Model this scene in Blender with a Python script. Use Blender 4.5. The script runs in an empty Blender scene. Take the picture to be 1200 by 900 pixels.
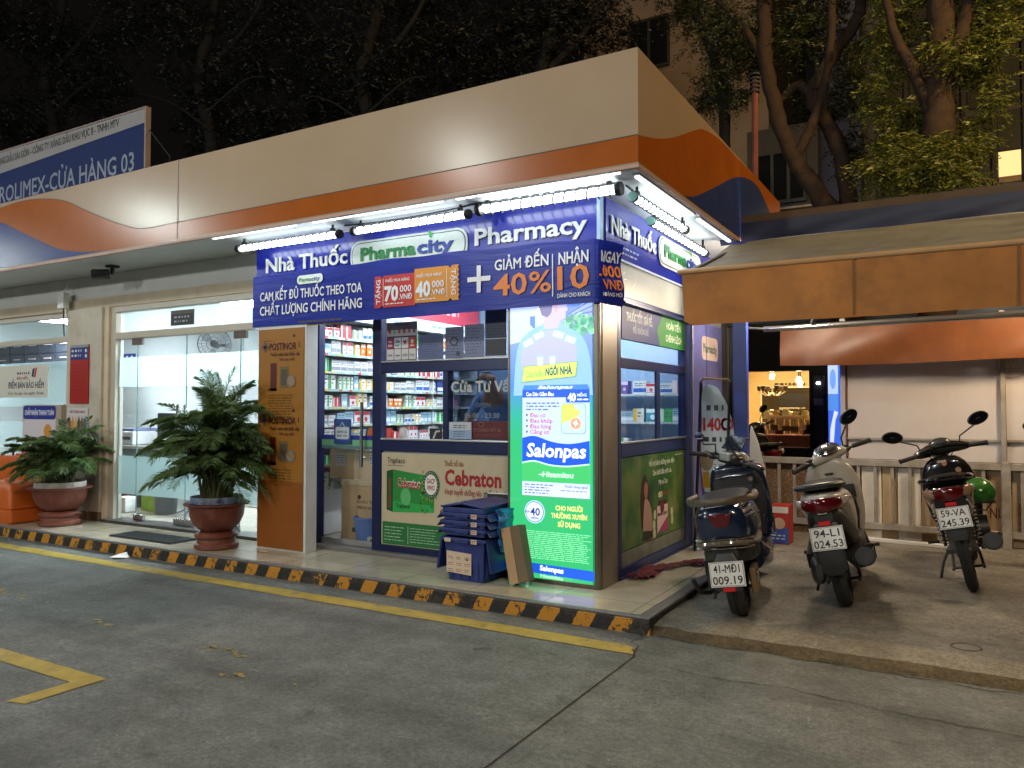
import bpy, math, random
import numpy as np
from mathutils import Vector, Matrix, noise
random.seed(7); RNG = np.random.default_rng(11)
SC = bpy.context.scene; COL = SC.collection
rad = math.radians; PI = math.pi

# ------------------------------------------------------------------ camera
cam = bpy.data.cameras.new('camera'); co = bpy.data.objects.new('camera', cam); COL.objects.link(co)
cam.sensor_width = 36.0; cam.lens = 914.0/1200*36; cam.clip_start = .05; cam.clip_end = 600
co.location = (0, 0, 1.37); co.rotation_euler = (rad(91.75), 0, rad(30.2))
SC.camera = co
# ------------------------------------------------------------------ night sky
w = bpy.data.worlds.new('World'); SC.world = w; w.use_nodes = True
nt = w.node_tree; nt.nodes.clear()
out = nt.nodes.new('ShaderNodeOutputWorld'); bg = nt.nodes.new('ShaderNodeBackground')
sky = nt.nodes.new('ShaderNodeTexSky'); sky.sky_type = 'NISHITA'; sky.sun_disc = False
sky.sun_elevation = rad(-4); sky.sun_rotation = rad(200)
mx = nt.nodes.new('ShaderNodeMix'); mx.data_type = 'RGBA'; mx.blend_type = 'ADD'; mx.inputs[0].default_value = 1.0
sc_ = nt.nodes.new('ShaderNodeVectorMath'); sc_.operation = 'SCALE'; sc_.inputs[3].default_value = .004
nt.links.new(sky.outputs[0], sc_.inputs[0]); nt.links.new(sc_.outputs[0], mx.inputs[6])
mx.inputs[7].default_value = (.0034, .0030, .0028, 1)          # city glow of a hazy night sky
nt.links.new(mx.outputs[2], bg.inputs[0]); bg.inputs[1].default_value = 1.0
nt.links.new(bg.outputs[0], out.inputs[0])
# ------------------------------------------------------------------ lamps of the forecourt and the street, added fill lights
def lamp(name, loc, power, color, size=.6, target=None, kind='AREA', spread=180):
    l = bpy.data.lights.new(name, kind); l.energy = power; l.color = color
    if kind == 'AREA': l.shape = 'RECTANGLE'; l.spread = rad(spread); l.size = size; l.size_y = size
    else: l.shadow_soft_size = size
    o = bpy.data.objects.new(name, l); COL.objects.link(o); o.location = loc
    if target is not None:
        o.rotation_euler = (Vector(target)-Vector(loc)).to_track_quat('-Z', 'Y').to_euler()
    return o
COOL = (.90, 1.0, .97); WARM = (1.0, .62, .30); AMBER = (1.0, .50, .17)
for x_, pw in ((-18.7, 230), (-12.2, 300), (-5.7, 270), (.8, 170)):      # row of lamps under the station's pump canopy
    lamp('forecourt_or_fill', (x_, 0.3, 4.64), pw, COOL if x_ < -7 else (.97, 1.0, .94), .20, kind='POINT')
for x_, pw in ((-10.5, 1100), (-4.0, 950)):
    lamp('forecourt_or_fill', (x_, -9.5, 4.4), pw, (.95, 1.0, .96), .25, kind='POINT')  # added fill lights, reach wall and soffit below the fascia
lamp('street_or_fill', (3.6, -4.5, 7.6), 270, (1.0, .72, .44), .5, (-1.0, 5.0, 2.0))
lamp('street_or_fill', (4.4, 7.5, 9.4), 720, (1.0, .64, .24), .5, (-.2, 13.5, 5.8))
lamp('street_or_fill', (-3.2, 14.5, 15.5), 110, (1.0, .68, .40), .5, (-7.4, 22, 10.5))  # added fill light out of view, brightens the beige tower
lamp('awning_fill', (-1.30, 7.05, 2.32), 80, (1.0, .84, .64), .12, kind='POINT')  # added unseen fill light, brightens screens and fence under the awning
lamp('awning_fill', (.9, 7.6, 2.34), 105, (1.0, .74, .46), .12, kind='POINT')  # second unseen fill, added to lift the screens and boards
SC.render.engine = 'CYCLES'
SC.cycles.use_denoising = True
try: SC.cycles.denoiser = 'OPENIMAGEDENOISE'
except Exception: pass
SC.cycles.max_bounces = 7; SC.cycles.transparent_max_bounces = 12; SC.cycles.caustics_reflective = False; SC.cycles.caustics_refractive = False
SC.cycles.sample_clamp_indirect = 4.0
vs = SC.view_settings
SC.display_settings.display_device = 'sRGB'; vs.view_transform = 'Standard'; vs.look = 'None'; vs.exposure = 0.12; vs.gamma = 1; vs.use_curve_mapping = False

# ------------------------------------------------------------------ materials
def lin(c):
    if isinstance(c, str):
        c = [int(c[i:i+2], 16)/255 for i in (0, 2, 4)]
        c = [x/12.92 if x <= .04045 else ((x+.055)/1.055)**2.4 for x in c]
    return tuple(c[:3])
MATS = {}
def nodes(m):
    m.use_nodes = True; n = m.node_tree; n.nodes.clear()
    o = n.nodes.new('ShaderNodeOutputMaterial'); return n, o
def mat(name, color, rough=.5, metal=0, var=.12, scale=6., bump=0., bscale=60., emit=0., coat=0., dirt=0., dirtcol=(.03, .025, .02), dscale=3., spec=.5):
    """one Principled material: base colour varied by noise, optional stains and bump"""
    if name in MATS: return MATS[name]
    m = bpy.data.materials.new(name); n, o = nodes(m); L = n.links
    p = n.nodes.new('ShaderNodeBsdfPrincipled'); L.new(p.outputs[0], o.inputs[0])
    c = lin(color)
    p.inputs['Roughness'].default_value = rough; p.inputs['Metallic'].default_value = metal
    p.inputs['Specular IOR Level'].default_value = spec; p.inputs['Coat Weight'].default_value = coat
    tc = n.nodes.new('ShaderNodeTexCoord')
    last = None
    if var > 0:
        t = n.nodes.new('ShaderNodeTexNoise'); t.inputs['Scale'].default_value = scale; t.inputs['Detail'].default_value = 5; t.inputs['Roughness'].default_value = .6
        L.new(tc.outputs['Object'], t.inputs['Vector'])
        r = n.nodes.new('ShaderNodeValToRGB'); r.color_ramp.elements[0].position = .3; r.color_ramp.elements[1].position = .7
        r.color_ramp.elements[0].color = tuple(x*(1-var) for x in c)+(1,); r.color_ramp.elements[1].color = tuple(min(1, x*(1+var)) for x in c)+(1,)
        L.new(t.outputs['Fac'], r.inputs['Fac']); last = r.outputs['Color']
    if dirt > 0:
        t = n.nodes.new('ShaderNodeTexNoise'); t.inputs['Scale'].default_value = dscale; t.inputs['Detail'].default_value = 8; t.inputs['Roughness'].default_value = .7
        L.new(tc.outputs['Object'], t.inputs['Vector'])
        r = n.nodes.new('ShaderNodeValToRGB'); r.color_ramp.elements[0].position = .5; r.color_ramp.elements[1].position = .72
        r.color_ramp.elements[0].color = (0, 0, 0, 1); r.color_ramp.elements[1].color = (dirt,)*3+(1,)
        L.new(t.outputs['Fac'], r.inputs['Fac'])
        k = n.nodes.new('ShaderNodeMix'); k.data_type = 'RGBA'; L.new(r.outputs['Color'], k.inputs[0])
        if last: L.new(last, k.inputs[6])
        else: k.inputs[6].default_value = c+(1,)
        k.inputs[7].default_value = tuple(dirtcol)+(1,); last = k.outputs[2]
    if last: L.new(last, p.inputs['Base Color'])
    else: p.inputs['Base Color'].default_value = c+(1,)
    if emit > 0:
        if last: L.new(last, p.inputs['Emission Color'])
        else: p.inputs['Emission Color'].default_value = c+(1,)
        p.inputs['Emission Strength'].default_value = emit
    if bump > 0:
        t = n.nodes.new('ShaderNodeTexNoise'); t.inputs['Scale'].default_value = bscale; t.inputs['Detail'].default_value = 6
        L.new(tc.outputs['Object'], t.inputs['Vector'])
        b = n.nodes.new('ShaderNodeBump'); b.inputs['Strength'].default_value = bump; b.inputs['Distance'].default_value = .01
        L.new(t.outputs['Fac'], b.inputs['Height']); L.new(b.outputs[0], p.inputs['Normal'])
    MATS[name] = m; return m
def glass(name, tint=(1, 1, 1), refl=.06, rough=.02, opaq=0., opcol=(.8, .9, .95)):
    """thin pane: clear + mirror by facing, optional film that scatters"""
    if name in MATS: return MATS[name]
    m = bpy.data.materials.new(name); n, o = nodes(m); L = n.links
    t = n.nodes.new('ShaderNodeBsdfTransparent'); t.inputs[0].default_value = tuple(tint)+(1,)
    g = n.nodes.new('ShaderNodeBsdfGlossy'); g.inputs['Roughness'].default_value = rough; g.inputs[0].default_value = (1, 1, 1, 1)
    f = n.nodes.new('ShaderNodeLayerWeight'); f.inputs[0].default_value = .35
    a = n.nodes.new('ShaderNodeMath'); a.operation = 'MULTIPLY_ADD'; a.inputs[1].default_value = .5; a.inputs[2].default_value = refl; a.use_clamp = True
    L.new(f.outputs['Fresnel'], a.inputs[0])
    base = t.outputs[0]
    if opaq > 0:
        d = n.nodes.new('ShaderNodeBsdfTranslucent'); d.inputs[0].default_value = tuple(opcol)+(1,)
        d2 = n.nodes.new('ShaderNodeBsdfDiffuse'); d2.inputs[0].default_value = tuple(opcol)+(1,)
        k0 = n.nodes.new('ShaderNodeMixShader'); k0.inputs[0].default_value = .3; L.new(d.outputs[0], k0.inputs[1]); L.new(d2.outputs[0], k0.inputs[2])
        k = n.nodes.new('ShaderNodeMixShader'); k.inputs[0].default_value = opaq; L.new(base, k.inputs[1]); L.new(k0.outputs[0], k.inputs[2]); base = k.outputs[0]
    x = n.nodes.new('ShaderNodeMixShader'); L.new(a.outputs[0], x.inputs[0]); L.new(base, x.inputs[1]); L.new(g.outputs[0], x.inputs[2])
    L.new(x.outputs[0], o.inputs[0]); MATS[name] = m; return m
def glow(name, color, strength):
    if name in MATS: return MATS[name]
    m = bpy.data.materials.new(name); n, o = nodes(m)
    e = n.nodes.new('ShaderNodeEmission'); e.inputs[0].default_value = lin(color)+(1,); e.inputs[1].default_value = strength
    n.links.new(e.outputs[0], o.inputs[0]); MATS[name] = m; return m
def vinyl(c, rough=.45): return mat('vinyl_'+(c if isinstance(c, str) else '%02x%02x%02x' % tuple(int(x*255) for x in c)), c, rough, var=0)
def lit(c, s=1.): return mat('backlit_%s_%d' % (c, s*100), c, .3, var=0, emit=s)

# ------------------------------------------------------------------ mesh builder
_T = {}
def raw_text(s, off, shear, spacing, res=2):
    c = bpy.data.curves.new('t', 'FONT'); c.body = s; c.offset = off; c.shear = shear; c.space_character = spacing; c.resolution_u = res
    o = bpy.data.objects.new('t', c); COL.objects.link(o)
    bpy.context.view_layer.update()
    me = o.evaluated_get(bpy.context.evaluated_depsgraph_get()).to_mesh()
    v = [(q.co.x, q.co.y, 0.) for q in me.vertices]; f = [tuple(p.vertices) for p in me.polygons]
    bpy.data.objects.remove(o); bpy.data.curves.remove(c)
    return v, f
def text_mesh(s, off=0., shear=0., spacing=1.):
    """flat lettering; the outline offset breaks the glyph M, so an M is thickened by shifted copies instead"""
    k = (s, off, shear, spacing)
    if k in _T: return _T[k]
    off = max(off, .004)
    if 'M' not in s: _T[k] = raw_text(s, off, shear, spacing); return _T[k]
    V, F = [], []; i = 0; wH = max(p[0] for p in raw_text('H', off, 0, spacing)[0])
    while i < len(s):
        j = i+1
        if s[i] != 'M':
            while j < len(s) and s[j] != 'M': j += 1
        x0 = 0 if i == 0 else max(p[0] for p in raw_text(s[:i]+'H', 0, 0, spacing)[0])-wH+off
        v, f = raw_text(s[i:j], 0 if s[i] == 'M' else off, shear, spacing)
        for n_, (dx, dy) in enumerate(((0, 0), (off, 0), (-off, 0), (0, off*.8), (0, -off*.8)) if s[i] == 'M' else ((0, 0),)):
            b_ = len(V); V += [(x+x0+dx, y+dy, .07*n_) for x, y, z in v]; F += [tuple(b_+q for q in t) for t in f]
        i = j
    _T[k] = (V, F); return _T[k]
def frame_of(d):
    d = Vector(d).normalized(); a = Vector((0, 0, 1)) if abs(d.z) < .95 else Vector((1, 0, 0))
    u = d.cross(a).normalized(); return u, d.cross(u).normalized()
class MB:
    def __init__(s): s.v = []; s.f = []; s.mi = []; s.sm = []; s.mats = []; s.xf = None
    def m(s, mt):
        if mt not in s.mats: s.mats.append(mt)
        return s.mats.index(mt)
    def add(s, vs, fs, mt, smooth=False):
        b = len(s.v); i = s.m(mt)
        if s.xf is not None: vs = [s.xf @ Vector(p) for p in vs]
        s.v += [tuple(p) for p in vs]
        for f in fs: s.f.append(tuple(b+k for k in f)); s.mi.append(i); s.sm.append(smooth)
        return s
    def box(s, a, b, mt):
        x0, y0, z0 = [min(p, q) for p, q in zip(a, b)]; x1, y1, z1 = [max(p, q) for p, q in zip(a, b)]
        return s.add([(x0,y0,z0),(x1,y0,z0),(x1,y1,z0),(x0,y1,z0),(x0,y0,z1),(x1,y0,z1),(x1,y1,z1),(x0,y1,z1)],
                     [(0,3,2,1),(4,5,6,7),(0,1,5,4),(1,2,6,5),(2,3,7,6),(3,0,4,7)], mt)
    def bar(s, p, q, w, h, mt, up=(0,0,1)):
        p = Vector(p); q = Vector(q); d = (q-p).normalized(); u = d.cross(Vector(up)).normalized(); n = u.cross(d)
        V = [e+u*(a*w/2)+n*(b*h/2) for e in (p, q) for a, b in ((-1,-1),(1,-1),(1,1),(-1,1))]
        return s.add(V, [(0,3,2,1)[::-1],(4,5,6,7)[::-1],(0,1,5,4)[::-1],(1,2,6,5)[::-1],(2,3,7,6)[::-1],(3,0,4,7)[::-1]], mt)
    def quad(s, pts, mt): return s.add(pts, [tuple(range(len(pts)))], mt)
    def cyl(s, p, q, r, mt, r1=None, n=14, smooth=True):
        p = Vector(p); q = Vector(q); u, v = frame_of(q-p); r1 = r if r1 is None else r1
        V = [e+(u*math.cos(2*PI*i/n)+v*math.sin(2*PI*i/n))*k for e, k in ((p, r), (q, r1)) for i in range(n)]
        s.add(V, [(i, (i+1)%n, n+(i+1)%n, n+i) for i in range(n)], mt, smooth)
        b = len(s.v)-2*n; i = s.m(mt)
        for f in (tuple(b+k for k in range(n))[::-1], tuple(b+n+k for k in range(n))): s.f.append(f); s.mi.append(i); s.sm.append(False)
        return s
    def tube(s, pts, r, mt, n=8, close=False):
        P = [Vector(p) for p in pts]; R = r if isinstance(r, (list, tuple)) else [r]*len(P)
        V = []; u = None
        for i, p in enumerate(P):
            d = (P[min(i+1, len(P)-1)]-P[max(i-1, 0)])
            if close: d = P[(i+1) % len(P)]-P[i-1]
            d = d.normalized() if d.length > 1e-9 else Vector((0,0,1))
            if u is None: u, _ = frame_of(d)
            u = (u-d*u.dot(d)).normalized(); v = d.cross(u)
            V += [p+(u*math.cos(2*PI*k/n)+v*math.sin(2*PI*k/n))*R[i] for k in range(n)]
        F = []; N = len(P)
        for i in range(N if close else N-1):
            j = (i+1) % N
            F += [(i*n+k, i*n+(k+1)%n, j*n+(k+1)%n, j*n+k) for k in range(n)]
        if not close: F += [tuple(range(n))[::-1], tuple((N-1)*n+k for k in range(n))]
        return s.add(V, F, mt, True)
    def lathe(s, prof, c, mt, n=24, axis=(0,0,1), smooth=True, cap=False):
        u, v = frame_of(axis); a = Vector(axis).normalized(); c = Vector(c)
        V = [c+a*z+(u*math.cos(2*PI*i/n)+v*math.sin(2*PI*i/n))*r for r, z in prof for i in range(n)]
        F = [(j*n+i, j*n+(i+1)%n, (j+1)*n+(i+1)%n, (j+1)*n+i) for j in range(len(prof)-1) for i in range(n)]
        if cap: F += [tuple(range(n))[::-1], tuple((len(prof)-1)*n+k for k in range(n))]
        return s.add(V, F, mt, smooth)
    def ell(s, c, r, mt, n=16, k=10, M=None, lo=0., hi=1.):
        V = []
        for j in range(k+1):
            t = PI*(lo+(hi-lo)*j/k)
            for i in range(n):
                p = Vector((math.sin(t)*math.cos(2*PI*i/n)*r[0], math.sin(t)*math.sin(2*PI*i/n)*r[1], math.cos(t)*r[2]))
                V.append((M @ p if M else p)+Vector(c))
        return s.add(V, [(j*n+i, (j+1)*n+i, (j+1)*n+(i+1)%n, j*n+(i+1)%n) for j in range(k) for i in range(n)], mt, True)
    def rings(s, R, mt, cap=True, smooth=True):
        n = len(R[0]); V = [p for r in R for p in r]
        F = [(j*n+i, j*n+(i+1)%n, (j+1)*n+(i+1)%n, (j+1)*n+i) for j in range(len(R)-1) for i in range(n)]
        if cap: F += [tuple(range(n))[::-1], tuple((len(R)-1)*n+k for k in range(n))]
        return s.add(V, F, mt, smooth)
    def loft(s, secs, mt, n=20, axis='y', cap=True):
        """superellipse sections (t, c1, c2, h1, h2, power) strung along an axis"""
        R = []
        for t, a, b, ha, hb, e in secs:
            r = []
            for i in range(n):
                q = 2*PI*i/n; cs, sn = math.cos(q), math.sin(q)
                x = a+ha*math.copysign(abs(cs)**(2/e), cs); y = b+hb*math.copysign(abs(sn)**(2/e), sn)
                r.append({'y': (x, t, y), 'x': (t, x, y), 'z': (x, y, t)}[axis])
            R.append(r)
        return s.rings(R, mt, cap)
    def prism(s, poly, o, ux, uy, depth, mt):
        o = Vector(o); ux = Vector(ux); uy = Vector(uy); n = ux.cross(uy).normalized()*depth; k = len(poly)
        V = [o+ux*a+uy*b for a, b in poly]; V += [p-n for p in V]
        return s.add(V, [tuple(range(k)), tuple(range(k, 2*k))[::-1]]+[(i, k+i, k+(i+1)%k, (i+1)%k) for i in range(k)], mt)
    def build(s, name, parent=None, local=False, bevel=0., sharp=35, sub=0):
        me = bpy.data.meshes.new(name); me.from_pydata(s.v, [], s.f)
        off = Vector((0, 0, 0))
        if not local:
            if parent is not None:
                q = parent
                while q is not None: off += q.location; q = q.parent
            elif s.v:
                a = np.array(s.v); off = Vector(((a[:,0].min()+a[:,0].max())/2, (a[:,1].min()+a[:,1].max())/2, a[:,2].min()))
        if off.length: me.transform(Matrix.Translation(-off))
        for mt in s.mats: me.materials.append(mt)
        me.polygons.foreach_set('material_index', s.mi); me.polygons.foreach_set('use_smooth', s.sm)
        if any(s.sm): me.set_sharp_from_angle(angle=rad(sharp))
        me.update()
        o = bpy.data.objects.new(name, me); COL.objects.link(o)
        if parent is not None: o.parent = parent
        elif not local: o.location = off
        if sub:
            q = o.modifiers.new('s', 'SUBSURF'); q.levels = sub; q.render_levels = sub
        if bevel:
            b = o.modifiers.new('b', 'BEVEL'); b.width = bevel; b.segments = 2; b.limit_method = 'ANGLE'; b.angle_limit = rad(40)
        return o
def tag(o, label, cat, group=None):
    o['label'] = label; o['category'] = cat
    if group: o['group'] = group
    return o
def thing(name, label, cat, loc=(0,0,0), rot=(0,0,0), group=None):
    o = bpy.data.objects.new(name, None); COL.objects.link(o); o.location = loc; o.rotation_euler = rot; o.empty_display_size = .1
    return tag(o, label, cat, group)
def kind(o, k='structure'): o['kind'] = k; return o
def copy_tree(o, parent=None):
    c = o.copy(); COL.objects.link(c); c.parent = parent
    for ch in list(o.children): copy_tree(ch, c)
    return c

class Canvas:
    """flat print: layers of shapes and lettering on a plane (u right, v up, normal towards the viewer)"""
    def __init__(s, o, ux, uy, step=.0015, mb=None):
        s.o = Vector(o); s.ux = Vector(ux).normalized(); s.uy = Vector(uy).normalized(); s.n = s.ux.cross(s.uy).normalized()
        s.mb = mb or MB(); s.step = step; s.k = 0
    def P(s, a, b, l): return s.o+s.ux*a+s.uy*b+s.n*(s.step*l)
    def nx(s): s.k += 1; return s.k
    def poly(s, pts, mt, l=None):
        l = s.nx() if l is None else l
        s.mb.quad([s.P(a, b, l) for a, b in pts], mt); return s
    def rect(s, a0, b0, a1, b1, mt, l=None): return s.poly([(a0,b0),(a1,b0),(a1,b1),(a0,b1)], mt, l)
    def rrect(s, a0, b0, a1, b1, r, mt, l=None, n=5):
        pts = []
        for cx, cy, q in ((a1-r, b0+r, -.5), (a1-r, b1-r, 0), (a0+r, b1-r, .5), (a0+r, b0+r, 1)):
            pts += [(cx+r*math.cos(PI*(q+.5*i/n)), cy+r*math.sin(PI*(q+.5*i/n))) for i in range(n+1)]
        return s.poly(pts, mt, l)
    def disc(s, a, b, r, mt, l=None, ry=None, n=28):
        ry = r if ry is None else ry
        return s.poly([(a+r*math.cos(2*PI*i/n), b+ry*math.sin(2*PI*i/n)) for i in range(n)], mt, l)
    def text(s, t, a, b, h, mt, w=None, l=None, bold=0., shear=0., rot=0., align='l', spacing=1.):
        """lettering: baseline start (a, b), capital height h, squeezed or stretched to width w"""
        l = s.nx() if l is None else l
        V, F = text_mesh(t, bold, shear, spacing)
        if not V: return s
        x0 = min(p[0] for p in V); x1 = max(p[0] for p in V)
        ky = h/.70; kx = ky if w is None else w/(x1-x0)
        W = (x1-x0)*kx; sh = {'l': 0, 'c': -W/2, 'r': -W}[align]
        c, q = math.cos(rot), math.sin(rot); out = []
        for x, y, dl in V:
            X = (x-x0)*kx+sh; Y = y*ky
            out.append(s.P(a+X*c-Y*q, b+X*q+Y*c, l+dl))
        s.mb.add(out, F, mt); return s
    def lines(s, a0, b0, a1, b1, n, mt, fill=.45, l=None, seed=1, ragged=.25):
        """print too fine to read: rows of short dashes"""
        l = s.nx() if l is None else l; r = random.Random(seed); dy = (b1-b0)/n
        for i in range(n):
            y = b1-(i+.5)*dy; x = a0; end = a1-(a1-a0)*r.random()*ragged
            while x < end:
                wd = min(end-x, r.uniform(.02, .09)*(1 if a1-a0 > .3 else .5)); s.rect(x, y-dy*fill/2, x+wd, y+dy*fill/2, mt, l); x += wd+dy*.5
        return s
# =================================================================== THE SETTING
def concrete(name, a, b, stain, rough=.72, warm=0.):
    m = bpy.data.materials.new(name); n, o = nodes(m); L = n.links
    p = n.nodes.new('ShaderNodeBsdfPrincipled'); L.new(p.outputs[0], o.inputs[0]); p.inputs['Specular IOR Level'].default_value = .35
    tc = n.nodes.new('ShaderNodeTexCoord')
    def noi(scale, det=6, ro=.65, vec=None):
        t = n.nodes.new('ShaderNodeTexNoise'); t.inputs['Scale'].default_value = scale; t.inputs['Detail'].default_value = det; t.inputs['Roughness'].default_value = ro
        L.new(vec or tc.outputs['Object'], t.inputs['Vector']); return t.outputs['Fac']
    def ramp(f, p0, c0, p1, c1):
        r = n.nodes.new('ShaderNodeValToRGB'); r.color_ramp.elements[0].position = p0; r.color_ramp.elements[1].position = p1
        r.color_ramp.elements[0].color = tuple(c0)+(1,); r.color_ramp.elements[1].color = tuple(c1)+(1,); L.new(f, r.inputs['Fac']); return r.outputs['Color']
    def mix(f, c0, c1, bt='MIX', v=None):
        k = n.nodes.new('ShaderNodeMix'); k.data_type = 'RGBA'; k.blend_type = bt
        if v is None: L.new(f, k.inputs[0])
        else: k.inputs[0].default_value = v
        L.new(c0, k.inputs[6]); 
        if isinstance(c1, tuple): k.inputs[7].default_value = c1+(1,)
        else: L.new(c1, k.inputs[7])
        return k.outputs[2]
    base = ramp(noi(1.1, 8), .32, a, .68, b)
    fine = ramp(noi(38, 8, .8), .36, (.50,)*3, .66, (1.30,)*3)
    c = mix(None, base, fine, 'MULTIPLY', .9)
    grain = ramp(noi(150, 4, .7), .40, (.55,)*3, .62, (1.25,)*3)
    c = mix(None, c, grain, 'MULTIPLY', .55)
    blot = ramp(noi(2.6, 4, .5), .60, (1,)*3, .72, (.72, .71, .69)); c = mix(None, c, blot, 'MULTIPLY', .8)
    oil = ramp(noi(5.2, 3, .45), .69, (1,)*3, .75, (.5, .49, .47)); c = mix(None, c, oil, 'MULTIPLY', .8)
    mpv = n.nodes.new('ShaderNodeMapping'); mpv.inputs['Scale'].default_value = (1.2, 26, 1); mpv.inputs['Rotation'].default_value = (0, 0, .5); L.new(tc.outputs['Object'], mpv.inputs[0])
    scr = ramp(noi(3.5, 3, .5, mpv.outputs[0]), .66, (1,)*3, .74, (1.22,)*3); c = mix(None, c, scr, 'MULTIPLY', .6)
    mid = ramp(noi(6, 9, .75), .40, (.74,)*3, .62, (1.12,)*3)
    c = mix(None, c, mid, 'MULTIPLY', .8)
    big = ramp(noi(.45, 5, .6), .54, (0,)*3, .72, (.45,)*3)
    c = mix(big, c, stain)
    # light scuffs and specks
    v = n.nodes.new('ShaderNodeTexVoronoi'); v.inputs['Scale'].default_value = 22; L.new(tc.outputs['Object'], v.inputs['Vector'])
    sp = ramp(v.outputs['Distance'], .05, (.8,)*3, .11, (0,)*3)
    gate = ramp(noi(2.2, 3), .52, (0,)*3, .6, (1,)*3)
    g = n.nodes.new('ShaderNodeMath'); g.operation = 'MULTIPLY'; L.new(sp, g.inputs[0]); L.new(gate, g.inputs[1])
    c = mix(g.outputs[0], c, tuple(min(1, x*2.1) for x in b))
    v2 = n.nodes.new('ShaderNodeTexVoronoi'); v2.inputs['Scale'].default_value = 9; L.new(tc.outputs['Object'], v2.inputs['Vector'])
    sp2 = ramp(v2.outputs['Distance'], .03, (.7,)*3, .10, (0,)*3)
    c = mix(sp2, c, tuple(x*.35 for x in a))
    mt_ = n.nodes.new('ShaderNodeMapping'); mt_.inputs['Scale'].default_value = (.10, 1.5, 1); L.new(tc.outputs['Object'], mt_.inputs[0])
    trk = ramp(noi(1.6, 4, .55, mt_.outputs[0]), .50, (1,)*3, .66, (.74, .73, .72)); c = mix(None, c, trk, 'MULTIPLY', .8)
    L.new(c, p.inputs['Base Color'])
    L.new(ramp(noi(1.7, 6), .35, (rough-.17,)*3, .65, (rough+.1,)*3), p.inputs['Roughness'])
    bb = n.nodes.new('ShaderNodeBump'); bb.inputs['Strength'].default_value = .7; bb.inputs['Distance'].default_value = .008
    h = n.nodes.new('ShaderNodeMath'); h.operation = 'ADD'; L.new(noi(55, 8, .75), h.inputs[0]); L.new(noi(9, 5), h.inputs[1])
    L.new(h.outputs[0], bb.inputs['Height']); L.new(bb.outputs[0], p.inputs['Normal'])
    return m
M_road = concrete('road_concrete', (.155, .169, .162), (.262, .282, .270), (.085, .092, .088))
M_park = concrete('parking_concrete', (.22, .20, .16), (.38, .345, .285), (.12, .095, .062), .75)
def worn_paint(name, col, under, scale=7, thr=.5, extra=None):
    m = mat(name, col, .6, var=.18, scale=9, dirt=1.0, dirtcol=under, dscale=scale, bump=.3, bscale=70)
    for nd in m.node_tree.nodes:
        if nd.type == 'VALTORGB' and abs(nd.color_ramp.elements[0].position-.5) < 1e-4:
            nd.color_ramp.elements[0].position = thr; nd.color_ramp.elements[1].position = thr+.1
    return m
M_yellow = worn_paint('yellow_road_paint', (.42, .31, .055), (.17, .16, .12), 6, .56)
M_faded = worn_paint('faded_road_paint', (.34, .26, .08), (.165, .16, .135), 13, .60)
M_dark = mat('joint_dark', (.022, .020, .018), .9, var=.3)

# ground: one sheet to the horizon
mb = MB()
xs = [-150, -60, -30, -16, -8, 0, 8, 20, 60, 150]; ys = [-150, -60, -20, -8, 0, 4, 12, 30, 70, 150]
V = [(x, y, 0) for y in ys for x in xs]; nxs = len(xs)
mb.add(V, [(j*nxs+i, j*nxs+i+1, (j+1)*nxs+i+1, (j+1)*nxs+i) for j in range(len(ys)-1) for i in range(nxs-1)], M_road)
kind(mb.build('ground', local=True))
# joints and cracks of the slab
def crack(name, pts, wd, z=.004):
    r = random.Random(len(pts)); mb = MB(); prev = None
    for i in range(len(pts)-1):
        a, b = Vector(pts[i]), Vector(pts[i+1]); L_ = (b-a).length; k = max(1, int(L_/.06))
        n = Vector((-(b-a).y, (b-a).x)).normalized()
        for j in range(k+(1 if i == len(pts)-2 else 0)):
            c = a+(b-a)*(j/k)+n*r.uniform(-1, 1)*wd*2.2; h = wd*r.uniform(.15, .6)
            cur = ((c+n*h).x, (c+n*h).y, z), ((c-n*h).x, (c-n*h).y, z)
            if prev: mb.quad([prev[0], prev[1], cur[1], cur[0]], M_dark)
            prev = cur
    return kind(mb.build(name, local=True))
mb = MB(); mb.quad([(-1.604, -6, .004), (-1.596, -6, .004), (-1.596, 4.09, .004), (-1.604, 4.09, .004)], M_dark); kind(mb.build('ground_joint', local=True))
crack('ground_crack', [(-1.60, 4.09), (-1.63, 4.22), (-1.70, 4.33), (-1.69, 4.45), (-1.73, 4.51)], .008)
crack('ground_crack', [(-1.50, 4.02), (-1.1, 3.97), (-.75, 4.0), (-.3, 3.93), (.2, 3.9), (.9, 3.86), (2.5, 3.8)], .007)
crack('ground_crack', [(-9.5, 3.10), (-8.4, 3.16), (-7.3, 3.2), (-6.3, 3.28)], .007)
crack('ground_crack', [(-4.9, 4.15), (-5.0, 3.7), (-5.4, 3.3)], .006)
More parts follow.
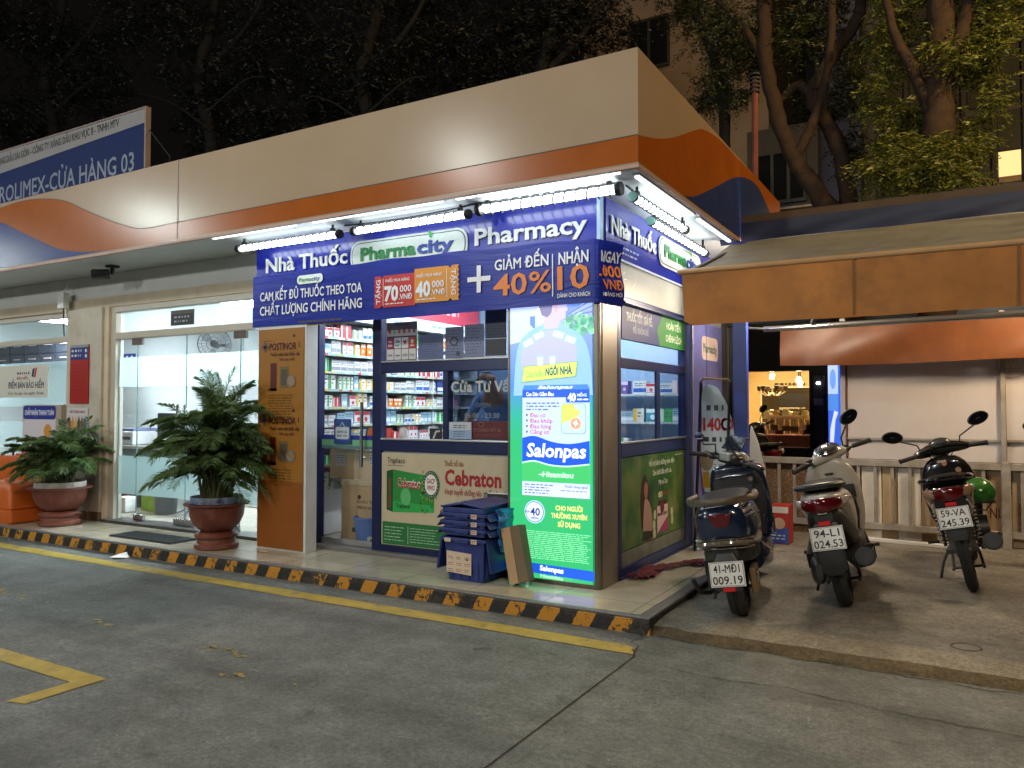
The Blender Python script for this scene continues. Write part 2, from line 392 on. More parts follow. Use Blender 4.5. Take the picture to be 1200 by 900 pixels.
# paint on the road
def strip(name, poly, mt, z=.004, n=40):
    mb = MB(); mb.quad([(x, y, z) for x, y in poly], mt); return kind(mb.build(name, local=True))
r_ = random.Random(5)
top = [(-14+i*12.28/60, 4.262+r_.uniform(-.005, .005)) for i in range(61)]; bot = [(-14+i*12.385/60, 4.112+r_.uniform(-.005, .005)) for i in range(61)]
strip('yellow_line', bot+[(-1.63, 4.15), (-1.66, 4.19), (-1.645, 4.22)]+top[::-1], M_yellow)
strip('yellow_marking', [(-9, 2.29), (-3.88, 2.29), (-3.89, 1.995), (-3.775, 2.02), (-3.77, 2.41), (-9, 2.41)], M_yellow)
for cx, cy, sx, sy, nf in ((-6.2, 3.15, .5, .05, 26), (-3.66, 3.02, .18, .05, 16), (-4.62, 3.02, .26, .05, 14), (-3.2, 2.80, .22, .08, 10)):
    mb = MB()
    for k in range(nf):
        x, y, a = cx+r_.gauss(0, sx*.55), cy+r_.gauss(0, sy*.5), r_.uniform(.006, .03)
        mb.quad([(x+a*math.cos(t)*r_.uniform(.5, 1.5), y+a*.6*math.sin(t)*r_.uniform(.5, 1.4), .004) for t in [i*2*PI/7 for i in range(7)]], M_faded)
    kind(mb.build('faded_marking', local=True))

# raised walk under the shop with its painted kerb
def tiles(name, c1, c2, grout, size, rough=.12):
    m = bpy.data.materials.new(name); n, o = nodes(m); L = n.links
    p = n.nodes.new('ShaderNodeBsdfPrincipled'); L.new(p.outputs[0], o.inputs[0])
    tc = n.nodes.new('ShaderNodeTexCoord'); b = n.nodes.new('ShaderNodeTexBrick'); L.new(tc.outputs['Object'], b.inputs['Vector'])
    b.offset = 0; b.inputs['Scale'].default_value = 1; b.inputs['Brick Width'].default_value = size; b.inputs['Row Height'].default_value = size
    b.inputs['Mortar Size'].default_value = .0035; b.inputs['Mortar Smooth'].default_value = 0
    b.inputs['Color1'].default_value = tuple(c1)+(1,); b.inputs['Color2'].default_value = tuple(c2)+(1,); b.inputs['Mortar'].default_value = tuple(grout)+(1,)
    t = n.nodes.new('ShaderNodeTexNoise'); t.inputs['Scale'].default_value = 3; t.inputs['Detail'].default_value = 8; L.new(tc.outputs['Object'], t.inputs['Vector'])
    r = n.nodes.new('ShaderNodeValToRGB'); r.color_ramp.elements[0].position = .3; r.color_ramp.elements[1].position = .62; r.color_ramp.elements[0].color = (.66, .64, .60, 1); r.color_ramp.elements[1].color = (1, 1, 1, 1)
    L.new(t.outputs['Fac'], r.inputs['Fac'])
    k = n.nodes.new('ShaderNodeMix'); k.data_type = 'RGBA'; k.blend_type = 'MULTIPLY'; k.inputs[0].default_value = .8; L.new(b.outputs['Color'], k.inputs[6]); L.new(r.outputs['Color'], k.inputs[7])
    L.new(k.outputs[2], p.inputs['Base Color'])
    mr = n.nodes.new('ShaderNodeMapRange'); mr.inputs[3].default_value = rough+.13; mr.inputs[4].default_value = rough; L.new(t.outputs['Fac'], mr.inputs[0]); L.new(mr.outputs[0], p.inputs['Roughness'])
    return m
M_walk = tiles('walk_tiles', (.52, .48, .37), (.56, .51, .40), (.20, .18, .14), .6, .07)
M_granite = mat('granite', (.16, .155, .15), .35, var=.55, scale=160, bump=.1)
def kerb_mat():
    m = bpy.data.materials.new('kerb_paint'); n, o = nodes(m); L = n.links
    p = n.nodes.new('ShaderNodeBsdfPrincipled'); L.new(p.outputs[0], o.inputs[0]); p.inputs['Roughness'].default_value = .6
    tc = n.nodes.new('ShaderNodeTexCoord'); sx = n.nodes.new('ShaderNodeSeparateXYZ'); L.new(tc.outputs['Object'], sx.inputs[0])
    def math_(op, a, b):
        k = n.nodes.new('ShaderNodeMath'); k.operation = op
        for i, q in enumerate((a, b)):
            if isinstance(q, (int, float)): k.inputs[i].default_value = q
            else: L.new(q, k.inputs[i])
        return k.outputs[0]
    t = n.nodes.new('ShaderNodeTexNoise'); t.inputs['Scale'].default_value = 22; t.inputs['Detail'].default_value = 8; t.inputs['Roughness'].default_value = .7; L.new(tc.outputs['Object'], t.inputs['Vector'])
    t2 = n.nodes.new('ShaderNodeTexNoise'); t2.inputs['Scale'].default_value = 3; L.new(tc.outputs['Object'], t2.inputs['Vector'])
    w_ = math_('MULTIPLY', math_('SUBTRACT', t.outputs['Fac'], .5), .05)
    u = math_('ADD', math_('ADD', sx.outputs[0], math_('MULTIPLY', sx.outputs[2], -.55)), w_)
    fr = math_('FRACT', math_('DIVIDE', math_('ADD', u, 20.06), .250), 0)
    st = math_('GREATER_THAN', fr, .5)
    ch = math_('GREATER_THAN', math_('ADD', t.outputs['Fac'], math_('MULTIPLY', t2.outputs['Fac'], .45)), .775)
    k = n.nodes.new('ShaderNodeMix'); k.data_type = 'RGBA'; L.new(st, k.inputs[0]); k.inputs[6].default_value = (.014, .013, .012, 1); k.inputs[7].default_value = (.50, .215, .014, 1)
    k2 = n.nodes.new('ShaderNodeMix'); k2.data_type = 'RGBA'; L.new(ch, k2.inputs[0]); L.new(k.outputs[2], k2.inputs[6]); k2.inputs[7].default_value = (.045, .032, .02, 1)
    L.new(k2.outputs[2], p.inputs['Base Color'])
    b = n.nodes.new('ShaderNodeBump'); b.inputs['Strength'].default_value = .5; b.inputs['Distance'].default_value = .008; L.new(t.outputs['Fac'], b.inputs['Height']); L.new(b.outputs[0], p.inputs['Normal'])
    return m
M_kerb = kerb_mat()
ZP = .11
mb = MB(); mb.box((-14, 4.52, -.1), (-1.72, 8.4, ZP-.004), M_granite); mb.quad([(-14, 4.535, ZP), (-1.735, 4.535, ZP), (-1.735, 8.4, ZP), (-14, 8.4, ZP)], M_walk)
kind(mb.build('pavement', local=True))
mb = MB(); mb.box((-14, 4.50, -.05), (-1.66, 4.53, ZP-.018), M_kerb); mb.box((-14, 4.495, ZP-.018), (-1.66, 4.535, ZP+.002), M_granite)
mb.box((-1.735, 4.535, ZP-.02), (-1.66, 8.4, ZP+.002), M_granite); mb.box((-1.72, 4.52, -.05), (-1.665, 8.4, ZP-.02), mat('kerb_black', (.02, .019, .018), .7, var=.4, scale=30, dirt=.6, dirtcol=(.13, .09, .06), dscale=14))
kind(mb.build('kerb', local=True, bevel=.008))
# parking slab with its broken edge
mb = MB(); r_ = random.Random(3); N = 120
rows = []
for k, (y0, z) in enumerate(((4.50, -.01), (4.535, .022), (4.575, .045), (4.68, .057), (4.86, .06), (9.2, .06), (40, .06))):
    amp = (.03, .03, .03, .045, .03, 0, 0)[k]
    rows.append([(-1.665+12*(i/N)**1.2, y0+amp*(noise.noise((i*.35, k*1.7, 0))*1.6)+(0 if k > 4 else .004*r_.random()), z) for i in range(N+1)])
V = [p for r in rows for p in r]
mb.add(V, [(j*(N+1)+i, j*(N+1)+i+1, (j+1)*(N+1)+i+1, (j+1)*(N+1)+i) for j in range(2, len(rows)-1) for i in range(N)], M_park, True)
mb.add(V, [(j*(N+1)+i, j*(N+1)+i+1, (j+1)*(N+1)+i+1, (j+1)*(N+1)+i) for j in range(2) for i in range(N)], concrete('ledge_earth', (.10, .075, .042), (.21, .16, .09), (.08, .062, .04), .9), True)
kind(mb.build('parking_slab', local=True))
mb = MB(); mb.quad([(-14, 8.4, .055), (-1.665, 8.4, .055), (-1.665, 40, .055), (-14, 40, .055)], M_road); kind(mb.build('back_yard', local=True))
crack('ledge_crack', [(-1.62, 4.515), (-1.2, 4.49), (-.7, 4.50), (-.1, 4.475), (.5, 4.47), (1.2, 4.46), (2.4, 4.45)], .010)
mb = MB()
mb.lathe([(.062, 0), (.072, .006), (.082, .0)], (-.02, 4.98, .058), mat('ring_iron', (.07, .06, .05), .8, var=.3), 24, smooth=True); kind(mb.build('drain_ring', local=True))

# =================================================================== THE STATION BUILDING
M_wgrey = mat('grey_render', (.66, .65, .62), .75, var=.1, scale=3, dirt=.35, dirtcol=(.15, .15, .15), dscale=1.5)
M_tan = mat('tan_paint', (.60, .49, .36), .6, var=.08, scale=4, dirt=.25, dirtcol=(.2, .16, .11))
M_cream = mat('cream_paint', (.50, .45, .37), .6, var=.08, scale=4, dirt=.55, dirtcol=(.24, .17, .10), dscale=2.2)
M_white = mat('white_paint', (.78, .78, .76), .5, var=.04)
M_soffit = mat('soffit_panel', (.56, .59, .58), .35, var=.06)
M_fwhite = mat('fascia_white', (.345, .255, .175), .24, spec=.22, var=.04, scale=2, dirt=.12, dirtcol=(.35, .31, .27), dscale=4)
M_forange = mat('fascia_orange', (.31, .078, .008), .24, spec=.2, var=.07, scale=5)
M_fblue = mat('fascia_blue', (.018, .035, .17), .26, spec=.25, var=.05)
M_line = mat('seam_dark', (.05, .04, .035), .6, var=0)
M_alu = mat('aluminium', (.55, .55, .56), .35, .9, var=.06)
M_steel = mat('steel', (.5, .5, .52), .25, 1., var=.06)
M_black = mat('black_plastic', (.014, .014, .015), .42, var=.15)
M_blk2 = mat('black_matt', (.02, .02, .021), .7, var=.2)

YF = 4.5; XS = -1.72; ZB = 2.885; ZT = 3.6
station = thing('station_shop', 'long low service station shop with a tan, orange and blue canopy band', 'building', (-8, 5.3, 0))
P = station
# canopy: fascia with the wave print, soffit, roof
c = Canvas((0, YF, 0), (1, 0, 0), (0, 0, 1), .002)
c.mb.box((-14, YF, ZB-.012), (XS, YF+.05, ZT), M_fwhite); c.mb.box((XS-.05, YF+.05, ZB-.012), (XS, 8.75, ZT), M_fwhite)
def smooth(pts, n=8):
    o_ = []
    for i in range(len(pts)-1):
        p0, p1, p2, p3 = [Vector(pts[min(max(k, 0), len(pts)-1)]) for k in (i-1, i, i+1, i+2)]
        for j in range(n):
            t = j/n; q = .5*((2*p1)+(p2-p0)*t+(2*p0-5*p1+4*p2-p3)*t*t+(3*p1-p0-3*p2+p3)*t**3); o_.append((q.x, q.y))
    return o_+[tuple(pts[-1])]
wo = smooth([(-12.5, 3.12), (-11.2, 3.2), (-10.0, 3.44), (-9.1, 3.545), (-8.5, 3.56), (-7.92, 3.478), (-7.49, 3.318), (-7.04, 3.15), (-6.70, 3.05), (-6.5, 3.028), (-6.2, 3.03), (-5.5, 3.035)])
wo = [(-14, 3.1)]+wo+[(XS, 3.05)]
ob = smooth([(-14, 2.9), (-12, 2.95), (-10.2, 3.3), (-9.5, 3.42), (-9.09, 3.39), (-8.81, 3.30), (-8.41, 3.147), (-7.98, 2.995), (-7.62, 2.925), (-7.2, 2.89), (-6.9, ZB)])
c.poly([(-14, ZB)]+[(XS, ZB)]+wo[::-1], M_forange, 1)
for i in range(len(wo)-1):
    (a, b), (a2, b2) = wo[i], wo[i+1]
    c.poly([(a, b), (a2, b2), (a2, b2+.006), (a, b+.006)], M_line, 2)
c.poly([(-14, ZB)]+[(-6.9, ZB)]+ob[::-1][1:], M_fblue, 2)
for x in (-6.09, -10.4): c.rect(x-.004, ZB, x+.004, ZT, mat('seam_soft', (.28, .25, .22), .6, var=0), 3)
s2 = Canvas((XS, 0, 0), (0, 1, 0), (0, 0, 1), .002, c.mb)
wo2 = smooth([(YF, 3.05), (4.84, 3.13), (5.19, 3.245), (5.69, 3.45), (5.91, 3.52), (6.27, 3.57), (6.53, 3.575), (6.9, 3.55), (7.3, 3.44)])
wo2 = [(a, min(b, ZT)) for a, b in wo2]
s2.poly([(YF, ZB), (8.75, ZB), (8.75, ZT), (7.35, ZT)]+[(7.2, 3.585), (6.53, 3.58)]+[q for q in wo2[::-1] if q[0] < 6.5], M_forange, 1)
ob2 = smooth([(5.4, ZB), (5.68, 2.95), (6.26, 3.168), (6.7, 3.34), (7.1, 3.456), (7.6, 3.52), (8.0, 3.45), (8.4, 3.32), (8.75, 3.2)])
s2.poly([(8.75, ZB)]+ob2[::-1], M_fblue, 2)
c.mb.build('fascia', P)
mb = MB(); mb.box((-14, YF-.004, ZB-.035), (XS+.004, YF+.03, ZB-.013), mat('trim_pink', (.42, .27, .21), .5)); mb.box((XS-.03, YF+.03, ZB-.035), (XS+.004, 8.75, ZB-.013), mat('trim_pink', (.42, .27, .21), .5)); mb.build('fascia_trim', P)
mb = MB(); mb.box((-14, YF+.051, ZB), (XS-.051, 8.75, ZB+.04), M_soffit)
mb.build('soffit', P)
mb = MB(); mb.box((-14, YF+.06, ZT-.06), (XS-.06, 8.75, ZT-.03), mat('roof_sheet', (.10, .10, .10), .6)); mb.build('roof', P)
# walls
mb = MB(); mb.box((-14, 5.3, 2.62), (-5.6, 5.42, ZB), M_wgrey); mb.box((-14, 5.27, 2.5), (-5.6, 5.40, 2.62), M_tan)
mb.box((-9.03, 5.22, ZP), (-8.36, 5.42, 2.5), M_cream); mb.box((-8.36, 5.25, ZP), (-8.28, 5.42, 2.5), M_tan)
mb.box((-9.045, 5.215, ZP), (-8.355, 5.3, ZP+.1), mat('brown_skirting', (.13, .08, .045), .6, var=.3))
mb.build('wall', P, bevel=.006)
# shop front left window
M_frame = mat('cream_frame', (.47, .42, .35), .4, var=.06)
mb = MB()
mb.box((-14, 5.30, 2.15), (-9.03, 5.38, 2.21), M_frame); mb.box((-14, 5.30, 2.44), (-9.03, 5.38, 2.5), M_frame)
mb.box((-14, 5.30, .25), (-9.03, 5.38, .31), M_frame); mb.box((-11.4, 5.30, .31), (-11.34, 5.38, 2.15), M_frame)
mb.box((-14, 5.31, ZP), (-9.03, 5.37, .25), M_white)
f = mb.build('window_frame', P, bevel=.004)
G_clear = glass('clear_glass'); G_frost = glass('frosted_film', opaq=.62, opcol=(.62, .80, .82)); G_trans = glass('transom_glass', opaq=.5, opcol=(.75, .88, .9))
mb = MB(); mb.quad([(-14, 5.345, .31), (-9.03, 5.345, .31), (-9.03, 5.345, 2.15), (-14, 5.345, 2.15)], G_clear); mb.build('pane', f)
mb = MB(); mb.quad([(-14, 5.345, 2.21), (-9.03, 5.345, 2.21), (-9.03, 5.345, 2.44), (-14, 5.345, 2.44)], G_trans); mb.build('pane', f)
for z0, z1 in ((1.38, 1.93), (.85, 1.2)): MB().quad([(-14, 5.342, z0), (-9.03, 5.342, z0), (-9.03, 5.342, z1), (-14, 5.342, z1)], G_frost).build('frosted_film', f)
# glass entrance
mb = MB()
mb.box((-8.28, 5.28, ZP), (-8.19, 5.38, 2.5), M_frame); mb.box((-5.66, 5.28, ZP), (-5.58, 5.38, 2.5), M_frame)
mb.box((-8.19, 5.28, 2.44), (-5.66, 5.38, 2.5), M_frame); mb.box((-8.19, 5.28, 2.135), (-5.66, 5.38, 2.205), M_frame)
df = mb.build('door_frame', P, bevel=.004)
mb = MB(); mb.quad([(-8.19, 5.34, 2.205), (-5.66, 5.34, 2.205), (-5.66, 5.34, 2.44), (-8.19, 5.34, 2.44)], G_trans); mb.build('transom_pane', df)
mb = MB(); mb.box((-8.30, 5.20, ZP), (-5.56, 5.44, ZP+.03), mat('threshold_dark', (.05, .048, .045), .4, var=.3, scale=30)); mb.build('threshold', P)
seams = (-8.185, -7.86, -7.04, -6.22, -5.665)
for i in range(4):
    mb = MB(); x0, x1 = seams[i]+.004, seams[i+1]-.004; y = 5.33
    mb.quad([(x0, y, ZP+.04), (x1, y, ZP+.04), (x1, y, 2.13), (x0, y, 2.13)], G_clear)
    dr = mb.build('glass_door' if i in (1, 2) else 'side_pane', P)
    mb = MB(); mb.quad([(x0, y-.003, 1.60), (x1, y-.003, 1.60), (x1, y-.003, 1.93), (x0, y-.003, 1.93)], G_frost); mb.build('frosted_film', dr); mb = MB()
    mb.quad([(x0, y-.003, .42), (x1, y-.003, .42), (x1, y-.003, .84), (x0, y-.003, .84)], glass('frosted_green', opaq=.8, opcol=(.30, .42, .42)))
    mb.build('frosted_film', dr)
    mb = MB(); mb.box((x0-.003, y-.006, ZP+.04), (x0+.004, y+.006, 2.13), mat('glass_edge', (.10, .22, .20), .2)); mb.build('glass_edge', dr)
for x in (-7.86, -6.22):
    mb = MB(); mb.box((x-.09, 5.315, 2.06), (x+.09, 5.345, 2.13), mat('patch_brown', (.10, .07, .055), .4)); mb.build('patch_fitting', P, bevel=.003)
for x in (-7.80, -7.12, -6.96, -6.3):
    mb = MB(); mb.box((x-.085, 5.312, ZP+.035), (x+.085, 5.348, ZP+.10), M_steel); mb.build('patch_fitting', P, bevel=.004)
for x in (-7.10, -6.98):
    mb = MB(); mb.cyl((x, 5.27, .95), (x, 5.27, 1.40), .013, M_steel)
    for z in (1.0, 1.35): mb.cyl((x, 5.27, z), (x, 5.33, z), .008, M_steel)
    mb.build('door_handle', P)
# office room behind the glass
M_owall = mat('office_wall', (.66, .72, .74), .6, var=.03); M_ofloor = tiles('office_tiles', (.50, .48, .41), (.53, .50, .43), (.35, .33, .28), .6, .08)
mb = MB(); mb.quad([(-14, 5.39, ZP+.008), (-5.56, 5.39, ZP+.008), (-5.56, 8.3, ZP+.008), (-14, 8.3, ZP+.008)], M_ofloor); mb.build('office_floor', P)
mb = MB(); mb.box((-14, 8.3, 0), (-5.6, 8.4, 2.86), M_owall); mb.box((-5.57, 5.42, 0), (-5.53, 8.4, 2.86), M_owall); mb.box((-14.1, 5.3, 0), (-14, 8.4, 2.86), M_owall)
mb.build('office_wall', P)
mb = MB(); mb.box((-14, 5.42, 2.70), (-5.6, 8.29, 2.74), M_white); mb.build('office_ceiling', P)
for x in (-11.6, -7.6, -6.3):
    mb = MB(); mb.box((x-.3, 6.0, 2.655), (x+.3, 7.2, 2.698), glow('office_panel', (.82, .94, 1.0), 50.0)); mb.box((x-.33, 5.97, 2.66), (x-.301, 7.23, 2.699), M_alu); mb.box((x+.301, 5.97, 2.66), (x+.33, 7.23, 2.699), M_alu)
    mb.build('ceiling_light', P)

# things in the office
_before = set(COL.objects)
d = thing('reception_desk', 'grey green reception desk behind the glass entrance', 'desk', (-7.2, 6.9, ZP))
mb = MB(); mb.box((-8.1, 6.6, .84), (-6.3, 7.3, .88), mat('desk_top', (.5, .52, .5), .3)); mb.build('top', d, bevel=.004)
mb = MB(); mb.box((-8.05, 6.66, .30), (-6.35, 6.69, .839), mat('desk_panel', (.14, .19, .19), .25)); mb.build('front_panel', d)
for x in (-8.05, -6.39):
    mb = MB(); mb.box((x, 6.66, ZP+.01), (x+.04, 7.25, .839), mat('desk_panel', (.14, .19, .19), .25)); mb.build('leg', d)
pr = thing('printer', 'white office printer on the left end of the reception desk', 'printer', (-7.85, 6.9, .88))
mb = MB(); mb.box((-8.05, 6.7, .882), (-7.6, 7.1, 1.06), mat('printer_white', (.7, .72, .74), .4)); mb.build('body', pr, bevel=.02)
mb = MB(); mb.box((-8.0, 6.69, .95), (-7.65, 6.705, .99), M_black); mb.build('paper_slot', pr)
mb = MB(); mb.box((-8.03, 6.72, 1.06), (-7.62, 7.08, 1.10), mat('printer_lid', (.16, .2, .34), .4)); mb.build('lid', pr, bevel=.01)
mo = thing('desk_monitor', 'dark computer monitor on the reception desk beside the printer', 'monitor', (-7.15, 6.95, .88))
mb = MB(); mb.box((-7.42, 6.93, .98), (-6.9, 6.97, 1.30), M_black); mb.build('screen', mo, bevel=.006)
mb = MB(); mb.cyl((-7.16, 6.96, .885), (-7.16, 6.96, 1.0), .025, M_black); mb.box((-7.26, 6.88, .881), (-7.06, 7.05, .893), M_black); mb.build('stand', mo)
st = thing('office_stool', 'chrome office stool with a dark round seat behind the big palm', 'stool', (-5.95, 6.4, ZP))
mb = MB(); mb.lathe([(0, .60), (.16, .60), (.18, .57), (.18, .53), (0, .52)], (-5.95, 6.4, 0), mat('stool_seat', (.05, .08, .2), .5)); mb.build('seat', st)
mb = MB(); mb.cyl((-5.95, 6.4, .2), (-5.95, 6.4, .52), .025, M_steel)
for k in range(5): mb.tube([(-5.95, 6.4, .22), (-5.95+.22*math.cos(k*1.257), 6.4+.22*math.sin(k*1.257), ZP+.03)], .014, M_steel)
mb.build('base', st)
bn = tag(MB().lathe([(.12, 0), (.15, .38), (.16, .40), (.13, .40), (.11, .03)], (-6.35, 6.3, ZP+.01), mat('dark_bin', (.07, .08, .09), .4), 20, cap=False).build('waste_bin'), 'dark grey waste bin on the office floor near the stool', 'bin')
wc = thing('white_cabinet', 'low white office cabinet at the right wall of the office', 'cabinet', (-5.85, 7.6, ZP))
mb = MB(); mb.box((-6.1, 7.2, ZP+.01), (-5.6, 8.2, .95), mat('cab_white', (.75, .78, .78), .4)); mb.build('body', wc, bevel=.006)
for y in (7.45, 7.95):
    mb = MB(); mb.box((-6.125, y-.22, .2), (-6.102, y+.22, .9), mat('cab_door', (.55, .62, .6), .4)); mb.build('door', wc, bevel=.004)
for i, (x, y, s, cc, nm) in enumerate(((-7.95, 6.45, .17, (.03, .025, .03), 'black'), (-7.6, 6.5, .16, (.12, .03, .02), 'dark red'), (-7.25, 6.48, .15, (.05, .04, .03), 'brown'), (-6.75, 6.45, .2, (.20, .33, .03), 'lime green'))):
    mb = MB(); mb.box((x-s*.7, y-.1, ZP+.01), (x+s*.7, y+.1, ZP+.01+s), mat('bag_'+nm.replace(' ', '_'), cc, .6, var=.3)); mb.tube([(x-s*.3, y, ZP+s), (x-s*.2, y, ZP+s*1.5), (x+s*.2, y, ZP+s*1.5), (x+s*.3, y, ZP+s)], .008, M_blk2)
    tag(mb.build('floor_bag', bevel=.02), '%s bag standing on the floor under the reception desk' % nm, 'bag', 'bags under the desk')
pp = MB().box((-7.0, 6.1, ZP+.01), (-6.83, 6.25, ZP+.19), mat('paper_white', (.8, .82, .8), .6)); tag(pp.build('paper_bag', bevel=.008), 'white paper bag on the office floor before the desk', 'bag')
for o in set(COL.objects)-_before:
    if o.parent is None: o.location.x -= 1.85; o.location.y -= .35
# wall fan
fn = thing('wall_fan', 'grey wall fan with round wire cage behind the glass doors', 'fan', (-9.55, 7.7, 2.1))
FX, FY, FZ = -9.55, 7.7, 2.31
FROT = Matrix.Translation((FX, FY, FZ)) @ Matrix.Rotation(rad(38), 4, 'Z') @ Matrix.Translation((-FX, -FY, -FZ))
mb = MB(); mb.xf = FROT
for q in range(24): a = q*2*PI/24; mb.tube([(FX+.04*math.cos(a), FY-.06, FZ+.04*math.sin(a)), (FX+.16*math.cos(a), FY-.05, FZ+.16*math.sin(a)), (FX+.235*math.cos(a), FY, FZ+.235*math.sin(a))], .0025, M_steel, 4)
for rr in (.10, .17, .235): mb.tube([(FX+rr*math.cos(q*2*PI/32), FY-.055+.05*(rr > .2), FZ+rr*math.sin(q*2*PI/32)) for q in range(32)], .004 if rr < .2 else .008, mat('fan_grey', (.22, .24, .27), .4), 5, True)
mb.build('cage', fn)
for k in range(3):
    mb = MB(); mb.xf = FROT; a = k*2.094; mb.prism([(.03*math.cos(a+t*.9)+r*math.cos(a+t*.9), .03*math.sin(a+t*.9)+r*math.sin(a+t*.9)) for r, t in ((.01, 0), (.17, 0), (.19, .5), (.15, .85), (.02, .6))], (FX, FY+.01, FZ), (1, 0, 0), (0, 0, 1), .006, mat('fan_blade', (.45, .5, .56), .3)); mb.build('blade', fn)
mb = MB(); mb.xf = FROT; mb.cyl((FX, FY-.03, FZ), (FX, FY+.16, FZ), .055, mat('fan_dark', (.06, .065, .075), .4)); mb.bar((FX, FY+.14, FZ), (FX+.26, FY+.2, FZ-.02), .05, .05, mat('fan_dark', (.06, .065, .075), .4)); mb.box((FX+.22, FY+.1, FZ-.16), (FX+.31, FY+.22, FZ+.12), mat('fan_grey', (.22, .24, .27), .4)); mb.build('motor', fn)
mb = MB(); mb.box((FX+.0, FY+.2, 2.0), (FX+.4, 8.298, 2.66), M_owall); mb.build('wall_bracket', fn)
ex = Canvas((-12.7, 8.26, 2.14), (1, 0, 0), (0, 0, 1)); ex.mb.box((-12.7, 8.262, 2.14), (-12.3, 8.299, 2.3), vinyl('1d3f8f'))
for k in range(3): ex.disc(.09+.13*k, .09, .035, vinyl('e8eef4'), 1)
tag(ex.mb.build('blue_notice'), 'small blue notice with white dots on the office wall', 'sign')
# drawers seen in the left window
cb = thing('wall_drawer_unit', 'dark wall unit of small drawers high in the left office window', 'cabinet', (-12.8, 7.0, 1.95))
mb = MB(); mb.box((-13.95, 6.9, 2.0), (-11.75, 7.3, 2.45), mat('unit_dark', (.045, .055, .075), .4)); mb.build('case', cb)
for i in range(5):
    for z in (2.02, 2.235):
        mb = MB(); x = -13.93+i*.435; mb.box((x, 6.88, z), (x+.41, 6.898, z+.2), mat('unit_drawer', (.06, .07, .095), .35)); dd = mb.build('drawer', cb)
        mb = MB(); mb.box((x+.12, 6.868, z+.12), (x+.31, 6.879, z+.135), mat('unit_label', (.75, .6, .6), .4)); mb.build('handle', dd)
# =================================================================== SIGN ON THE ROOF, SMALL FITTINGS OF THE STATION
sg = thing('roof_sign', 'large blue station name board standing above the canopy', 'sign', (-11, 5.25, 3.6))
c = Canvas((0, 5.2, 0), (1, 0, 0), (0, 0, 1), .002)
c.mb.box((-16, 5.2, 3.62), (-7.60, 5.235, 4.60), mat('sign_blue', (.006, .016, .085), .6, spec=.2, var=.08))
c.poly([(-16, 4.12), (-7.60, 4.446), (-7.60, 4.598), (-16, 4.598)], mat('sign_white', (.24, .22, .22), .45, var=.06), 1)
c.text('ROLIMEX-CỬA HÀNG 03', -10.52, 3.955, .205, vinyl('787e90'), w=2.74, l=2, bold=.012)
c.text('PET', -10.58, 3.955, .205, vinyl('787e90'), w=.44, l=2, bold=.012, align='r')
c.text('XĂNG DẦU SÀI GÒN - CÔNG TY XĂNG DẦU KHU VỰC II - TNHH MTV', -10.63, 4.445, .085, vinyl('26211f'), w=2.57, l=2, bold=.02, rot=.018)
c.mb.build('board', sg)
mb = MB(); fr = mat('sign_frame', (.22, .16, .14), .5)
mb.box((-16, 5.19, 4.60), (-7.575, 5.25, 4.618), fr); mb.box((-7.60, 5.19, 3.6), (-7.575, 5.25, 4.60), fr); mb.build('frame', sg)
mb = MB()
for x in (-8.2, -11, -13.5): mb.bar((x, 5.25, 4.3), (x, 6.2, 3.58), .04, .04, M_steel)
mb.build('brace', sg)
tag(MB().tube([(-7.59, 5.24, 4.38), (-6.9, 5.0, 3.9), (-6.36, 4.6, 3.60)], .006, M_blk2, 5).build('stay_wire'), 'thin stay wire from the roof sign down to the canopy edge', 'wire')
cv = thing('security_camera', 'dark security camera under the canopy soffit above the shop pillar', 'camera', (-7.9, 4.9, 2.77))
mb = MB(); mb.cyl((-7.93, 4.84, 2.775), (-7.85, 4.98, 2.79), .055, M_black); mb.cyl((-7.936, 4.83, 2.774), (-7.93, 4.84, 2.775), .045, mat('lens_glass', (.02, .02, .03), .05)); mb.build('body', cv)
mb = MB(); mb.cyl((-7.83, 5.0, 2.79), (-7.83, 5.0, 2.884), .022, M_blk2); mb.box((-7.88, 4.95, 2.862), (-7.78, 5.05, 2.884), M_blk2); mb.build('bracket', cv)
jb = thing('junction_box', 'small white junction box with cables at the top of the shop pillar', 'junction box', (-9.0, 5.2, 2.5))
mb = MB(); mb.box((-9.10, 5.14, 2.52), (-8.98, 5.215, 2.70), M_white); mb.build('box', jb, bevel=.008)
mb = MB(); mb.tube([(-9.04, 5.18, 2.52), (-9.05, 5.19, 2.3), (-9.035, 5.19, 2.2)], .007, M_blk2, 5); mb.tube([(-9.0, 5.18, 2.52), (-9.0, 5.19, 2.4)], .006, M_white, 5); mb.tube([(-9.04, 5.19, 2.7), (-9.04, 5.25, 2.88)], .007, M_white, 5); mb.build('cable', jb)
def board(x0, z0, x1, z1, y, th, mt):
    c = Canvas((0, y, 0), (1, 0, 0), (0, 0, 1)); c.mb.box((x0, y, z0), (x1, y+th, z1), mt); return c
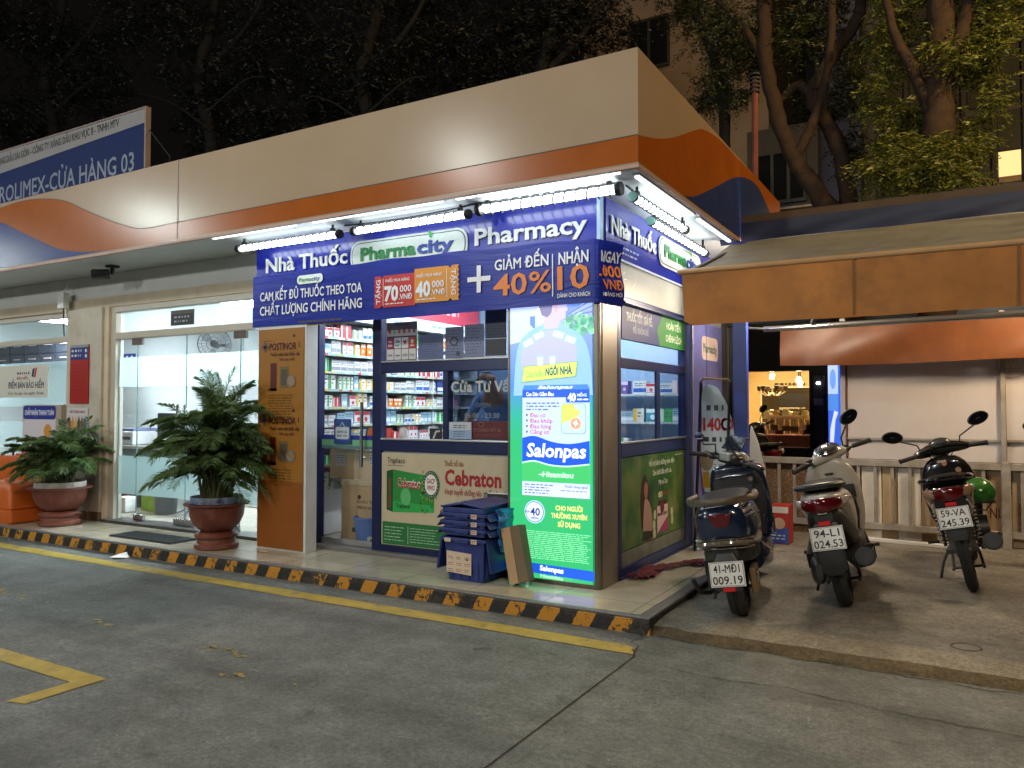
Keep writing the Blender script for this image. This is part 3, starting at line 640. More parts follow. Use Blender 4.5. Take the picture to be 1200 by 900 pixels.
# notices on the pillar
c = board(-8.93, 1.42, -8.575, 2.09, 5.205, .014, vinyl('a01a10'))
c.rect(-8.925, 1.92, -8.58, 2.06, vinyl('1c2a70'), 1); c.rect(-8.93, 2.06, -8.575, 2.09, vinyl('8d8f92'), 1)
c.lines(-8.90, 1.94, -8.70, 2.05, 2, vinyl('d8dcea'), l=2); c.disc(-8.62, 2.02, .02, vinyl('d8dcea'), 2); c.disc(-8.62, 1.96, .02, vinyl('d8dcea'), 2)
c.lines(-8.88, 1.47, -8.62, 1.88, 10, vinyl('7c100a'), .25, l=1, ragged=.1)
tag(c.mb.build('red_notice'), 'tall red notice board with blue heading on the cream pillar', 'notice')
c = board(-8.98, 1.02, -8.575, 1.37, 5.208, .008, vinyl('c9c4c8'))
c.text('HÃY CÙNG NHAU', -8.775, 1.31, .03, vinyl('a02028'), w=.30, l=1, bold=.02, align='c')
for k, cc in enumerate(('b03048', 'c08a50', 'd0a860', '303a38', '905060', '4a6a9a')): c.poly([(-8.95+.06*k, 1.10), (-8.90+.06*k, 1.10), (-8.895+.06*k, 1.2), (-8.92+.06*k, 1.28), (-8.955+.06*k, 1.2)], vinyl(cc), 1)
tag(c.mb.build('picture_notice'), 'white picture poster taped to the pillar below the red notice', 'poster')
c = board(-10.95, 1.50, -9.60, 1.895, 5.325, .01, vinyl('cfcac0'))
c.text('ĐIỂM BÁN BẢO HIỂM', -10.48, 1.615, .075, vinyl('2a2f52'), w=.80, l=1, bold=.018)
c.text('Ô tô - Xe máy - Con người - Tài sản', -10.48, 1.535, .032, vinyl('3a3a44'), w=.80, l=1, bold=.012)
c.text('BẢO HIỂM', -10.28, 1.722, .033, vinyl('a5483a'), w=.25, l=1, bold=.02); c.lines(-10.28, 1.78, -9.98, 1.82, 1, vinyl('555a66'), .7, l=1)
c.poly([(-9.95, 1.76), (-9.91, 1.745), (-9.88, 1.86), (-9.93, 1.85)], vinyl('22305c'), 1); c.poly([(-9.90, 1.74), (-9.86, 1.75), (-9.83, 1.87), (-9.865, 1.86)], vinyl('b02a2c'), 1)
tag(c.mb.build('insurance_sign'), 'cream insurance sign with blue and red emblem in the left window', 'sign')
t = thing('payment_sign', 'white upright payment sign with blue heading behind the small palm', 'sign', (-9.4, 5.1, ZP))
c = Canvas((0, 5.16, 0), (1, 0, 0), (0, 0, 1)); c.mb.box((-9.82, 5.16, .62), (-9.02, 5.24, 1.405), mat('signbox_cream', (.40, .33, .26), .5))
c.rrect(-9.80, .64, -9.12, 1.395, .05, vinyl('cfc6ce'), 1); c.rrect(-9.80, 1.235, -9.12, 1.395, .04, vinyl('27348c'), 2)
c.text('CHẤP NHẬN THANH TOÁN', -9.765, 1.285, .058, vinyl('e8eaf2'), w=.61, l=3, bold=.02); c.disc(-9.28, 1.1, .08, vinyl('c88a3a'), 2); c.text('CARD', -9.76, .80, .09, vinyl('2a2a30'), w=.3, l=2, bold=.02) if False else None
c.mb.build('panel', t, bevel=0)
mb = MB(); mb.box((-9.75, 5.12, ZP), (-9.08, 5.285, ZP+.03), M_blk2); mb.box((-9.70, 5.19, ZP+.03), (-9.66, 5.22, .62), M_blk2); mb.box((-9.17, 5.19, ZP+.03), (-9.13, 5.22, .62), M_blk2); mb.build('stand', t)
c = board(-7.30, 2.24, -6.93, 2.40, 5.325, .008, vinyl('1d1c22')); c.rect(-7.30, 2.36, -6.93, 2.40, vinyl('4a4038'), 1); c.lines(-7.24, 2.26, -6.99, 2.35, 2, vinyl('9c9aa2'), .4, l=1)
tag(c.mb.build('door_plate'), 'small dark door plate on the glass above the shop entrance', 'sign')
# metal floor grate on the walk
gm = MB(); M_g = mat('grate', (.10, .105, .11), .35, .8)
gm.box((-7.30, 4.66, ZP+.001), (-6.35, 4.96, ZP+.006), mat('grate_under', (.04, .04, .04), .6))
for i in range(33): x = -7.28+i*.028; gm.box((x, 4.67, ZP+.006), (x+.010, 4.95, ZP+.016), M_g)
for i in range(11): y = 4.67+i*.027; gm.box((-7.29, y, ZP+.008), (-6.36, y+.008, ZP+.018), M_g)
tag(gm.build('floor_grate'), 'grey metal floor grate on the tiled walk before the entrance', 'grate')
# =================================================================== THE PHARMACY KIOSK
kx0, kx1, kdep = -5.55, -2.2, 8.2
K = thing('pharmacy_kiosk', 'blue framed pharmacy kiosk with lit windows on the corner of the walk', 'building', (-3.9, 5.3, ZP))
M_navy = mat('navy_aluminium', (.010, .016, .075), .32, .2, var=.2, scale=12)
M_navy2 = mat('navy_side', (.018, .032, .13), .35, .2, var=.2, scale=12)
M_brown = mat('bronze_aluminium', (.16, .135, .105), .32, .75, var=.2, scale=3)
M_in = mat('kiosk_inner_white', (.72, .74, .76), .5, var=.03)
W = .0
mb = MB()
mb.box((-5.56, 4.965, ZP), (-4.96, 5.10, 2.5), mat('pillar_white', (.62, .64, .64), .5, var=.06, dirt=.2, dirtcol=(.3, .3, .3), dscale=5)); mb.build('pillar', K, bevel=.004); mb = MB(); mb.box((-5.56, 5.31, ZP), (-5.171, 5.34, 2.5), M_in); mb.build('front_wall', K)
mb = MB(); mb.box((-2.262, 5.0, ZP), (-2.2, 5.32, 2.5), M_brown); mb.box((-2.205, 5.03, ZP), (-2.194, 5.29, 2.44), mat('bronze_face', (.22, .19, .155), .4, .55, var=.15, scale=2)); mb.build('corner_post', K, bevel=.004)
mb = MB(); mb.box((-5.54, 5.04, 2.42), (-2.205, 5.28, ZB-.002), mat('box_backing', (.2, .2, .22), .6)); mb.box((-2.235, 5.28, 2.20), (-2.205, 8.2, ZB-.002), mat('box_backing', (.2, .2, .22), .6)); mb.build('lintel', K)
c = Canvas((-2.2, 0, 0), (0, 1, 0), (0, 0, 1)); c.mb.box((-2.22, 5.12, 2.205), (-2.2, 7.06, 2.45), mat('panel_white', (.46, .50, .50), .35, var=.05))
for pts in (((5.42, 2.36), (5.46, 2.39), (5.45, 2.33), (5.50, 2.34)), ((5.62, 2.29), (5.68, 2.33), (5.70, 2.41))):
    for i in range(len(pts)-1):
        (a, b), (a2, b2) = pts[i], pts[i+1]; c.poly([(a, b-.004), (a2, b2-.004), (a2, b2+.004), (a, b+.004)], vinyl('f4fafa'), 1)
c.mb.build('side_panel', K)
# front frame
mb = MB(); y0, y1 = 5.26, 5.34
for a in ((-5.17, ZP, -5.10, 2.5), (-4.47, ZP, -4.375, 2.5), (-4.375, 1.67, -2.27, 1.765), (-3.722, 1.10, -3.668, 1.67), (-4.375, 1.0, -2.27, 1.10), (-4.375, ZP+.03, -2.27, .20), (-5.10, 2.30, -4.47, 2.5), (-4.375, 2.30, -2.27, 2.5), (-2.33, .2, -2.262, 2.3)):
    mb.box((a[0], y0, a[1]), (a[2], y1, a[3]), M_navy)
mb.box((-4.365, 5.245, 1.095), (-2.95, 5.262, 1.112), M_alu); mb.box((-4.365, 5.245, 1.758), (-2.95, 5.262, 1.772), M_alu)
mb.build('front_frame', K, bevel=.005)
mb = MB(); mb.box((-5.19, 5.20, ZP), (-2.27, 5.40, ZP+.035), M_granite); mb.build('threshold', K, bevel=.005)
G_kiosk = glass('kiosk_glass', refl=.03)
def pane(name, x0, z0, x1, z1, y, mt, par=K):
    mb = MB(); mb.quad([(x0, y, z0), (x1, y, z0), (x1, y, z1), (x0, y, z1)], mt); return mb.build(name, par)
pane('upper_window', -4.375, 1.765, -2.33, 2.30, 5.30, G_kiosk)
pane('sliding_window', -4.375, 1.10, -3.70, 1.67, 5.31, G_kiosk)
pane('dark_window', -3.69, 1.10, -2.33, 1.67, 5.29, glass('dark_film', tint=(.16, .19, .25), refl=.05))
pane('back_panel', -4.375, .2, -2.33, 1.0, 5.30, M_in)
dr = pane('glass_door', -5.10, ZP+.05, -4.47, 2.30, 5.305, G_kiosk)
mb = MB(); mb.box((-5.095, 5.30, ZP+.04), (-4.475, 5.315, ZP+.09), M_alu); mb.build('door_rail', dr)
for x, y in ((-4.585, 5.255), (-4.525, 5.36)):
    mb = MB(); mb.cyl((x, y, .85), (x, y, 1.42), .016, M_steel)
    for z in (.93, 1.36): mb.cyl((x, y, z), (x, 5.305, z), .008, M_steel)
    mb.build('handle', dr)
mb = MB()
for z0, z1, cc in ((1.085, 1.125, '1b2a8a'), (1.03, 1.085, '6fae84'), (1.0, 1.03, '56707a')): mb.quad([(-5.098, 5.303, z0), (-4.472, 5.303, z0), (-4.472, 5.303, z1), (-5.098, 5.303, z1)], vinyl(cc))
mb.build('door_stripe', dr)
# side frame
mb = MB(); xa, xb = -2.265, -2.2
for a in ((5.325, ZP, 5.385, 2.2), (6.89, ZP, 7.07, 2.2), (5.385, 1.67, 6.89, 1.745), (5.385, 1.0, 6.89, 1.10), (5.385, ZP, 6.89, .19), (5.325, 2.14, 7.07, 2.205)):
    mb.box((xa, a[0], a[1]), (xb, a[2], a[3]), M_navy2)
mb.box((-2.225, 6.16, 1.10), (-2.205, 6.25, 1.67), M_navy2); mb.box((-2.215, 5.4, 1.10), (-2.19, 6.89, 1.115), M_alu); mb.box((-2.25, 5.385, .19), (-2.21, 6.89, .30), mat('side_plinth', (.16, .17, .14), .5, var=.3))
mb.box((-2.2, 5.33, ZP), (-2.188, 7.06, .13), M_navy2); mb.box((-2.198, 5.35, 2.14), (-2.15, 7.05, 2.16), M_navy2); mb.box((-2.198, 7.06, ZP), (-2.175, 7.075, 2.2), M_alu)
mb.build('side_frame', K, bevel=.005)
def spane(name, ya, z0, yb, z1, x, mt):
    mb = MB(); mb.quad([(x, ya, z0), (x, yb, z0), (x, yb, z1), (x, ya, z1)], mt); return mb.build(name, K)
spane('side_upper_pane', 5.385, 1.745, 6.89, 2.14, -2.235, G_kiosk)
spane('side_sliding_pane', 5.385, 1.10, 6.2, 1.67, -2.218, glass('side_glass', tint=(.75, .8, .85), refl=.07))
spane('side_sliding_pane', 6.2, 1.10, 6.89, 1.67, -2.235, glass('side_glass2', tint=(.45, .5, .55), refl=.09))
spane('side_back_panel', 5.385, .19, 6.89, 1.0, -2.24, M_in)
# shell inside
mb = MB(); mb.quad([(-5.52, 5.35, ZP+.012), (-2.27, 5.35, ZP+.012), (-2.27, kdep, ZP+.012), (-5.52, kdep, ZP+.012)], M_ofloor); mb.build('kiosk_floor', K)
mb = MB(); mb.box((-5.53, 5.30, ZP), (-5.48, kdep, 2.8), M_in); mb.box((-5.53, kdep, ZP), (-2.2, kdep+.06, 2.8), mat('kiosk_back_blue', (.30, .45, .66), .5, var=.03)); mb.box((-2.26, 7.07, ZP), (-2.205, kdep, 2.2), M_in); mb.build('kiosk_wall', K)
mb = MB(); mb.box((-5.48, 5.29, 2.62), (-2.27, kdep, 2.66), M_in); mb.build('kiosk_ceiling', K)
for x, y in ((-4.7, 5.93), (-4.55, 7.2), (-3.2, 6.0), (-3.2, 7.4)):
    mb = MB(); mb.box((x-.06, y-.55, 2.565), (x+.06, y+.55, 2.618), glow('kiosk_tube', (.86, .95, 1.0), 42.0)); mb.build('ceiling_light', K)

# --- sign boards over the kiosk
M_sb = mat('sign_royal_blue', (.012, .024, .34), .24, var=.06, scale=2, coat=.4)
def raised(c, t, a, b, h, mt, w, l0=2, n=6, **k):      # moulded letters: stacked layers give them body
    for i in range(n): c.text(t, a, b, h, mt, w=w, l=l0+i, **k)
M_letter = mat('letter_white', (.72, .74, .76), .3, var=0)
def pill(c, a0, b0, a1, b1, tw=None, h=None):
    r = (b1-b0)/2*.8
    for i in range(5): c.rrect(a0, b0, a1, b1, r, vinyl('d5ddda'), 2+i)
    c.rrect(a0+.016, b0+.016, a1-.016, b1-.016, r-.012, vinyl('203a46'), 7); c.rrect(a0+.024, b0+.024, a1-.024, b1-.024, r-.02, vinyl('cfdcd8'), 8)
    w_ = a1-a0; hh = (b1-b0)*.42; bz = b0+(b1-b0)*.33
    for i in range(4):
        c.text('Pharma', a0+w_*.10, bz, hh, vinyl('16813f'), w=w_*.485, l=9+i, bold=.03); c.text('city', a0+w_*.597, bz, hh, vinyl('1d3d9a'), w=w_*.30, l=9+i, bold=.03)
    q = a0+w_*.70; c.poly([(q, bz+hh*1.15), (q+hh*.2, bz+hh*1.1), (q+hh*.32, bz+hh*1.4), (q+hh*.1, bz+hh*1.62), (q-hh*.1, bz+hh*1.65)], vinyl('2aa04a'), 12)
S = thing('shop_sign', 'blue pharmacy sign board with raised white letters across the kiosk front', 'sign', (-3.9, 5.0, 2.43))
c = Canvas((0, 5.0, 0), (1, 0, 0), (0, 0, 1), .002); c.mb.box((-5.635, 5.0, 2.40), (-2.205, 5.04, 2.868), M_sb)
raised(c, 'Nhà Thuốc', -5.50, 2.60, .125, M_letter, .98, bold=.022); raised(c, 'Pharmacy', -3.235, 2.612, .125, M_letter, .945, bold=.022)
pill(c, -4.485, 2.52, -3.30, 2.768)
c.mb.build('board', S)
mb = MB(); mb.box((-5.65, 4.995, 2.868), (-2.19, 5.05, 2.882), M_alu); mb.box((-2.215, 4.985, 2.40), (-2.19, 5.04, 2.868), mat('edge_lightblue', (.35, .5, .75), .3)); mb.build('trim', S)
S = thing('side_shop_sign', 'blue pharmacy sign board round the corner on the kiosk side', 'sign', (-2.19, 6.0, 2.43))
c = Canvas((-2.19, 0, 0), (0, 1, 0), (0, 0, 1), .002); c.mb.box((-2.23, 5.09, 2.455), (-2.19, 8.15, 2.868), M_sb)
raised(c, 'Nhà Thuốc', 5.16, 2.63, .125, M_letter, .93, bold=.022); pill(c, 6.16, 2.56, 7.35, 2.81)
c.lines(5.35, 2.50, 5.75, 2.58, 2, vinyl('9fb0e0'), .35, l=1)
c.rect(5.09, 2.455, 8.15, 2.472, vinyl('b8c8e8'), 1)
c.mb.build('board', S)
# --- banner: a plastic sheet stretched over the front and round the corner
class Sheet(Canvas):
    def P(s, a, b, l):
        t = l*.0034
        wob = .007*noise.noise((a*1.3, b*2.6+a*.55, 3.1))+.0018*noise.noise((a*4.2, b*7+a*1.9, 1.7))
        x = -5.63+a; yb = 4.955+wob
        if a < 3.40: return Vector((x, yb-t, b))
        q = min(1, (a-3.40)/.09); ang = q*PI/2; r_ = .055
        X = -2.23+math.sin(ang)*(r_+t+.0)-wob*.5; Y = yb+r_-math.cos(ang)*(r_+t)
        if a > 3.49: Y += .86*(a-3.49); X += .46*(a-3.49)+.014*math.sin((b-2.1)*17)
        return Vector((X, Y, b))
    def fine(s, V, F): return V, F
def banner_mat():
    m = mat('banner_plastic', (.010, .024, .27), .36, spec=.25, var=.12, scale=1.5)
    n = m.node_tree; p = [q for q in n.nodes if q.type == 'BSDF_PRINCIPLED'][0]
    tc = n.nodes.new('ShaderNodeTexCoord'); mp = n.nodes.new('ShaderNodeMapping'); mp.inputs['Rotation'].default_value = (0, rad(-14), 0); mp.inputs['Scale'].default_value = (.8, 2, 7)
    t = n.nodes.new('ShaderNodeTexNoise'); t.inputs['Scale'].default_value = 2.2; t.inputs['Detail'].default_value = 4; t.inputs['Distortion'].default_value = 1.2
    n.links.new(tc.outputs['Object'], mp.inputs[0]); n.links.new(mp.outputs[0], t.inputs['Vector'])
    b = n.nodes.new('ShaderNodeBump'); b.inputs['Strength'].default_value = .28; b.inputs['Distance'].default_value = .02; n.links.new(t.outputs['Fac'], b.inputs['Height']); n.links.new(b.outputs[0], p.inputs['Normal'])
    return m
c = Sheet((0, 0, 0), (1, 0, 0), (0, 0, 1)); NA, NB = 260, 26; LA = 3.665
M_ban = banner_mat(); V = []
for j in range(NB+1):
    for i in range(NA+1):
        a = LA*i/NA; tz = 2.562+.016*math.sin(a*1.1)+.006*math.sin(a*9)-(max(0, a-3.4)*.12); bz = 2.098+.006*math.sin(a*2.3+1)-(max(0, a-3.4)*.05)
        V.append(c.P(a, bz+(tz-bz)*j/NB, 0))
c.mb.add(V, [(j*(NA+1)+i, j*(NA+1)+i+1, (j+1)*(NA+1)+i+1, (j+1)*(NA+1)+i) for j in range(NB) for i in range(NA)], M_ban, True)
bw = vinyl('dfe2ea'); bo = vinyl('d9791c'); A = 5.63
c.rrect(.565, 2.452, .87, 2.528, .034, vinyl('dde8e4'), 3); c.text('Pharma', .59, 2.472, .035, vinyl('16813f'), w=.145, l=4, bold=.016); c.text('city', .74, 2.472, .035, vinyl('1d3d9a'), w=.10, l=4, bold=.016)
c.text('CAM KẾT ĐỦ THUỐC THEO TOA', .105, 2.335, .078, bw, w=1.205, l=3, bold=.016); c.text('CHẤT LƯỢNG CHÍNH HÃNG', .105, 2.203, .082, bw, w=1.205, l=3, bold=.016)
def ticket(a0, a1, b0, b1, cc, flip):
    n = 7; z = [b0+(b1-b0)*k/(2*n) for k in range(2*n+1)]; side = [((.014 if k % 2 else 0), z[k]) for k in range(2*n+1)]
    s_ = .085
    if not flip: pts = [(a1, b0), (a1, b1), (a0+s_+.02, b1), (a0+s_, b1-.02), (a0+s_-.02, b1)]+[(a0+q, y) for q, y in side[::-1]]+[(a0+s_-.02, b0), (a0+s_, b0+.02), (a0+s_+.02, b0)]
    else: pts = [(a0, b0), (a1-s_-.02, b0), (a1-s_, b0+.02), (a1-s_+.02, b0)]+[(a1-q, y) for q, y in side]+[(a1-s_+.02, b1), (a1-s_, b1-.02), (a1-s_-.02, b1), (a0, b1)]
    c.poly(pts, vinyl(cc), 3)
ticket(1.44, 1.862, 2.185, 2.445, 'b81c1c', False); ticket(1.856, 2.285, 2.20, 2.472, 'cf8a22', True)
c.text('TẶNG', 1.512, 2.215, .042, bw, w=.20, l=5, bold=.018, rot=PI/2); c.text('TẶNG', 2.215, 2.44, .042, bw, w=.20, l=5, bold=.018, rot=-PI/2)
for a, n_, b in ((1.555, '70', 2.238), (1.872, '40', 2.25)):
    c.text('PHIẾU MUA HÀNG', a+.01, b+.15, .024, bw, w=.245, l=5, bold=.016); c.text(n_, a, b, .115, bw, w=.145, l=5, bold=.04)
    c.text('000', a+.158, b+.062, .052, bw, w=.115, l=5, bold=.0185); c.text('.VNĐ', a+.15, b+.003, .042, bw, w=.13, l=5, bold=.018); c.lines(a+.01, b-.035, a+.2, b-.018, 1, bw, .5, l=5)
c.rect(1.54, 2.20, 1.544, 2.42, bw, 5); c.rect(2.17, 2.225, 2.174, 2.45, bw, 5)
c.rect(2.36, 2.325, 2.565, 2.362, bw, 3); c.rect(2.445, 2.24, 2.482, 2.446, bw, 4)
c.text('GIẢM ĐẾN', 2.60, 2.395, .080, bw, w=.455, l=3, bold=.018); c.text('40', 2.592, 2.205, .155, bo, w=.285, l=3, bold=.0185); c.text('%', 2.892, 2.205, .155, bo, w=.185, l=3, bold=.012)
c.rect(3.083, 2.165, 3.091, 2.47, bw, 3)
c.text('NHẬN', 3.135, 2.392, .082, bw, w=.235, l=3, bold=.025); c.text('NGAY', 3.455, 2.392, .074, bw, w=.19, l=3, bold=.025); c.text('10', 3.125, 2.212, .165, bo, w=.25, l=3, bold=.018)
c.text('.000', 3.44, 2.288, .082, bo, w=.205, l=3, bold=.018); c.text('VNĐ', 3.465, 2.198, .068, bo, w=.175, l=3, bold=.018); c.text('DÀNH CHO KHÁCH', 3.125, 2.152, .030, bw, w=.255, l=3, bold=.015); c.text('HÀNG MỚI', 3.47, 2.150, .026, bw, w=.165, l=3, bold=.015)
tag(c.mb.build('banner'), 'wrinkled blue promotion banner stretched below the front sign and round the corner', 'banner')
c = board(-5.63, 2.075, -4.98, 2.108, 4.967, .006, vinyl('a8bcd8')); c.lines(-5.6, 2.08, -5.05, 2.103, 1, vinyl('e8eef6'), .6, l=1)
tag(c.mb.build('banner_strip'), 'narrow pale blue strip hanging under the left end of the banner', 'banner')
c = Canvas((0, 4.97, 0), (1, .02, 0), (0, 0, 1)); c.mb.box((-5.02, 4.97, 2.088), (-4.42, 4.98, 2.14), vinyl('c2a52c')); c.lines(-4.97, 2.098, -4.47, 2.122, 1, vinyl('4a3d10'), .6, l=1)
tag(c.mb.build('banner_strip'), 'crumpled yellow strip with small lettering under the banner over the door', 'banner')

# --- orange poster on the pillar
c = Canvas((0, 4.955, 0), (1, 0, 0), (0, 0, 1)); M_or = mat('poster_orange', (.30, .125, .014), .4, var=.1, scale=1.5)
c.mb.box((-5.545, 4.955, ZP+.015), (-4.985, 4.964, 2.075), M_or)
m2 = mat('poster_rust', (.24, .07, .006), .4, var=.1); c.rect(-5.54, ZP+.02, -4.99, .72, m2, 1)
for b in (1.50, .84):
    c.text('POSTINOR', -5.405, b+.385, .062, vinyl('42100c'), w=.335, l=2, bold=.025); c.text('1', -5.045, b+.40, .05, vinyl('42100c'), l=2, bold=.01)
    c.disc(-5.46, b+.415, .036, vinyl('55545a'), 2); c.rect(-5.505, b+.403, -5.415, b+.427, vinyl('6a4038'), 3); c.rect(-5.472, b+.37, -5.448, b+.46, vinyl('6a4038'), 3)
    c.text('Thuốc tránh thai khẩn cấp', -5.395, b+.332, .028, vinyl('2a0c06'), w=.365, l=2, bold=.02); c.text('Viên duy nhất', -5.28, b+.288, .024, vinyl('5e140c'), w=.19, l=2, bold=.02)
    c.text('1', -5.39, b+.03, .235, vinyl('4f0f0d'), w=.075, l=2, bold=.03); c.rect(-5.42, b+.02, -5.31, b+.045, vinyl('4f0f0d'), 2)
    c.rect(-5.27, b+.05, -5.165, b+.235, vinyl('6b5536'), 2); c.rect(-5.255, b+.07, -5.18, b+.21, vinyl('4c4438'), 3); c.disc(-5.13, b+.105, .055, vinyl('7a6a58'), 4); c.disc(-5.13, b+.105, .042, vinyl('8a7864'), 5)
    if b > 1: c.lines(-5.41, b-.27, -5.10, b-.005, 11, vinyl('5e3c12'), .35, l=2, ragged=.1)
    else: c.lines(-5.41, b-.16, -5.10, b-.005, 6, vinyl('5e3c12'), .35, l=2, ragged=.1)
    c.disc(-5.10, b+.505, .014, vinyl('2a0c06'), 2); c.lines(-5.48, b+.465, -5.36, b+.475, 1, vinyl('5e3c12'), .6, l=2)
tag(c.mb.build('pillar_poster'), 'tall orange medicine poster covering the pillar beside the glass door', 'poster')

# --- poster under the counter window
c = Canvas((0, 5.255, 0), (1, 0, 0), (0, 0, 1)); c.mb.box((-4.355, 5.255, .205), (-2.34, 5.264, .985), mat('poster_cream', (.50, .42, .29), .45, var=.06))
c.ux = Vector((.73, 0, 0)); c.o.x = -1.172
c.rect(-4.345, .21, -2.35, .40, vinyl('1a6a30'), 1); c.rect(-3.97, .225, -3.965, .375, vinyl('cfd8c8'), 2); c.lines(-4.31, .235, -4.0, .37, 5, vinyl('b8d0b4'), .22, l=2); c.lines(-3.94, .235, -3.5, .37, 6, vinyl('b8d0b4'), .2, l=2)
c.text('Traphaco', -4.275, .90, .048, vinyl('1c2a20'), w=.26, l=1, bold=.012); c.lines(-4.27, .875, -4.03, .885, 1, vinyl('4a5a48'), .5, l=1)
c.poly([(-4.285, .50), (-4.19, .485), (-4.19, .845), (-4.285, .83)], vinyl('0e4a1e'), 1); c.poly([(-4.19, .485), (-3.60, .505), (-3.60, .80), (-4.19, .845)], vinyl('1c8434'), 1); c.poly([(-4.19, .485), (-3.60, .505), (-3.60, .56), (-4.19, .58)], vinyl('27a048'), 2)
c.text('Cebraton', -4.13, .70, .075, vinyl('e6dcd8'), w=.34, l=2, bold=.05); c.text('Cebraton', -4.13, .70, .075, vinyl('a01c1c'), w=.34, l=3, bold=.02, rot=-.03); c.text('Cebraton', -4.225, .52, .03, vinyl('b02a20'), w=.25, l=2, bold=.02, rot=PI/2)
c.disc(-4.0, .62, .075, vinyl('58b06a'), 3); c.text('Traphaco', -4.14, .525, .035, vinyl('0a3016'), w=.2, l=3, bold=.015)
r_ = random.Random(4)
for k in range(70): a = -3.72+r_.gauss(0, .06); b = .66+r_.gauss(0, .07); c.disc(a, b, r_.uniform(.005, .014), vinyl(('6a9a2c', '2c5a1c', '8ab03c')[k % 3]), 3, n=6)
c.disc(-3.64, .735, .115, vinyl('1d4a30'), 4); c.disc(-3.64, .735, .085, vinyl('e2dfd4'), 5); c.text('GACP', -3.64, .745, .04, vinyl('96304a'), w=.115, l=6, bold=.02, align='c'); c.text('WHO', -3.64, .69, .04, vinyl('96304a'), w=.105, l=6, bold=.02, align='c')
for q in range(22): c.disc(-3.64+.1*math.cos(q*.2856), .735+.1*math.sin(q*.2856), .007, vinyl('9ab8a0'), 5, n=6)
c.text('Thuốc bổ não', -3.46, .895, .042, vinyl('7a2020'), w=.26, l=1, bold=.02); c.text('Cebraton', -3.455, .745, .12, vinyl('98121a'), w=.74, l=1, bold=.035); c.text('Hoạt huyết dưỡng não', -3.455, .665, .045, vinyl('8a2020'), w=.49, l=1, bold=.02, shear=.2); c.text('thế hệ mới', -2.94, .665, .045, vinyl('1d3a2a'), w=.30, l=1, bold=.02, shear=.2); c.text('Điều trị', -3.52, .50, .035, vinyl('98121a'), w=.2, l=1, bold=.02)
tag(c.mb.build('medicine_poster'), 'cream medicine poster with green box picture under the counter window', 'poster')

# --- papers on the upper window
c = board(-4.335, 1.772, -4.005, 2.105, 5.285, .006, vinyl('b8aeb4'))
c.text('THANH TOÁN', -4.17, 2.075, .016, vinyl('3a2a30'), w=.15, l=1, bold=.02, align='c')
for k, cc in enumerate(('8a2a30', '5a9a80', 'a03a44', '7a3058', 'b04a38', '4a4a60')): c.rect(-4.315+k*.053, 2.01, -4.285+k*.053, 2.045, vinyl(cc), 1)
c.rect(-4.33, 1.777, -4.01, 1.985, vinyl('2e1c48'), 1)
for i in range(4):
    for j in range(2):
        cc = ('86104e', 'd0d4d2', 'd0ccd0', 'b83818')[i] if j == 0 else 'ccc8cc'; a = -4.326+i*.079; b = 1.88-j*.098; c.rect(a, b, a+.073, b+.092, vinyl(cc), 2)
        if j == 0 and i == 0: c.text('mo', a+.036, b+.05, .026, vinyl('f0c8dc'), w=.045, l=3, bold=.04, align='c'); c.text('mo', a+.036, b+.018, .026, vinyl('f0c8dc'), w=.045, l=3, bold=.04, align='c')
        if j == 0 and i == 1: c.text('Zalo', a+.036, b+.05, .024, vinyl('2a3a80'), w=.05, l=3, bold=.03, align='c'); c.text('pay', a+.036, b+.018, .022, vinyl('2a8a4a'), w=.045, l=3, bold=.03, align='c')
        if j == 0 and i == 2: c.poly([(a+.036, b+.03), (a+.058, b+.058), (a+.047, b+.07), (a+.036, b+.06), (a+.025, b+.07), (a+.014, b+.058)], vinyl('a01828'), 3)
        if j == 0 and i == 3: c.disc(a+.036, b+.055, .018, vinyl('e8d8d0'), 3); c.lines(a+.015, b+.015, a+.058, b+.028, 1, vinyl('e8d8d0'), .6, l=3)
        if j == 1: c.text(('VISA', 'napas', 'JCB', 'Pay')[i], a+.036, b+.03, .02, vinyl(('22305c', '3a4a60', '30303a', '3a7a5a')[i]), w=.05, l=3, bold=.02, align='c')
tag(c.mb.build('payment_poster'), 'poster of payment logos in the upper left of the counter window', 'poster')
for x0, z0, x1, z1, cc, lab in ((-3.995, 1.775, -3.735, 1.985, '5a6690', 'wide blue grey paper beside the payment poster'), (-3.715, 1.775, -3.535, 2.035, '6c7496', 'blue grey paper with a seal drawing, third along the upper window'), (-3.52, 1.78, -3.335, 2.045, '757da0', 'pale blue grey paper, fourth along the upper window'), (-3.325, 1.925, -3.13, 2.165, '4c5468', 'grey paper on top at the right end of the upper window'), (-3.325, 1.785, -3.13, 1.918, '30343e', 'dark paper below at the right end of the upper window')):
    c = board(x0, z0, x1, z1, 5.286, .004, mat('paper_'+cc, cc, .5, var=.08)); dark = vinyl('%02x%02x%02x' % tuple(int(int(cc[i:i+2], 16)*.55) for i in (0, 2, 4)))
    c.lines(x0+.015, z0+.02, x1-.015, z1-.02, 9, dark, .22, l=1, ragged=.3)
    if 'seal' in lab: c.disc((x0+x1)/2, (z0+z1)/2+.01, .04, dark, 2); c.disc((x0+x1)/2, (z0+z1)/2+.01, .025, mat('paper_'+cc, cc, .5), 3); c.disc(x1-.05, z0+.04, .02, dark, 2)
    c.mb.box((x0-.004, 5.287, z0-.006), (x1+.004, 5.289, z0), vinyl('c0c8d0')); tag(c.mb.build('window_paper'), lab, 'paper')
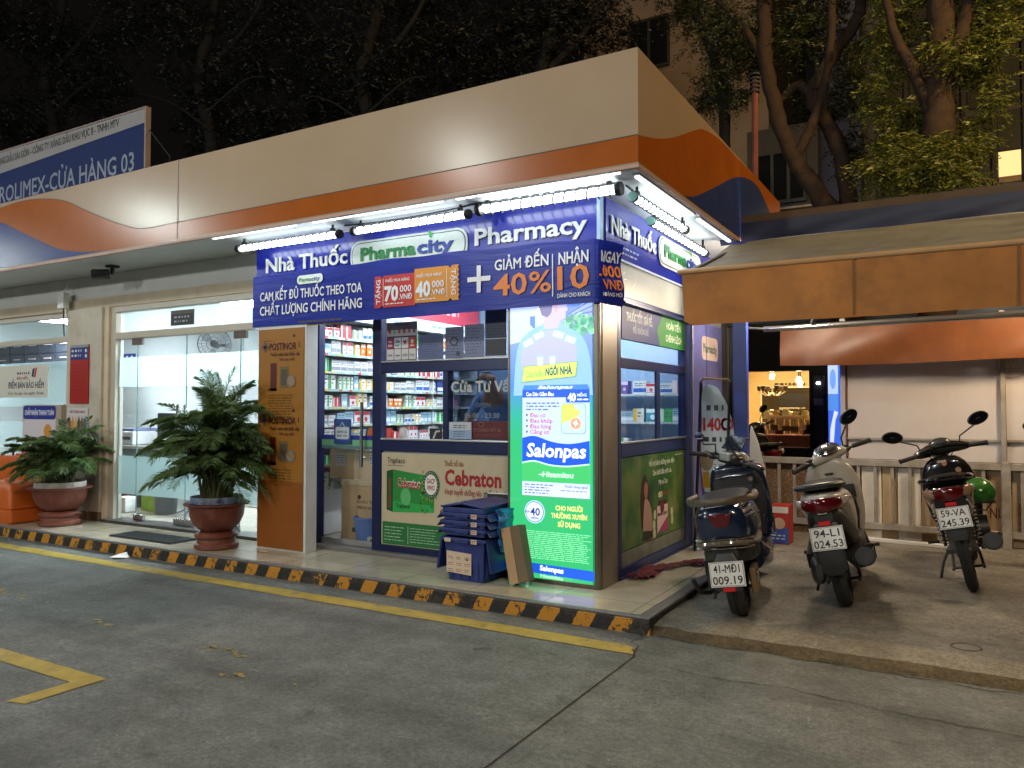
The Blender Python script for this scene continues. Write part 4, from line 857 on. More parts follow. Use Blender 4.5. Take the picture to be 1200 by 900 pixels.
# --- lettering and notices on the dark pane
c = Canvas((0, 5.284, 0), (1, 0, 0), (0, 0, 1)); lw = vinyl('b9bdbd')
c.mb.box((-3.655, 5.2845, 1.12), (-2.96, 5.2855, 1.121), M_navy)
c.text('Cửa Tư Vấn', -3.655, 1.50, .085, lw, w=.615, l=1, bold=.025); c.text('OPEN', -3.415, 1.375, .036, vinyl('5a6270'), w=.14, l=1, bold=.008); c.text('06:00 - 23:30', -3.52, 1.29, .04, vinyl('7a8290'), w=.33, l=1, bold=.008)
c.rect(-3.50, 1.12, -3.0, 1.265, mat('red_film', (.10, .012, .014), .3), 1); c.text('COI CHỪNG MẤT XE', -3.455, 1.18, .026, vinyl('84585c'), w=.28, l=2, bold=.012); c.lines(-3.43, 1.135, -3.13, 1.165, 2, vinyl('6a3c40'), .3, l=2)
c.poly([(-3.36, 1.215), (-3.335, 1.23), (-3.335, 1.25), (-3.36, 1.258), (-3.385, 1.25), (-3.385, 1.23)], vinyl('8a6064'), 2); c.poly([(-3.36, 1.22), (-3.34, 1.232), (-3.34, 1.247), (-3.36, 1.253), (-3.38, 1.247), (-3.38, 1.232)], vinyl('3c0c10'), 3)
tag(c.mb.build('window_lettering'), 'white and red lettering stuck on the dark sliding window', 'lettering')
c = board(-3.665, 1.118, -3.445, 1.255, 5.27, .006, vinyl('8fa6c8')); c.rect(-3.66, 1.19, -3.45, 1.252, vinyl('b9bfc8'), 1); c.lines(-3.62, 1.20, -3.49, 1.235, 2, vinyl('2a3350'), .4, l=2, ragged=.1); c.lines(-3.62, 1.13, -3.49, 1.185, 3, vinyl('2a3a6a'), .25, l=2)
tag(c.mb.build('counter_notice'), 'small white and blue notice at the lower left of the dark window', 'notice')
c = board(-3.86, 1.102, -3.735, 1.20, 5.27, .006, vinyl('15161a')); c.poly([(-3.83, 1.115), (-3.81, 1.115), (-3.79, 1.165), (-3.755, 1.172), (-3.755, 1.185), (-3.80, 1.18)], vinyl('b4b6ba'), 1)
tag(c.mb.build('card_sign'), 'small black sign with a white stroke on the counter window sill', 'sign')
t = thing('door_hanger', 'blue hanging sign with opening hours stuck on the glass door', 'sign', (-4.82, 5.29, 1.0)); c = Canvas((0, 5.285, 0), (1, 0, 0), (0, 0, 1))
c.mb.box((-4.935, 5.285, 1.045), (-4.735, 5.292, 1.27), vinyl('1a3c80')); c.rrect(-4.915, 1.09, -4.755, 1.20, .02, vinyl('b8c4cc'), 1); c.poly([(-4.87, 1.195), (-4.80, 1.195), (-4.835, 1.245)], vinyl('c8d0d8'), 1); c.poly([(-4.86, 1.20), (-4.81, 1.20), (-4.835, 1.235)], vinyl('1a3c80'), 2)
c.text('GIỜ MỞ CỬA', -4.835, 1.145, .02, vinyl('22304a'), w=.12, l=2, bold=.02, align='c'); c.text('06:00 - 23:30', -4.835, 1.112, .018, vinyl('22304a'), w=.12, l=2, bold=.02, align='c'); c.mb.build('panel', t)

# --- lightbox
def ramp_lit():
    m = bpy.data.materials.new('backlit_print'); n, o = nodes(m); L = n.links
    tc = n.nodes.new('ShaderNodeTexCoord'); s = n.nodes.new('ShaderNodeSeparateXYZ'); L.new(tc.outputs['Generated'], s.inputs[0])
    t = n.nodes.new('ShaderNodeTexNoise'); t.inputs['Scale'].default_value = 3; L.new(tc.outputs['Generated'], t.inputs['Vector'])
    a = n.nodes.new('ShaderNodeMath'); a.operation = 'MULTIPLY_ADD'; a.inputs[1].default_value = .06; L.new(t.outputs['Fac'], a.inputs[0]); L.new(s.outputs['Z'], a.inputs[2])
    r = n.nodes.new('ShaderNodeValToRGB'); el = r.color_ramp.elements
    cs = ((0, '3ccc7a'), (.50, '3fd084'), (.60, '44c8b4'), (.70, '62a4f2'), (.84, '94b8fa'), (1, 'b4c8fc'))
    while len(el) < len(cs): el.new(.5)
    for e, (p, h) in zip(el, cs): e.position = p; e.color = lin(h)+(1,)
    L.new(a.outputs[0], r.inputs['Fac']); e = n.nodes.new('ShaderNodeEmission'); e.inputs[1].default_value = 1.04; L.new(r.outputs[0], e.inputs[0])
    g = n.nodes.new('ShaderNodeBsdfGlossy'); g.inputs['Roughness'].default_value = .15; ad = n.nodes.new('ShaderNodeMixShader'); ad.inputs[0].default_value = .04; L.new(e.outputs[0], ad.inputs[1]); L.new(g.outputs[0], ad.inputs[2])
    L.new(ad.outputs[0], o.inputs[0]); return m
LB = thing('lightbox', 'tall backlit green and blue advertising lightbox at the kiosk corner', 'lightbox', (-2.58, 5.0, ZP))
x0, x1, z0, z1 = -2.945, -2.225, .14, 2.20
mb = MB(); mb.box((x0, 4.995, z0-.03), (x0+.02, 5.25, z1), M_brown); mb.box((x1-.02, 4.995, z0-.03), (x1+.012, 5.20, z1), M_brown); mb.box((x0+.02, 4.995, z0-.03), (x1-.02, 5.25, z0), M_brown); mb.box((x0+.02, 4.995, z1-.02), (x1-.02, 5.25, z1), M_brown); mb.box((x0+.02, 5.06, z0), (x1-.02, 5.25, z1-.02), M_brown); mb.build('casing', LB, bevel=.003)
c = Canvas((x0+.02, 5.0, .14), (1, 0, 0), (0, 0, 1), .0012); Wd = x1-x0-.04; c.mb.box((x0+.02, 5.0, .14), (x1-.02, 5.05, z1-.02), ramp_lit())
w0 = Wd/.643
def q(a, b): return (a*w0, b)
def qp(pts): return [q(*p) for p in pts]
# picture: a man seen from behind
c.poly(qp([(0, 1.70), (.20, 1.74), (.22, 2.03), (0, 2.03)]), lit('b4c6fa'), 1); c.poly(qp([(.42, 1.86), (.643, 2.03), (.42, 2.03)]), lit('6a8cdc'), 1)
for k in range(3): c.poly(qp([(.45+.05*k, 1.90), (.643, 2.0-.045*k), (.643, 1.992-.045*k), (.45+.05*k, 1.893)]), lit('3f62b8'), 2)
r_ = random.Random(2)
for k in range(90): c.disc(q(min(.63, .44+r_.random()*.2), 0)[0], 1.745+r_.random()*.12*(1+.2*r_.random()), r_.uniform(.012, .028), lit(('62a292', '7cb49c', '549088', '98c4ac')[k % 4]), 2+k % 3, n=8)
c.poly(qp([(.16, 1.84), (.20, 1.80), (.20, 1.90), (.16, 1.90)]), lit('4f78d8'), 2)
c.poly(smooth(qp([(.03, 1.32), (.045, 1.55), (.075, 1.70), (.15, 1.785), (.25, 1.83), (.30, 1.86), (.40, 1.855), (.43, 1.82), (.52, 1.765), (.58, 1.70), (.62, 1.55), (.635, 1.32)])), lit('86b2f6'), 5)
c.poly(smooth(qp([(.10, 1.50), (.09, 1.62), (.13, 1.72), (.22, 1.77), (.34, 1.79), (.44, 1.76), (.51, 1.70), (.52, 1.60), (.49, 1.50), (.30, 1.47), (.10, 1.50)])), lit('a6aae6'), 6)
c.poly(smooth(qp([(.27, 1.80), (.27, 1.90), (.25, 1.98), (.28, 2.05), (.36, 2.06), (.43, 2.03), (.445, 1.96), (.455, 1.925), (.44, 1.915), (.435, 1.87), (.40, 1.855), (.38, 1.80)])), lit('b8aed8'), 7)
c.poly(smooth(qp([(.255, 1.90), (.235, 1.97), (.27, 2.045), (.34, 2.06), (.40, 2.055), (.37, 2.0), (.34, 1.975), (.33, 1.92), (.30, 1.885)])), lit('6c6896'), 8)
c.disc(.365*w0, 1.945, .016, lit('c49aa8'), 9, ry=.026)
for a, b, ro in ((.15, 1.705, .42), (.235, 1.755, .42), (.385, 1.755, -.35), (.475, 1.715, -.35), (.245, 1.56, PI/2), (.34, 1.56, PI/2)):
    for mul, cc, l in ((1.15, '82c0f0', 9), (1, 'cfdcf8', 10)):
        pts = [(a+mul*(sx*.038*math.cos(ro)-sy*.02*math.sin(ro)), b+mul*(sx*.038*math.sin(ro)+sy*.02*math.cos(ro))) for sx, sy in ((-1,-1),(1,-1),(1,1),(-1,1))]; c.poly(qp(pts), lit(cc), l)
c.poly(qp([(.098, 1.415), (.515, 1.45), (.53, 1.56), (.112, 1.535)]), lit('5a8a6a'), 10); c.poly(qp([(.103, 1.421), (.510, 1.455), (.525, 1.555), (.117, 1.53)]), lit('c6ee6a'), 11)
c.text('Dán kiểu', .14*w0, 1.45, .050, lit('6a9a70'), w=.13*w0, l=12, rot=.05); c.text('NGÔI NHÀ.', .285*w0, 1.462, .056, lit('14246a'), w=.205*w0, l=12, bold=.03, shear=.15, rot=.05)
# the product carton in the picture
B0, B1 = .105, .615
c.rect(B0*w0, .59, B1*w0, 1.36, lit('b8ccfa'), 10); c.poly(qp([(B0, 1.36), (B1, 1.36), (B1-.015, 1.395), (B0+.015, 1.395)]), lit('3f7cf0'), 11)
c.text('Salonpas', .36*w0, 1.368, .022, lit('e8f0ff'), w=.27*w0, l=12, bold=.03, align='c', shear=.25)
c.rect(B0*w0, 1.305, B1*w0, 1.36, lit('1d52d8'), 11); c.text('Cao Dán Giảm Đau', .135*w0, 1.316, .028, lit('eef4ff'), w=.215*w0, l=12, bold=.025)
c.poly(qp([(.445, 1.268), (.615, 1.268), (.615, 1.345), (.465, 1.345), (.44, 1.30)]), lit('1d52d8'), 12); c.text('40', .455*w0, 1.278, .055, lit('f4f8ff'), w=.06*w0, l=13, bold=.04); c.text('MIẾNG', .525*w0, 1.31, .020, lit('e0ecff'), w=.07*w0, l=13, bold=.02); c.lines(.525*w0, 1.28, .61*w0, 1.298, 1, lit('e0ecff'), .6, l=13)
c.lines(.135*w0, 1.207, .40*w0, 1.275, 3, lit('5a6aa8'), .42, l=12, ragged=.35)
for k, t in enumerate(('Đau cơ', 'Đau khớp', 'Đau lưng', 'Căng cơ')):
    b = 1.163-k*.0405; c.rect(.135*w0, b+.008, .147*w0, b+.022, lit('303a80'), 12); c.text(t, .165*w0, b, .029, lit('b8486c'), w=(.12, .175, .165, .15)[k]*w0, l=12, bold=.014)
c.rrect(.405*w0, 1.045, .590*w0, 1.262, .03, lit('6a9a9a'), 12); c.rrect(.409*w0, 1.049, .586*w0, 1.258, .028, lit('b4caf8'), 13)
c.poly(smooth(qp([(.409, 1.11), (.45, 1.135), (.51, 1.155), (.54, 1.185), (.55, 1.205)]))+qp([(.51, 1.225), (.50, 1.258), (.43, 1.258), (.409, 1.245)]), lit('c4e868'), 14)
for r0, cc in ((.044, 'd8b0a0'), (.034, 'd89060'), (.025, 'b05030'), (.017, '8a3a30')): c.disc(.515*w0, 1.12, r0, lit(cc), 15)
c.poly(qp([(.495, 1.125), (.52, 1.145), (.537, 1.115), (.512, 1.095)]), lit('f0f2ff'), 16)
wv = smooth(qp([(B0, .835), (.20, .85), (.32, .825), (.45, .82), (B1, .84)]))
wv2 = [(a, b+.165+.012*math.sin(a*9)) for a, b in wv]
c.poly([(B0*w0, .69), (B1*w0, .69), (B1*w0, .96), (B0*w0, .96)], lit('3fb466'), 11); c.poly(wv+wv2[::-1], lit('1b52dc'), 13); c.poly([(a, b-.010) for a, b in wv]+wv[::-1], lit('c8f0d8'), 14)
c.text('Salonpas', .365*w0, .878, .095, lit('f2f6ff'), w=.45*w0, l=14, bold=.028, align='c', shear=.12)
c.text('Hisamitsu', .38*w0, .735, .036, lit('c8f4d8'), w=.235*w0, l=13, bold=.03, align='c', shear=.1); c.poly(qp([(.225, .748), (.265, .757), (.265, .743)]), lit('c8f4d8'), 13)
c.rect(B0*w0, .595, B1*w0, .695, lit('c4d2f6'), 13); c.lines(.125*w0, .605, .36*w0, .685, 4, lit('4a5a9a'), .35, l=14); c.text('Thuốc dùng ngoài', .60*w0, .665, .018, lit('4a5a9a'), w=.17*w0, l=14, bold=.01, align='r'); c.lines(.40*w0, .635, .60*w0, .65, 1, lit('6a78b0'), .4, l=14)
c.rect(B0*w0, .588, B1*w0, .595, lit('5a9a74'), 13)
c.disc(.20*w0, .477, .083, lit('b4d4f4'), 10); c.disc(.20*w0, .477, .075, lit('26489a'), 11); c.disc(.20*w0, .477, .070, lit('cfdcfa'), 12)
c.text('HỘP', .128*w0, .468, .016, lit('26488a'), w=.035*w0, l=13, bold=.02); c.text('40', .168*w0, .452, .055, lit('203a7a'), w=.075*w0, l=13, bold=.02); c.text('MIẾNG', .175*w0, .425, .015, lit('26488a'), w=.06*w0, l=13, bold=.02)
for t, b, w_ in (('CHO NGƯỜI', .50, .20), ('THƯỜNG XUYÊN', .445, .265), ('SỬ DỤNG', .385, .165)):
    c.text(t, .462*w0, b, .033, lit('7a9a30'), w=w_*w0*1.02, l=12, bold=.06, align='c'); c.text(t, .462*w0, b+.001, .033, lit('f4f4a0'), w=w_*w0, l=13, bold=.02, align='c')
c.lines(.05*w0, .14, .63*w0, .345, 15, lit('8fe4b0'), .35, l=10, ragged=.12)
c.poly(qp([(0, .045), (.643, .025), (.643, .095), (0, .115)]), lit('1c55d4'), 10); c.text('Salonpas', .33*w0, .06, .036, lit('eef4ff'), w=.18*w0, l=11, bold=.04, align='c', rot=-.03)
c.text('Hisamitsu', .33*w0, .012, .022, lit('b8f0cc'), w=.17*w0, l=11, bold=.03, align='c', rot=-.03)
c.mb.build('printed_panel', LB)
# --- side posters
c = Canvas((-2.196, 0, 0), (0, 1, 0), (0, 0, 1), .0015); c.mb.box((-2.235, 5.39, 1.885), (-2.196, 6.885, 2.135), mat('vinyl_blue_soft', '1d2f86', .55, var=0))
c.poly([(6.22, 1.885), (6.885, 1.885), (6.885, 2.135), (6.28, 2.135), (6.14, 2.01)], mat('vinyl_green_soft', '2f8a3c', .55, var=0), 1)
c.text('THUỐC TỐT, GIÁ RẺ,', 5.48, 2.03, .062, vinyl('c8d2e8'), w=.56, l=1, bold=.03); c.text('NẾU KHÔNG RẺ', 5.61, 1.945, .045, vinyl('b8c4e0'), w=.34, l=1, bold=.03)
c.text('HOÀN TIỀN', 6.38, 2.04, .055, vinyl('d2e6d0'), w=.38, l=2, bold=.035); c.text('CHÊNH LỆCH', 6.36, 1.935, .055, vinyl('d2e6d0'), w=.42, l=2, bold=.035)
tag(c.mb.build('price_sign'), 'blue and green price promise board above the side window', 'sign')
def poster_green():
    m = bpy.data.materials.new('poster_meadow'); n, o = nodes(m); L = n.links
    p = n.nodes.new('ShaderNodeBsdfPrincipled'); L.new(p.outputs[0], o.inputs[0]); p.inputs['Roughness'].default_value = .35
    tc = n.nodes.new('ShaderNodeTexCoord'); t = n.nodes.new('ShaderNodeTexNoise'); t.inputs['Scale'].default_value = 3.4; t.inputs['Detail'].default_value = 3; L.new(tc.outputs['Object'], t.inputs['Vector'])
    r = n.nodes.new('ShaderNodeValToRGB'); el = r.color_ramp.elements
    cs = ((.3, '1f441e'), (.45, '38642c'), (.58, '5f7838'), (.72, '7a8048'))
    while len(el) < 4: el.new(.5)
    for e, (q_, h) in zip(el, cs): e.position = q_; e.color = lin(h)+(1,)
    L.new(t.outputs['Fac'], r.inputs['Fac']); L.new(r.outputs[0], p.inputs['Base Color']); return m
c = Canvas((-2.207, 0, 0), (0, 1, 0), (0, 0, 1), .0015); c.mb.box((-2.235, 5.39, .31), (-2.207, 6.885, .995), poster_green())
c.text('Hỗ trợ dinh dưỡng toàn diện', 5.98, .90, .042, vinyl('dfe8d8'), w=.62, l=1, bold=.012); c.text('Cho khởi đầu mới của', 6.06, .82, .042, vinyl('dfe8d8'), w=.46, l=1, bold=.012); c.text('Mẹ và Con', 6.20, .735, .042, vinyl('dfe8d8'), w=.22, l=1, bold=.012)
c.lines(6.62, .955, 6.85, .97, 1, vinyl('b8c4a8'), .6, l=1)
sk = vinyl('9a6a50')
c.poly(smooth([(5.80, .42), (5.78, .60), (5.80, .76), (5.86, .84), (5.93, .80), (5.97, .70), (5.99, .56), (6.02, .45)]), vinyl('3a2418'), 1)
c.poly(smooth([(5.83, .40), (5.84, .52), (5.87, .64), (5.93, .64), (6.00, .58), (6.04, .48), (6.03, .38)]), vinyl('b08a80'), 2); c.disc(5.90, .715, .042, sk, 2, ry=.065)
c.poly([(5.80, .33), (5.86, .40), (6.03, .38), (6.05, .33), (5.95, .315)], vinyl('2a1c1c'), 3)
c.rect(6.16, .34, 6.42, .56, vinyl('d8b8b8'), 1); c.poly([(6.16, .34), (6.42, .34), (6.42, .46)], vinyl('a03868'), 2); c.rect(6.19, .56, 6.40, .60, vinyl('4a2420'), 1); c.disc(6.28, .545, .05, vinyl('6a3430'), 2); c.lines(6.17, .47, 6.40, .51, 1, vinyl('4a2a3a'), .6, l=3); c.text('80', 6.19, .63, .045, vinyl('d8dcc0'), w=.10, l=1, bold=.03); c.lines(6.31, .635, 6.46, .67, 2, vinyl('b8402c'), .5, l=1)
for a, b in ((6.10, .50), (6.08, .42), (6.09, .35), (6.52, .48), (6.53, .41)): c.disc(a, b, .033, vinyl('c0c49a'), 2, ry=.04)
tag(c.mb.build('green_poster'), 'green advertising poster with a woman under the side window', 'poster')
m_pu = mat('purple_film', (.15, .16, .42), .28, var=.5, scale=.9)
c = Canvas((-2.2, 0, 0), (0, 1, 0), (0, 0, 1), .002); c.mb.box((-2.23, 7.08, ZP), (-2.2, 8.14, 2.2), m_pu)
c.rrect(7.42, 1.84, 7.98, 2.07, .06, vinyl('c8b4b0'), 1); c.text('Pharmacity', 7.46, 1.915, .085, vinyl('5a7a70'), w=.48, l=2, bold=.02); c.text('NHÀ THUỐC GẦN BẠN', 7.25, 1.68, .06, vinyl('7a6a9a'), w=.75, l=1, bold=.02)
c.disc(7.62, .98, .30, vinyl('3c2c70'), 1, ry=.60); c.disc(7.62, .98, .26, vinyl('5a4a94'), 2, ry=.54); c.text('NHÀ THUỐC', 7.43, .72, .08, vinyl('3a2c6c'), w=.5, l=3, bold=.02, rot=1.2)
c.rect(7.56, ZP, 7.57, 2.2, vinyl('20224a'), 3)
tag(c.mb.build('purple_panel'), 'violet printed panel closing the rear of the kiosk side', 'panel')
mb = MB(); mb.box((-2.25, 8.14, ZP), (-2.17, 8.25, 2.3), M_blk2); mb.box((-2.25, 8.45, ZP), (-2.17, 8.52, 2.3), M_blk2); mb.box((-2.25, 8.25, 2.24), (-2.17, 8.45, 2.3), M_blk2); mb.box((-2.23, 8.25, ZP), (-2.21, 8.45, 2.24), mat('door_grey', (.10, .09, .085), .5)); tag(mb.build('side_door'), 'narrow dark door frame behind the violet panel', 'door')

# =================================================================== TUBE LIGHTS
M_tube = glow('tube_glow', (.88, .97, 1.0), 8.0); M_led = glow('led_glow', (.86, .96, 1.0), 2.4)
M_cap = mat('cap_teal', (.25, .50, .46), .4); M_house = mat('tube_house', (.45, .47, .48), .35, .3)
def tube_light(p, q, label, twin=False, cap=M_black):
    p = Vector(p); q = Vector(q); d = (q-p).normalized(); L_ = (q-p).length; side = d.cross(Vector((0, 0, 1))).normalized()
    t = thing('tube_light', label, 'light', tuple((p+q)/2+Vector((0, 0, -.05))), group='caged tube lights under the canopy')
    offs = (-.03, .03) if twin else (0,)
    for s_ in offs:
        mb = MB(); o_ = side*s_+Vector((0, 0, 0)); mb.cyl(p+o_+d*.05, q+o_-d*.05,   .021 if twin else .027, M_tube, n=16); mb.build('tube', t)
    mb = MB(); n = int(L_/.088)*12; r_ = .046 if twin else .034; H_ = []
    for i in range(n+1):
        an = i*2*PI/12; H_.append(p+d*(.06+(L_-.12)*i/n)+side*(r_*math.cos(an)*(1.25 if twin else 1))+Vector((0, 0, 1))*(r_*math.sin(an)))
    mb.tube([tuple(q_) for q_ in H_], .0058, mat('cage_wire', (.02, .022, .024), .6), 5)
    mb.build('guard', t)
    for e, dd in ((p, 1), (q, -1)):
        mb = MB(); mb.cyl(e, e+d*dd*.04, .045 if twin else .034, cap if dd > 0 else M_black, n=16); mb.cyl(e+d*dd*.014, e+d*dd*.026, .049 if twin else .038, M_black, n=16); mb.build('end_cap', t)
    for e in (p+d*.09, q-d*.09):
        mb = MB(); mb.cyl(e+Vector((0, 0, .035)), Vector((e.x, e.y, ZB-.001)), .010, M_black); mb.box(tuple(e+Vector((-.016, -.016, .03))), tuple(e+Vector((.016, .016, .055))), M_black); mb.build('bracket', t)
    return t
YT = 4.80
tube_light((-5.66, YT, 2.80), (-4.42, YT, 2.80), 'caged tube light at the left end of the sign, its left end free')
tube_light((-4.30, YT, 2.805), (-3.15, YT, 2.805), 'caged tube light in the middle of the front row above the white logo')
tube_light((-3.09, YT, 2.825), (-1.95, YT, 2.825), 'twin caged tube light in the front row reaching the canopy corner', True)
tube_light((-1.93, 4.93, 2.80), (-1.93, 6.10, 2.80), 'caged tube light round the corner with a teal end cap, the nearer one', cap=M_cap)
tube_light((-2.03, 5.55, 2.775), (-2.03, 7.0, 2.775), 'caged tube light round the corner set lower beside the side sign, the farther one', cap=M_cap)
def led(p, q, label):
    p = Vector(p); q = Vector(q); t = thing('led_strip', label, 'light', tuple((p+q)/2), group='light strips along the canopy edge'); d = (q-p).normalized(); s_ = d.cross(Vector((0, 0, 1)))
    mb = MB(); mb.bar(p, q, .045, .012, M_alu); mb.build('housing', t)
    mb = MB(); z = Vector((0, 0, -.012)); n = int((q-p).length/.085)
    for i in range(n): mb.bar(p+d*(.015+.085*i)+z, p+d*(.078+.085*i)+z, .030, .010, M_led)
    mb.build('diffuser', t)
ZL = ZB-.007
for a, b, nm in ((-5.75, -4.72, 'leftmost light strip along the front canopy edge'), (-4.55, -3.25, 'middle light strip along the front canopy edge'), (-3.15, -1.84, 'right light strip along the front canopy edge by the corner')): led((a, 4.60, ZL), (b, 4.60, ZL), nm)
for a, b, nm in ((4.72, 5.95, 'light strip along the side canopy edge by the corner'), (6.05, 7.1, 'light strip farther back along the side canopy edge')): led((-1.82, a, ZL), (-1.82, b, ZL), nm)
def cable(name, pts, label, r=.007):
    return tag(MB().tube([(p.x, p.y, p.z) for p in [Vector(q_) for q_ in pts]], r, M_blk2, 6).build(name), label, 'cable')
def sag(a, b, s_, n=10): return [(a[0]+(b[0]-a[0])*i/n, a[1]+(b[1]-a[1])*i/n, a[2]+(b[2]-a[2])*i/n-4*s_*(i/n)*(1-i/n)) for i in range(n+1)]
cable('lamp_cable', sag((-4.40, 4.82, 2.87), (-3.12, 4.82, 2.88), .02)+sag((-3.12, 4.82, 2.88), (-2.0, 4.84, 2.885), .015), 'black cable slung above the front tube lights')
cable('lamp_cable', sag((-1.96, 4.9, 2.87), (-2.0, 6.2, 2.875), .02), 'black cable above the tube lights on the kiosk side')

# =================================================================== INSIDE THE KIOSK
sh = thing('medicine_shelf', 'long white shelf unit along the kiosk wall, packed with medicine', 'shelf', (-5.3, 6.6, ZP))
SX0, SX1 = -5.46, -5.22; LEV = [.62, .83, 1.03, 1.21, 1.38, 1.55, 1.72, 1.89, 2.05]
for z in LEV:
    mb = MB(); mb.box((SX0, 5.42, z-.02), (SX1, 8.1, z), mat('shelf_white', (.62, .68, .68), .4)); mb.box((SX1-.001, 5.42, z-.024), (SX1+.012, 8.1, z-.001), mat('price_rail', (.33, .52, .50), .35))
    cc = Canvas((SX1+.012, 0, 0), (0, 1, 0), (0, 0, 1), .001, mb); rr_ = random.Random(int(z*100)); yy = 5.45
    while yy < 7.9: cc.rect(yy, z-.022, yy+.04, z-.003, vinyl(rr_.choice(('e8e8e0', 'e8e8e0', 'e0c840', 'c8483c'))), 1); yy += rr_.uniform(.07, .2)
    mb.build('shelf_board', sh)
mb = MB(); mb.box((SX0-.015, 5.42, ZP+.02), (SX0, 8.1, 2.22), M_in)
for y in (5.40, 6.30, 7.2, 8.1): mb.box((SX0, y, ZP+.02), (SX1-.01, y+.018, 2.22), M_in)
mb.build('frame', sh)
c = Canvas((-5.17, 0, 0), (0, 1, 0), (0, 0, 1)); c.mb.box((-5.46, 5.42, 2.22), (-5.17, 8.12, 2.34), mat('header_pale', (.62, .74, .80), .4)); c.lines(5.75, 2.26, 6.6, 2.30, 1, vinyl('6a90b8'), .7, l=1); c.lines(7.1, 2.26, 7.9, 2.30, 1, vinyl('6a90b8'), .7, l=1); c.mb.build('header', sh)
c = Canvas((-5.20, 0, 0), (0, 1, 0), (0, 0, 1)); c.mb.box((-5.47, 6.1, 2.35), (-5.20, 8.12, 2.60), vinyl('b03a4a')); c.lines(6.9, 2.43, 7.7, 2.52, 1, vinyl('e0a0a8'), .7, l=1); tag(c.mb.build('red_header_board'), 'red board over the shelf header inside the kiosk', 'sign')
PAL = [('white', 'dfe4e6', 'blue', '2a5ab0'), ('white', 'e6e8e6', 'green', '2f9a4a'), ('white', 'e2e4e8', 'red', 'b8303a'), ('pale blue', '9cc4dc', 'white', 'e8f0f4'), ('green', '3fa45a', 'white', 'e0f0e0'),
       ('teal', '2a92a8', 'white', 'd8eef0'), ('yellow', 'd8b840', 'brown', '6a4a20'), ('white', 'e8e8e2', 'yellow', 'd8b430'), ('orange', 'd87a28', 'white', 'f0e8dc'), ('dark blue', '23367e', 'white', 'd8deee'),
       ('pink', 'd4889c', 'white', 'f0e4e8'), ('violet', '5a4490', 'white', 'd8d0e8'), ('white', 'e0e2e4', 'grey', '8a949c'), ('red', 'b4303a', 'white', 'f0dede')]
PALW = [0]*4+[1]*3+[2]*2+[3]*4+[4, 5, 6]+[7]*3+[8, 9, 10, 11]+[12]*5+[13]
protos = {}
def med(pal, w_, h_, d_):
    k = (pal, w_, h_)
    if k in protos: return protos[k]
    nm, c1, nm2, c2 = PAL[pal]; mb = MB(); mb.box((-d_, 0, 0), (0, w_, h_), vinyl(c1, .4)); cc = Canvas((0, 0, 0), (0, 1, 0), (0, 0, 1), .001, mb)
    v = pal % 3
    if v == 0: cc.rect(.004, h_*.12, w_-.004, h_*.42, vinyl(c2), 1); cc.lines(w_*.12, h_*.55, w_*.88, h_*.85, 2, vinyl('4a5560'), .4, l=1)
    elif v == 1: cc.rect(.003, .003, w_*.35, h_-.003, vinyl(c2), 1); cc.lines(w_*.42, h_*.3, w_*.92, h_*.8, 2, vinyl('56606a'), .4, l=1)
    else: cc.rect(.004, h_*.7, w_-.004, h_-.004, vinyl(c2), 1); cc.disc(w_*.5, h_*.36, min(w_, h_)*.2, vinyl(c2), 1, n=10); cc.lines(w_*.1, h_*.08, w_*.9, h_*.16, 1, vinyl('56606a'), .6, l=1)
    o = mb.build('medicine_box', local=True); protos[k] = o; o['_first'] = 1; return o
ORD = ['lowest', 'second', 'third', 'fourth', 'fifth', 'sixth', 'seventh', 'eighth', 'top']
SEC = ['behind the glass door', 'behind the left counter window', 'near the far end of the kiosk']
r_ = random.Random(21); count = 0
def put(pal, w_, h_, d_, loc, label, rz=0):
    o = med(pal, w_, h_, d_)
    if o.get('_first'): del o['_first']
    else: o = o.copy(); COL.objects.link(o)
    o.location = loc; o.rotation_euler = (0, 0, rz); tag(o, label, 'medicine box', 'medicine boxes on the kiosk shelves')
for li, z in enumerate(LEV):
    y = 5.44; top = (LEV[li+1]-z-.035) if li < 8 else .13
    while y < 7.72:
        pal = r_.choice(PALW); w_ = r_.choice((.05, .06, .075, .09, .12)); h_ = round(min(top, r_.choice((.09, .11, .125, .14))), 3); n = r_.choice((1, 2, 2, 3, 4)) if w_ < .1 else r_.choice((1, 1, 2))
        for k in range(n):
            if y+w_ > 7.75 or (abs(y-6.30) < .02): break
            nm, _, nm2, _ = PAL[pal]; sec = SEC[0 if y < 6.35 else (1 if y < 7.3 else 2)]
            put(pal, w_, h_, .1, (SX1-.012-r_.random()*.02, y, z+.0005), '%s and %s medicine box, %s shelf %s' % (nm, nm2, ORD[li], sec)); count += 1
            y += w_+.004
        y += r_.choice((.0, .004, .02, .035))
print('medicine boxes', count)
# cartons, bags and bucket behind the door
CB = mat('cardboard', (.46, .33, .18), .7, var=.1, scale=5, bump=.1); CB2 = mat('cardboard_pale', (.55, .44, .30), .65, var=.08, scale=5); TAPE = mat('tape', (.50, .42, .28), .25)
t = thing('carton', 'large brown carton with printed black text standing behind the glass door', 'box', (-4.8, 5.7, ZP))
mb = MB(); mb.box((-4.99, 5.45, ZP+.015), (-4.1, 6.0, .70), CB)
c = Canvas((0, 5.45, 0), (1, 0, 0), (0, 0, 1), .0015, mb); c.text('PHARMACITY', -4.62, .555, .024, vinyl('3a2a1c'), w=.22, l=1, bold=.012); c.text('KHẨU TRANG Y TẾ', -4.80, .505, .026, vinyl('3a2a1c'), w=.40, l=1, bold=.012); c.text('MEDICAL FACE MASK', -4.80, .455, .026, vinyl('3a2a1c'), w=.42, l=1, bold=.012); c.disc(-4.775, .56, .02, vinyl('3a2a1c'), 1)
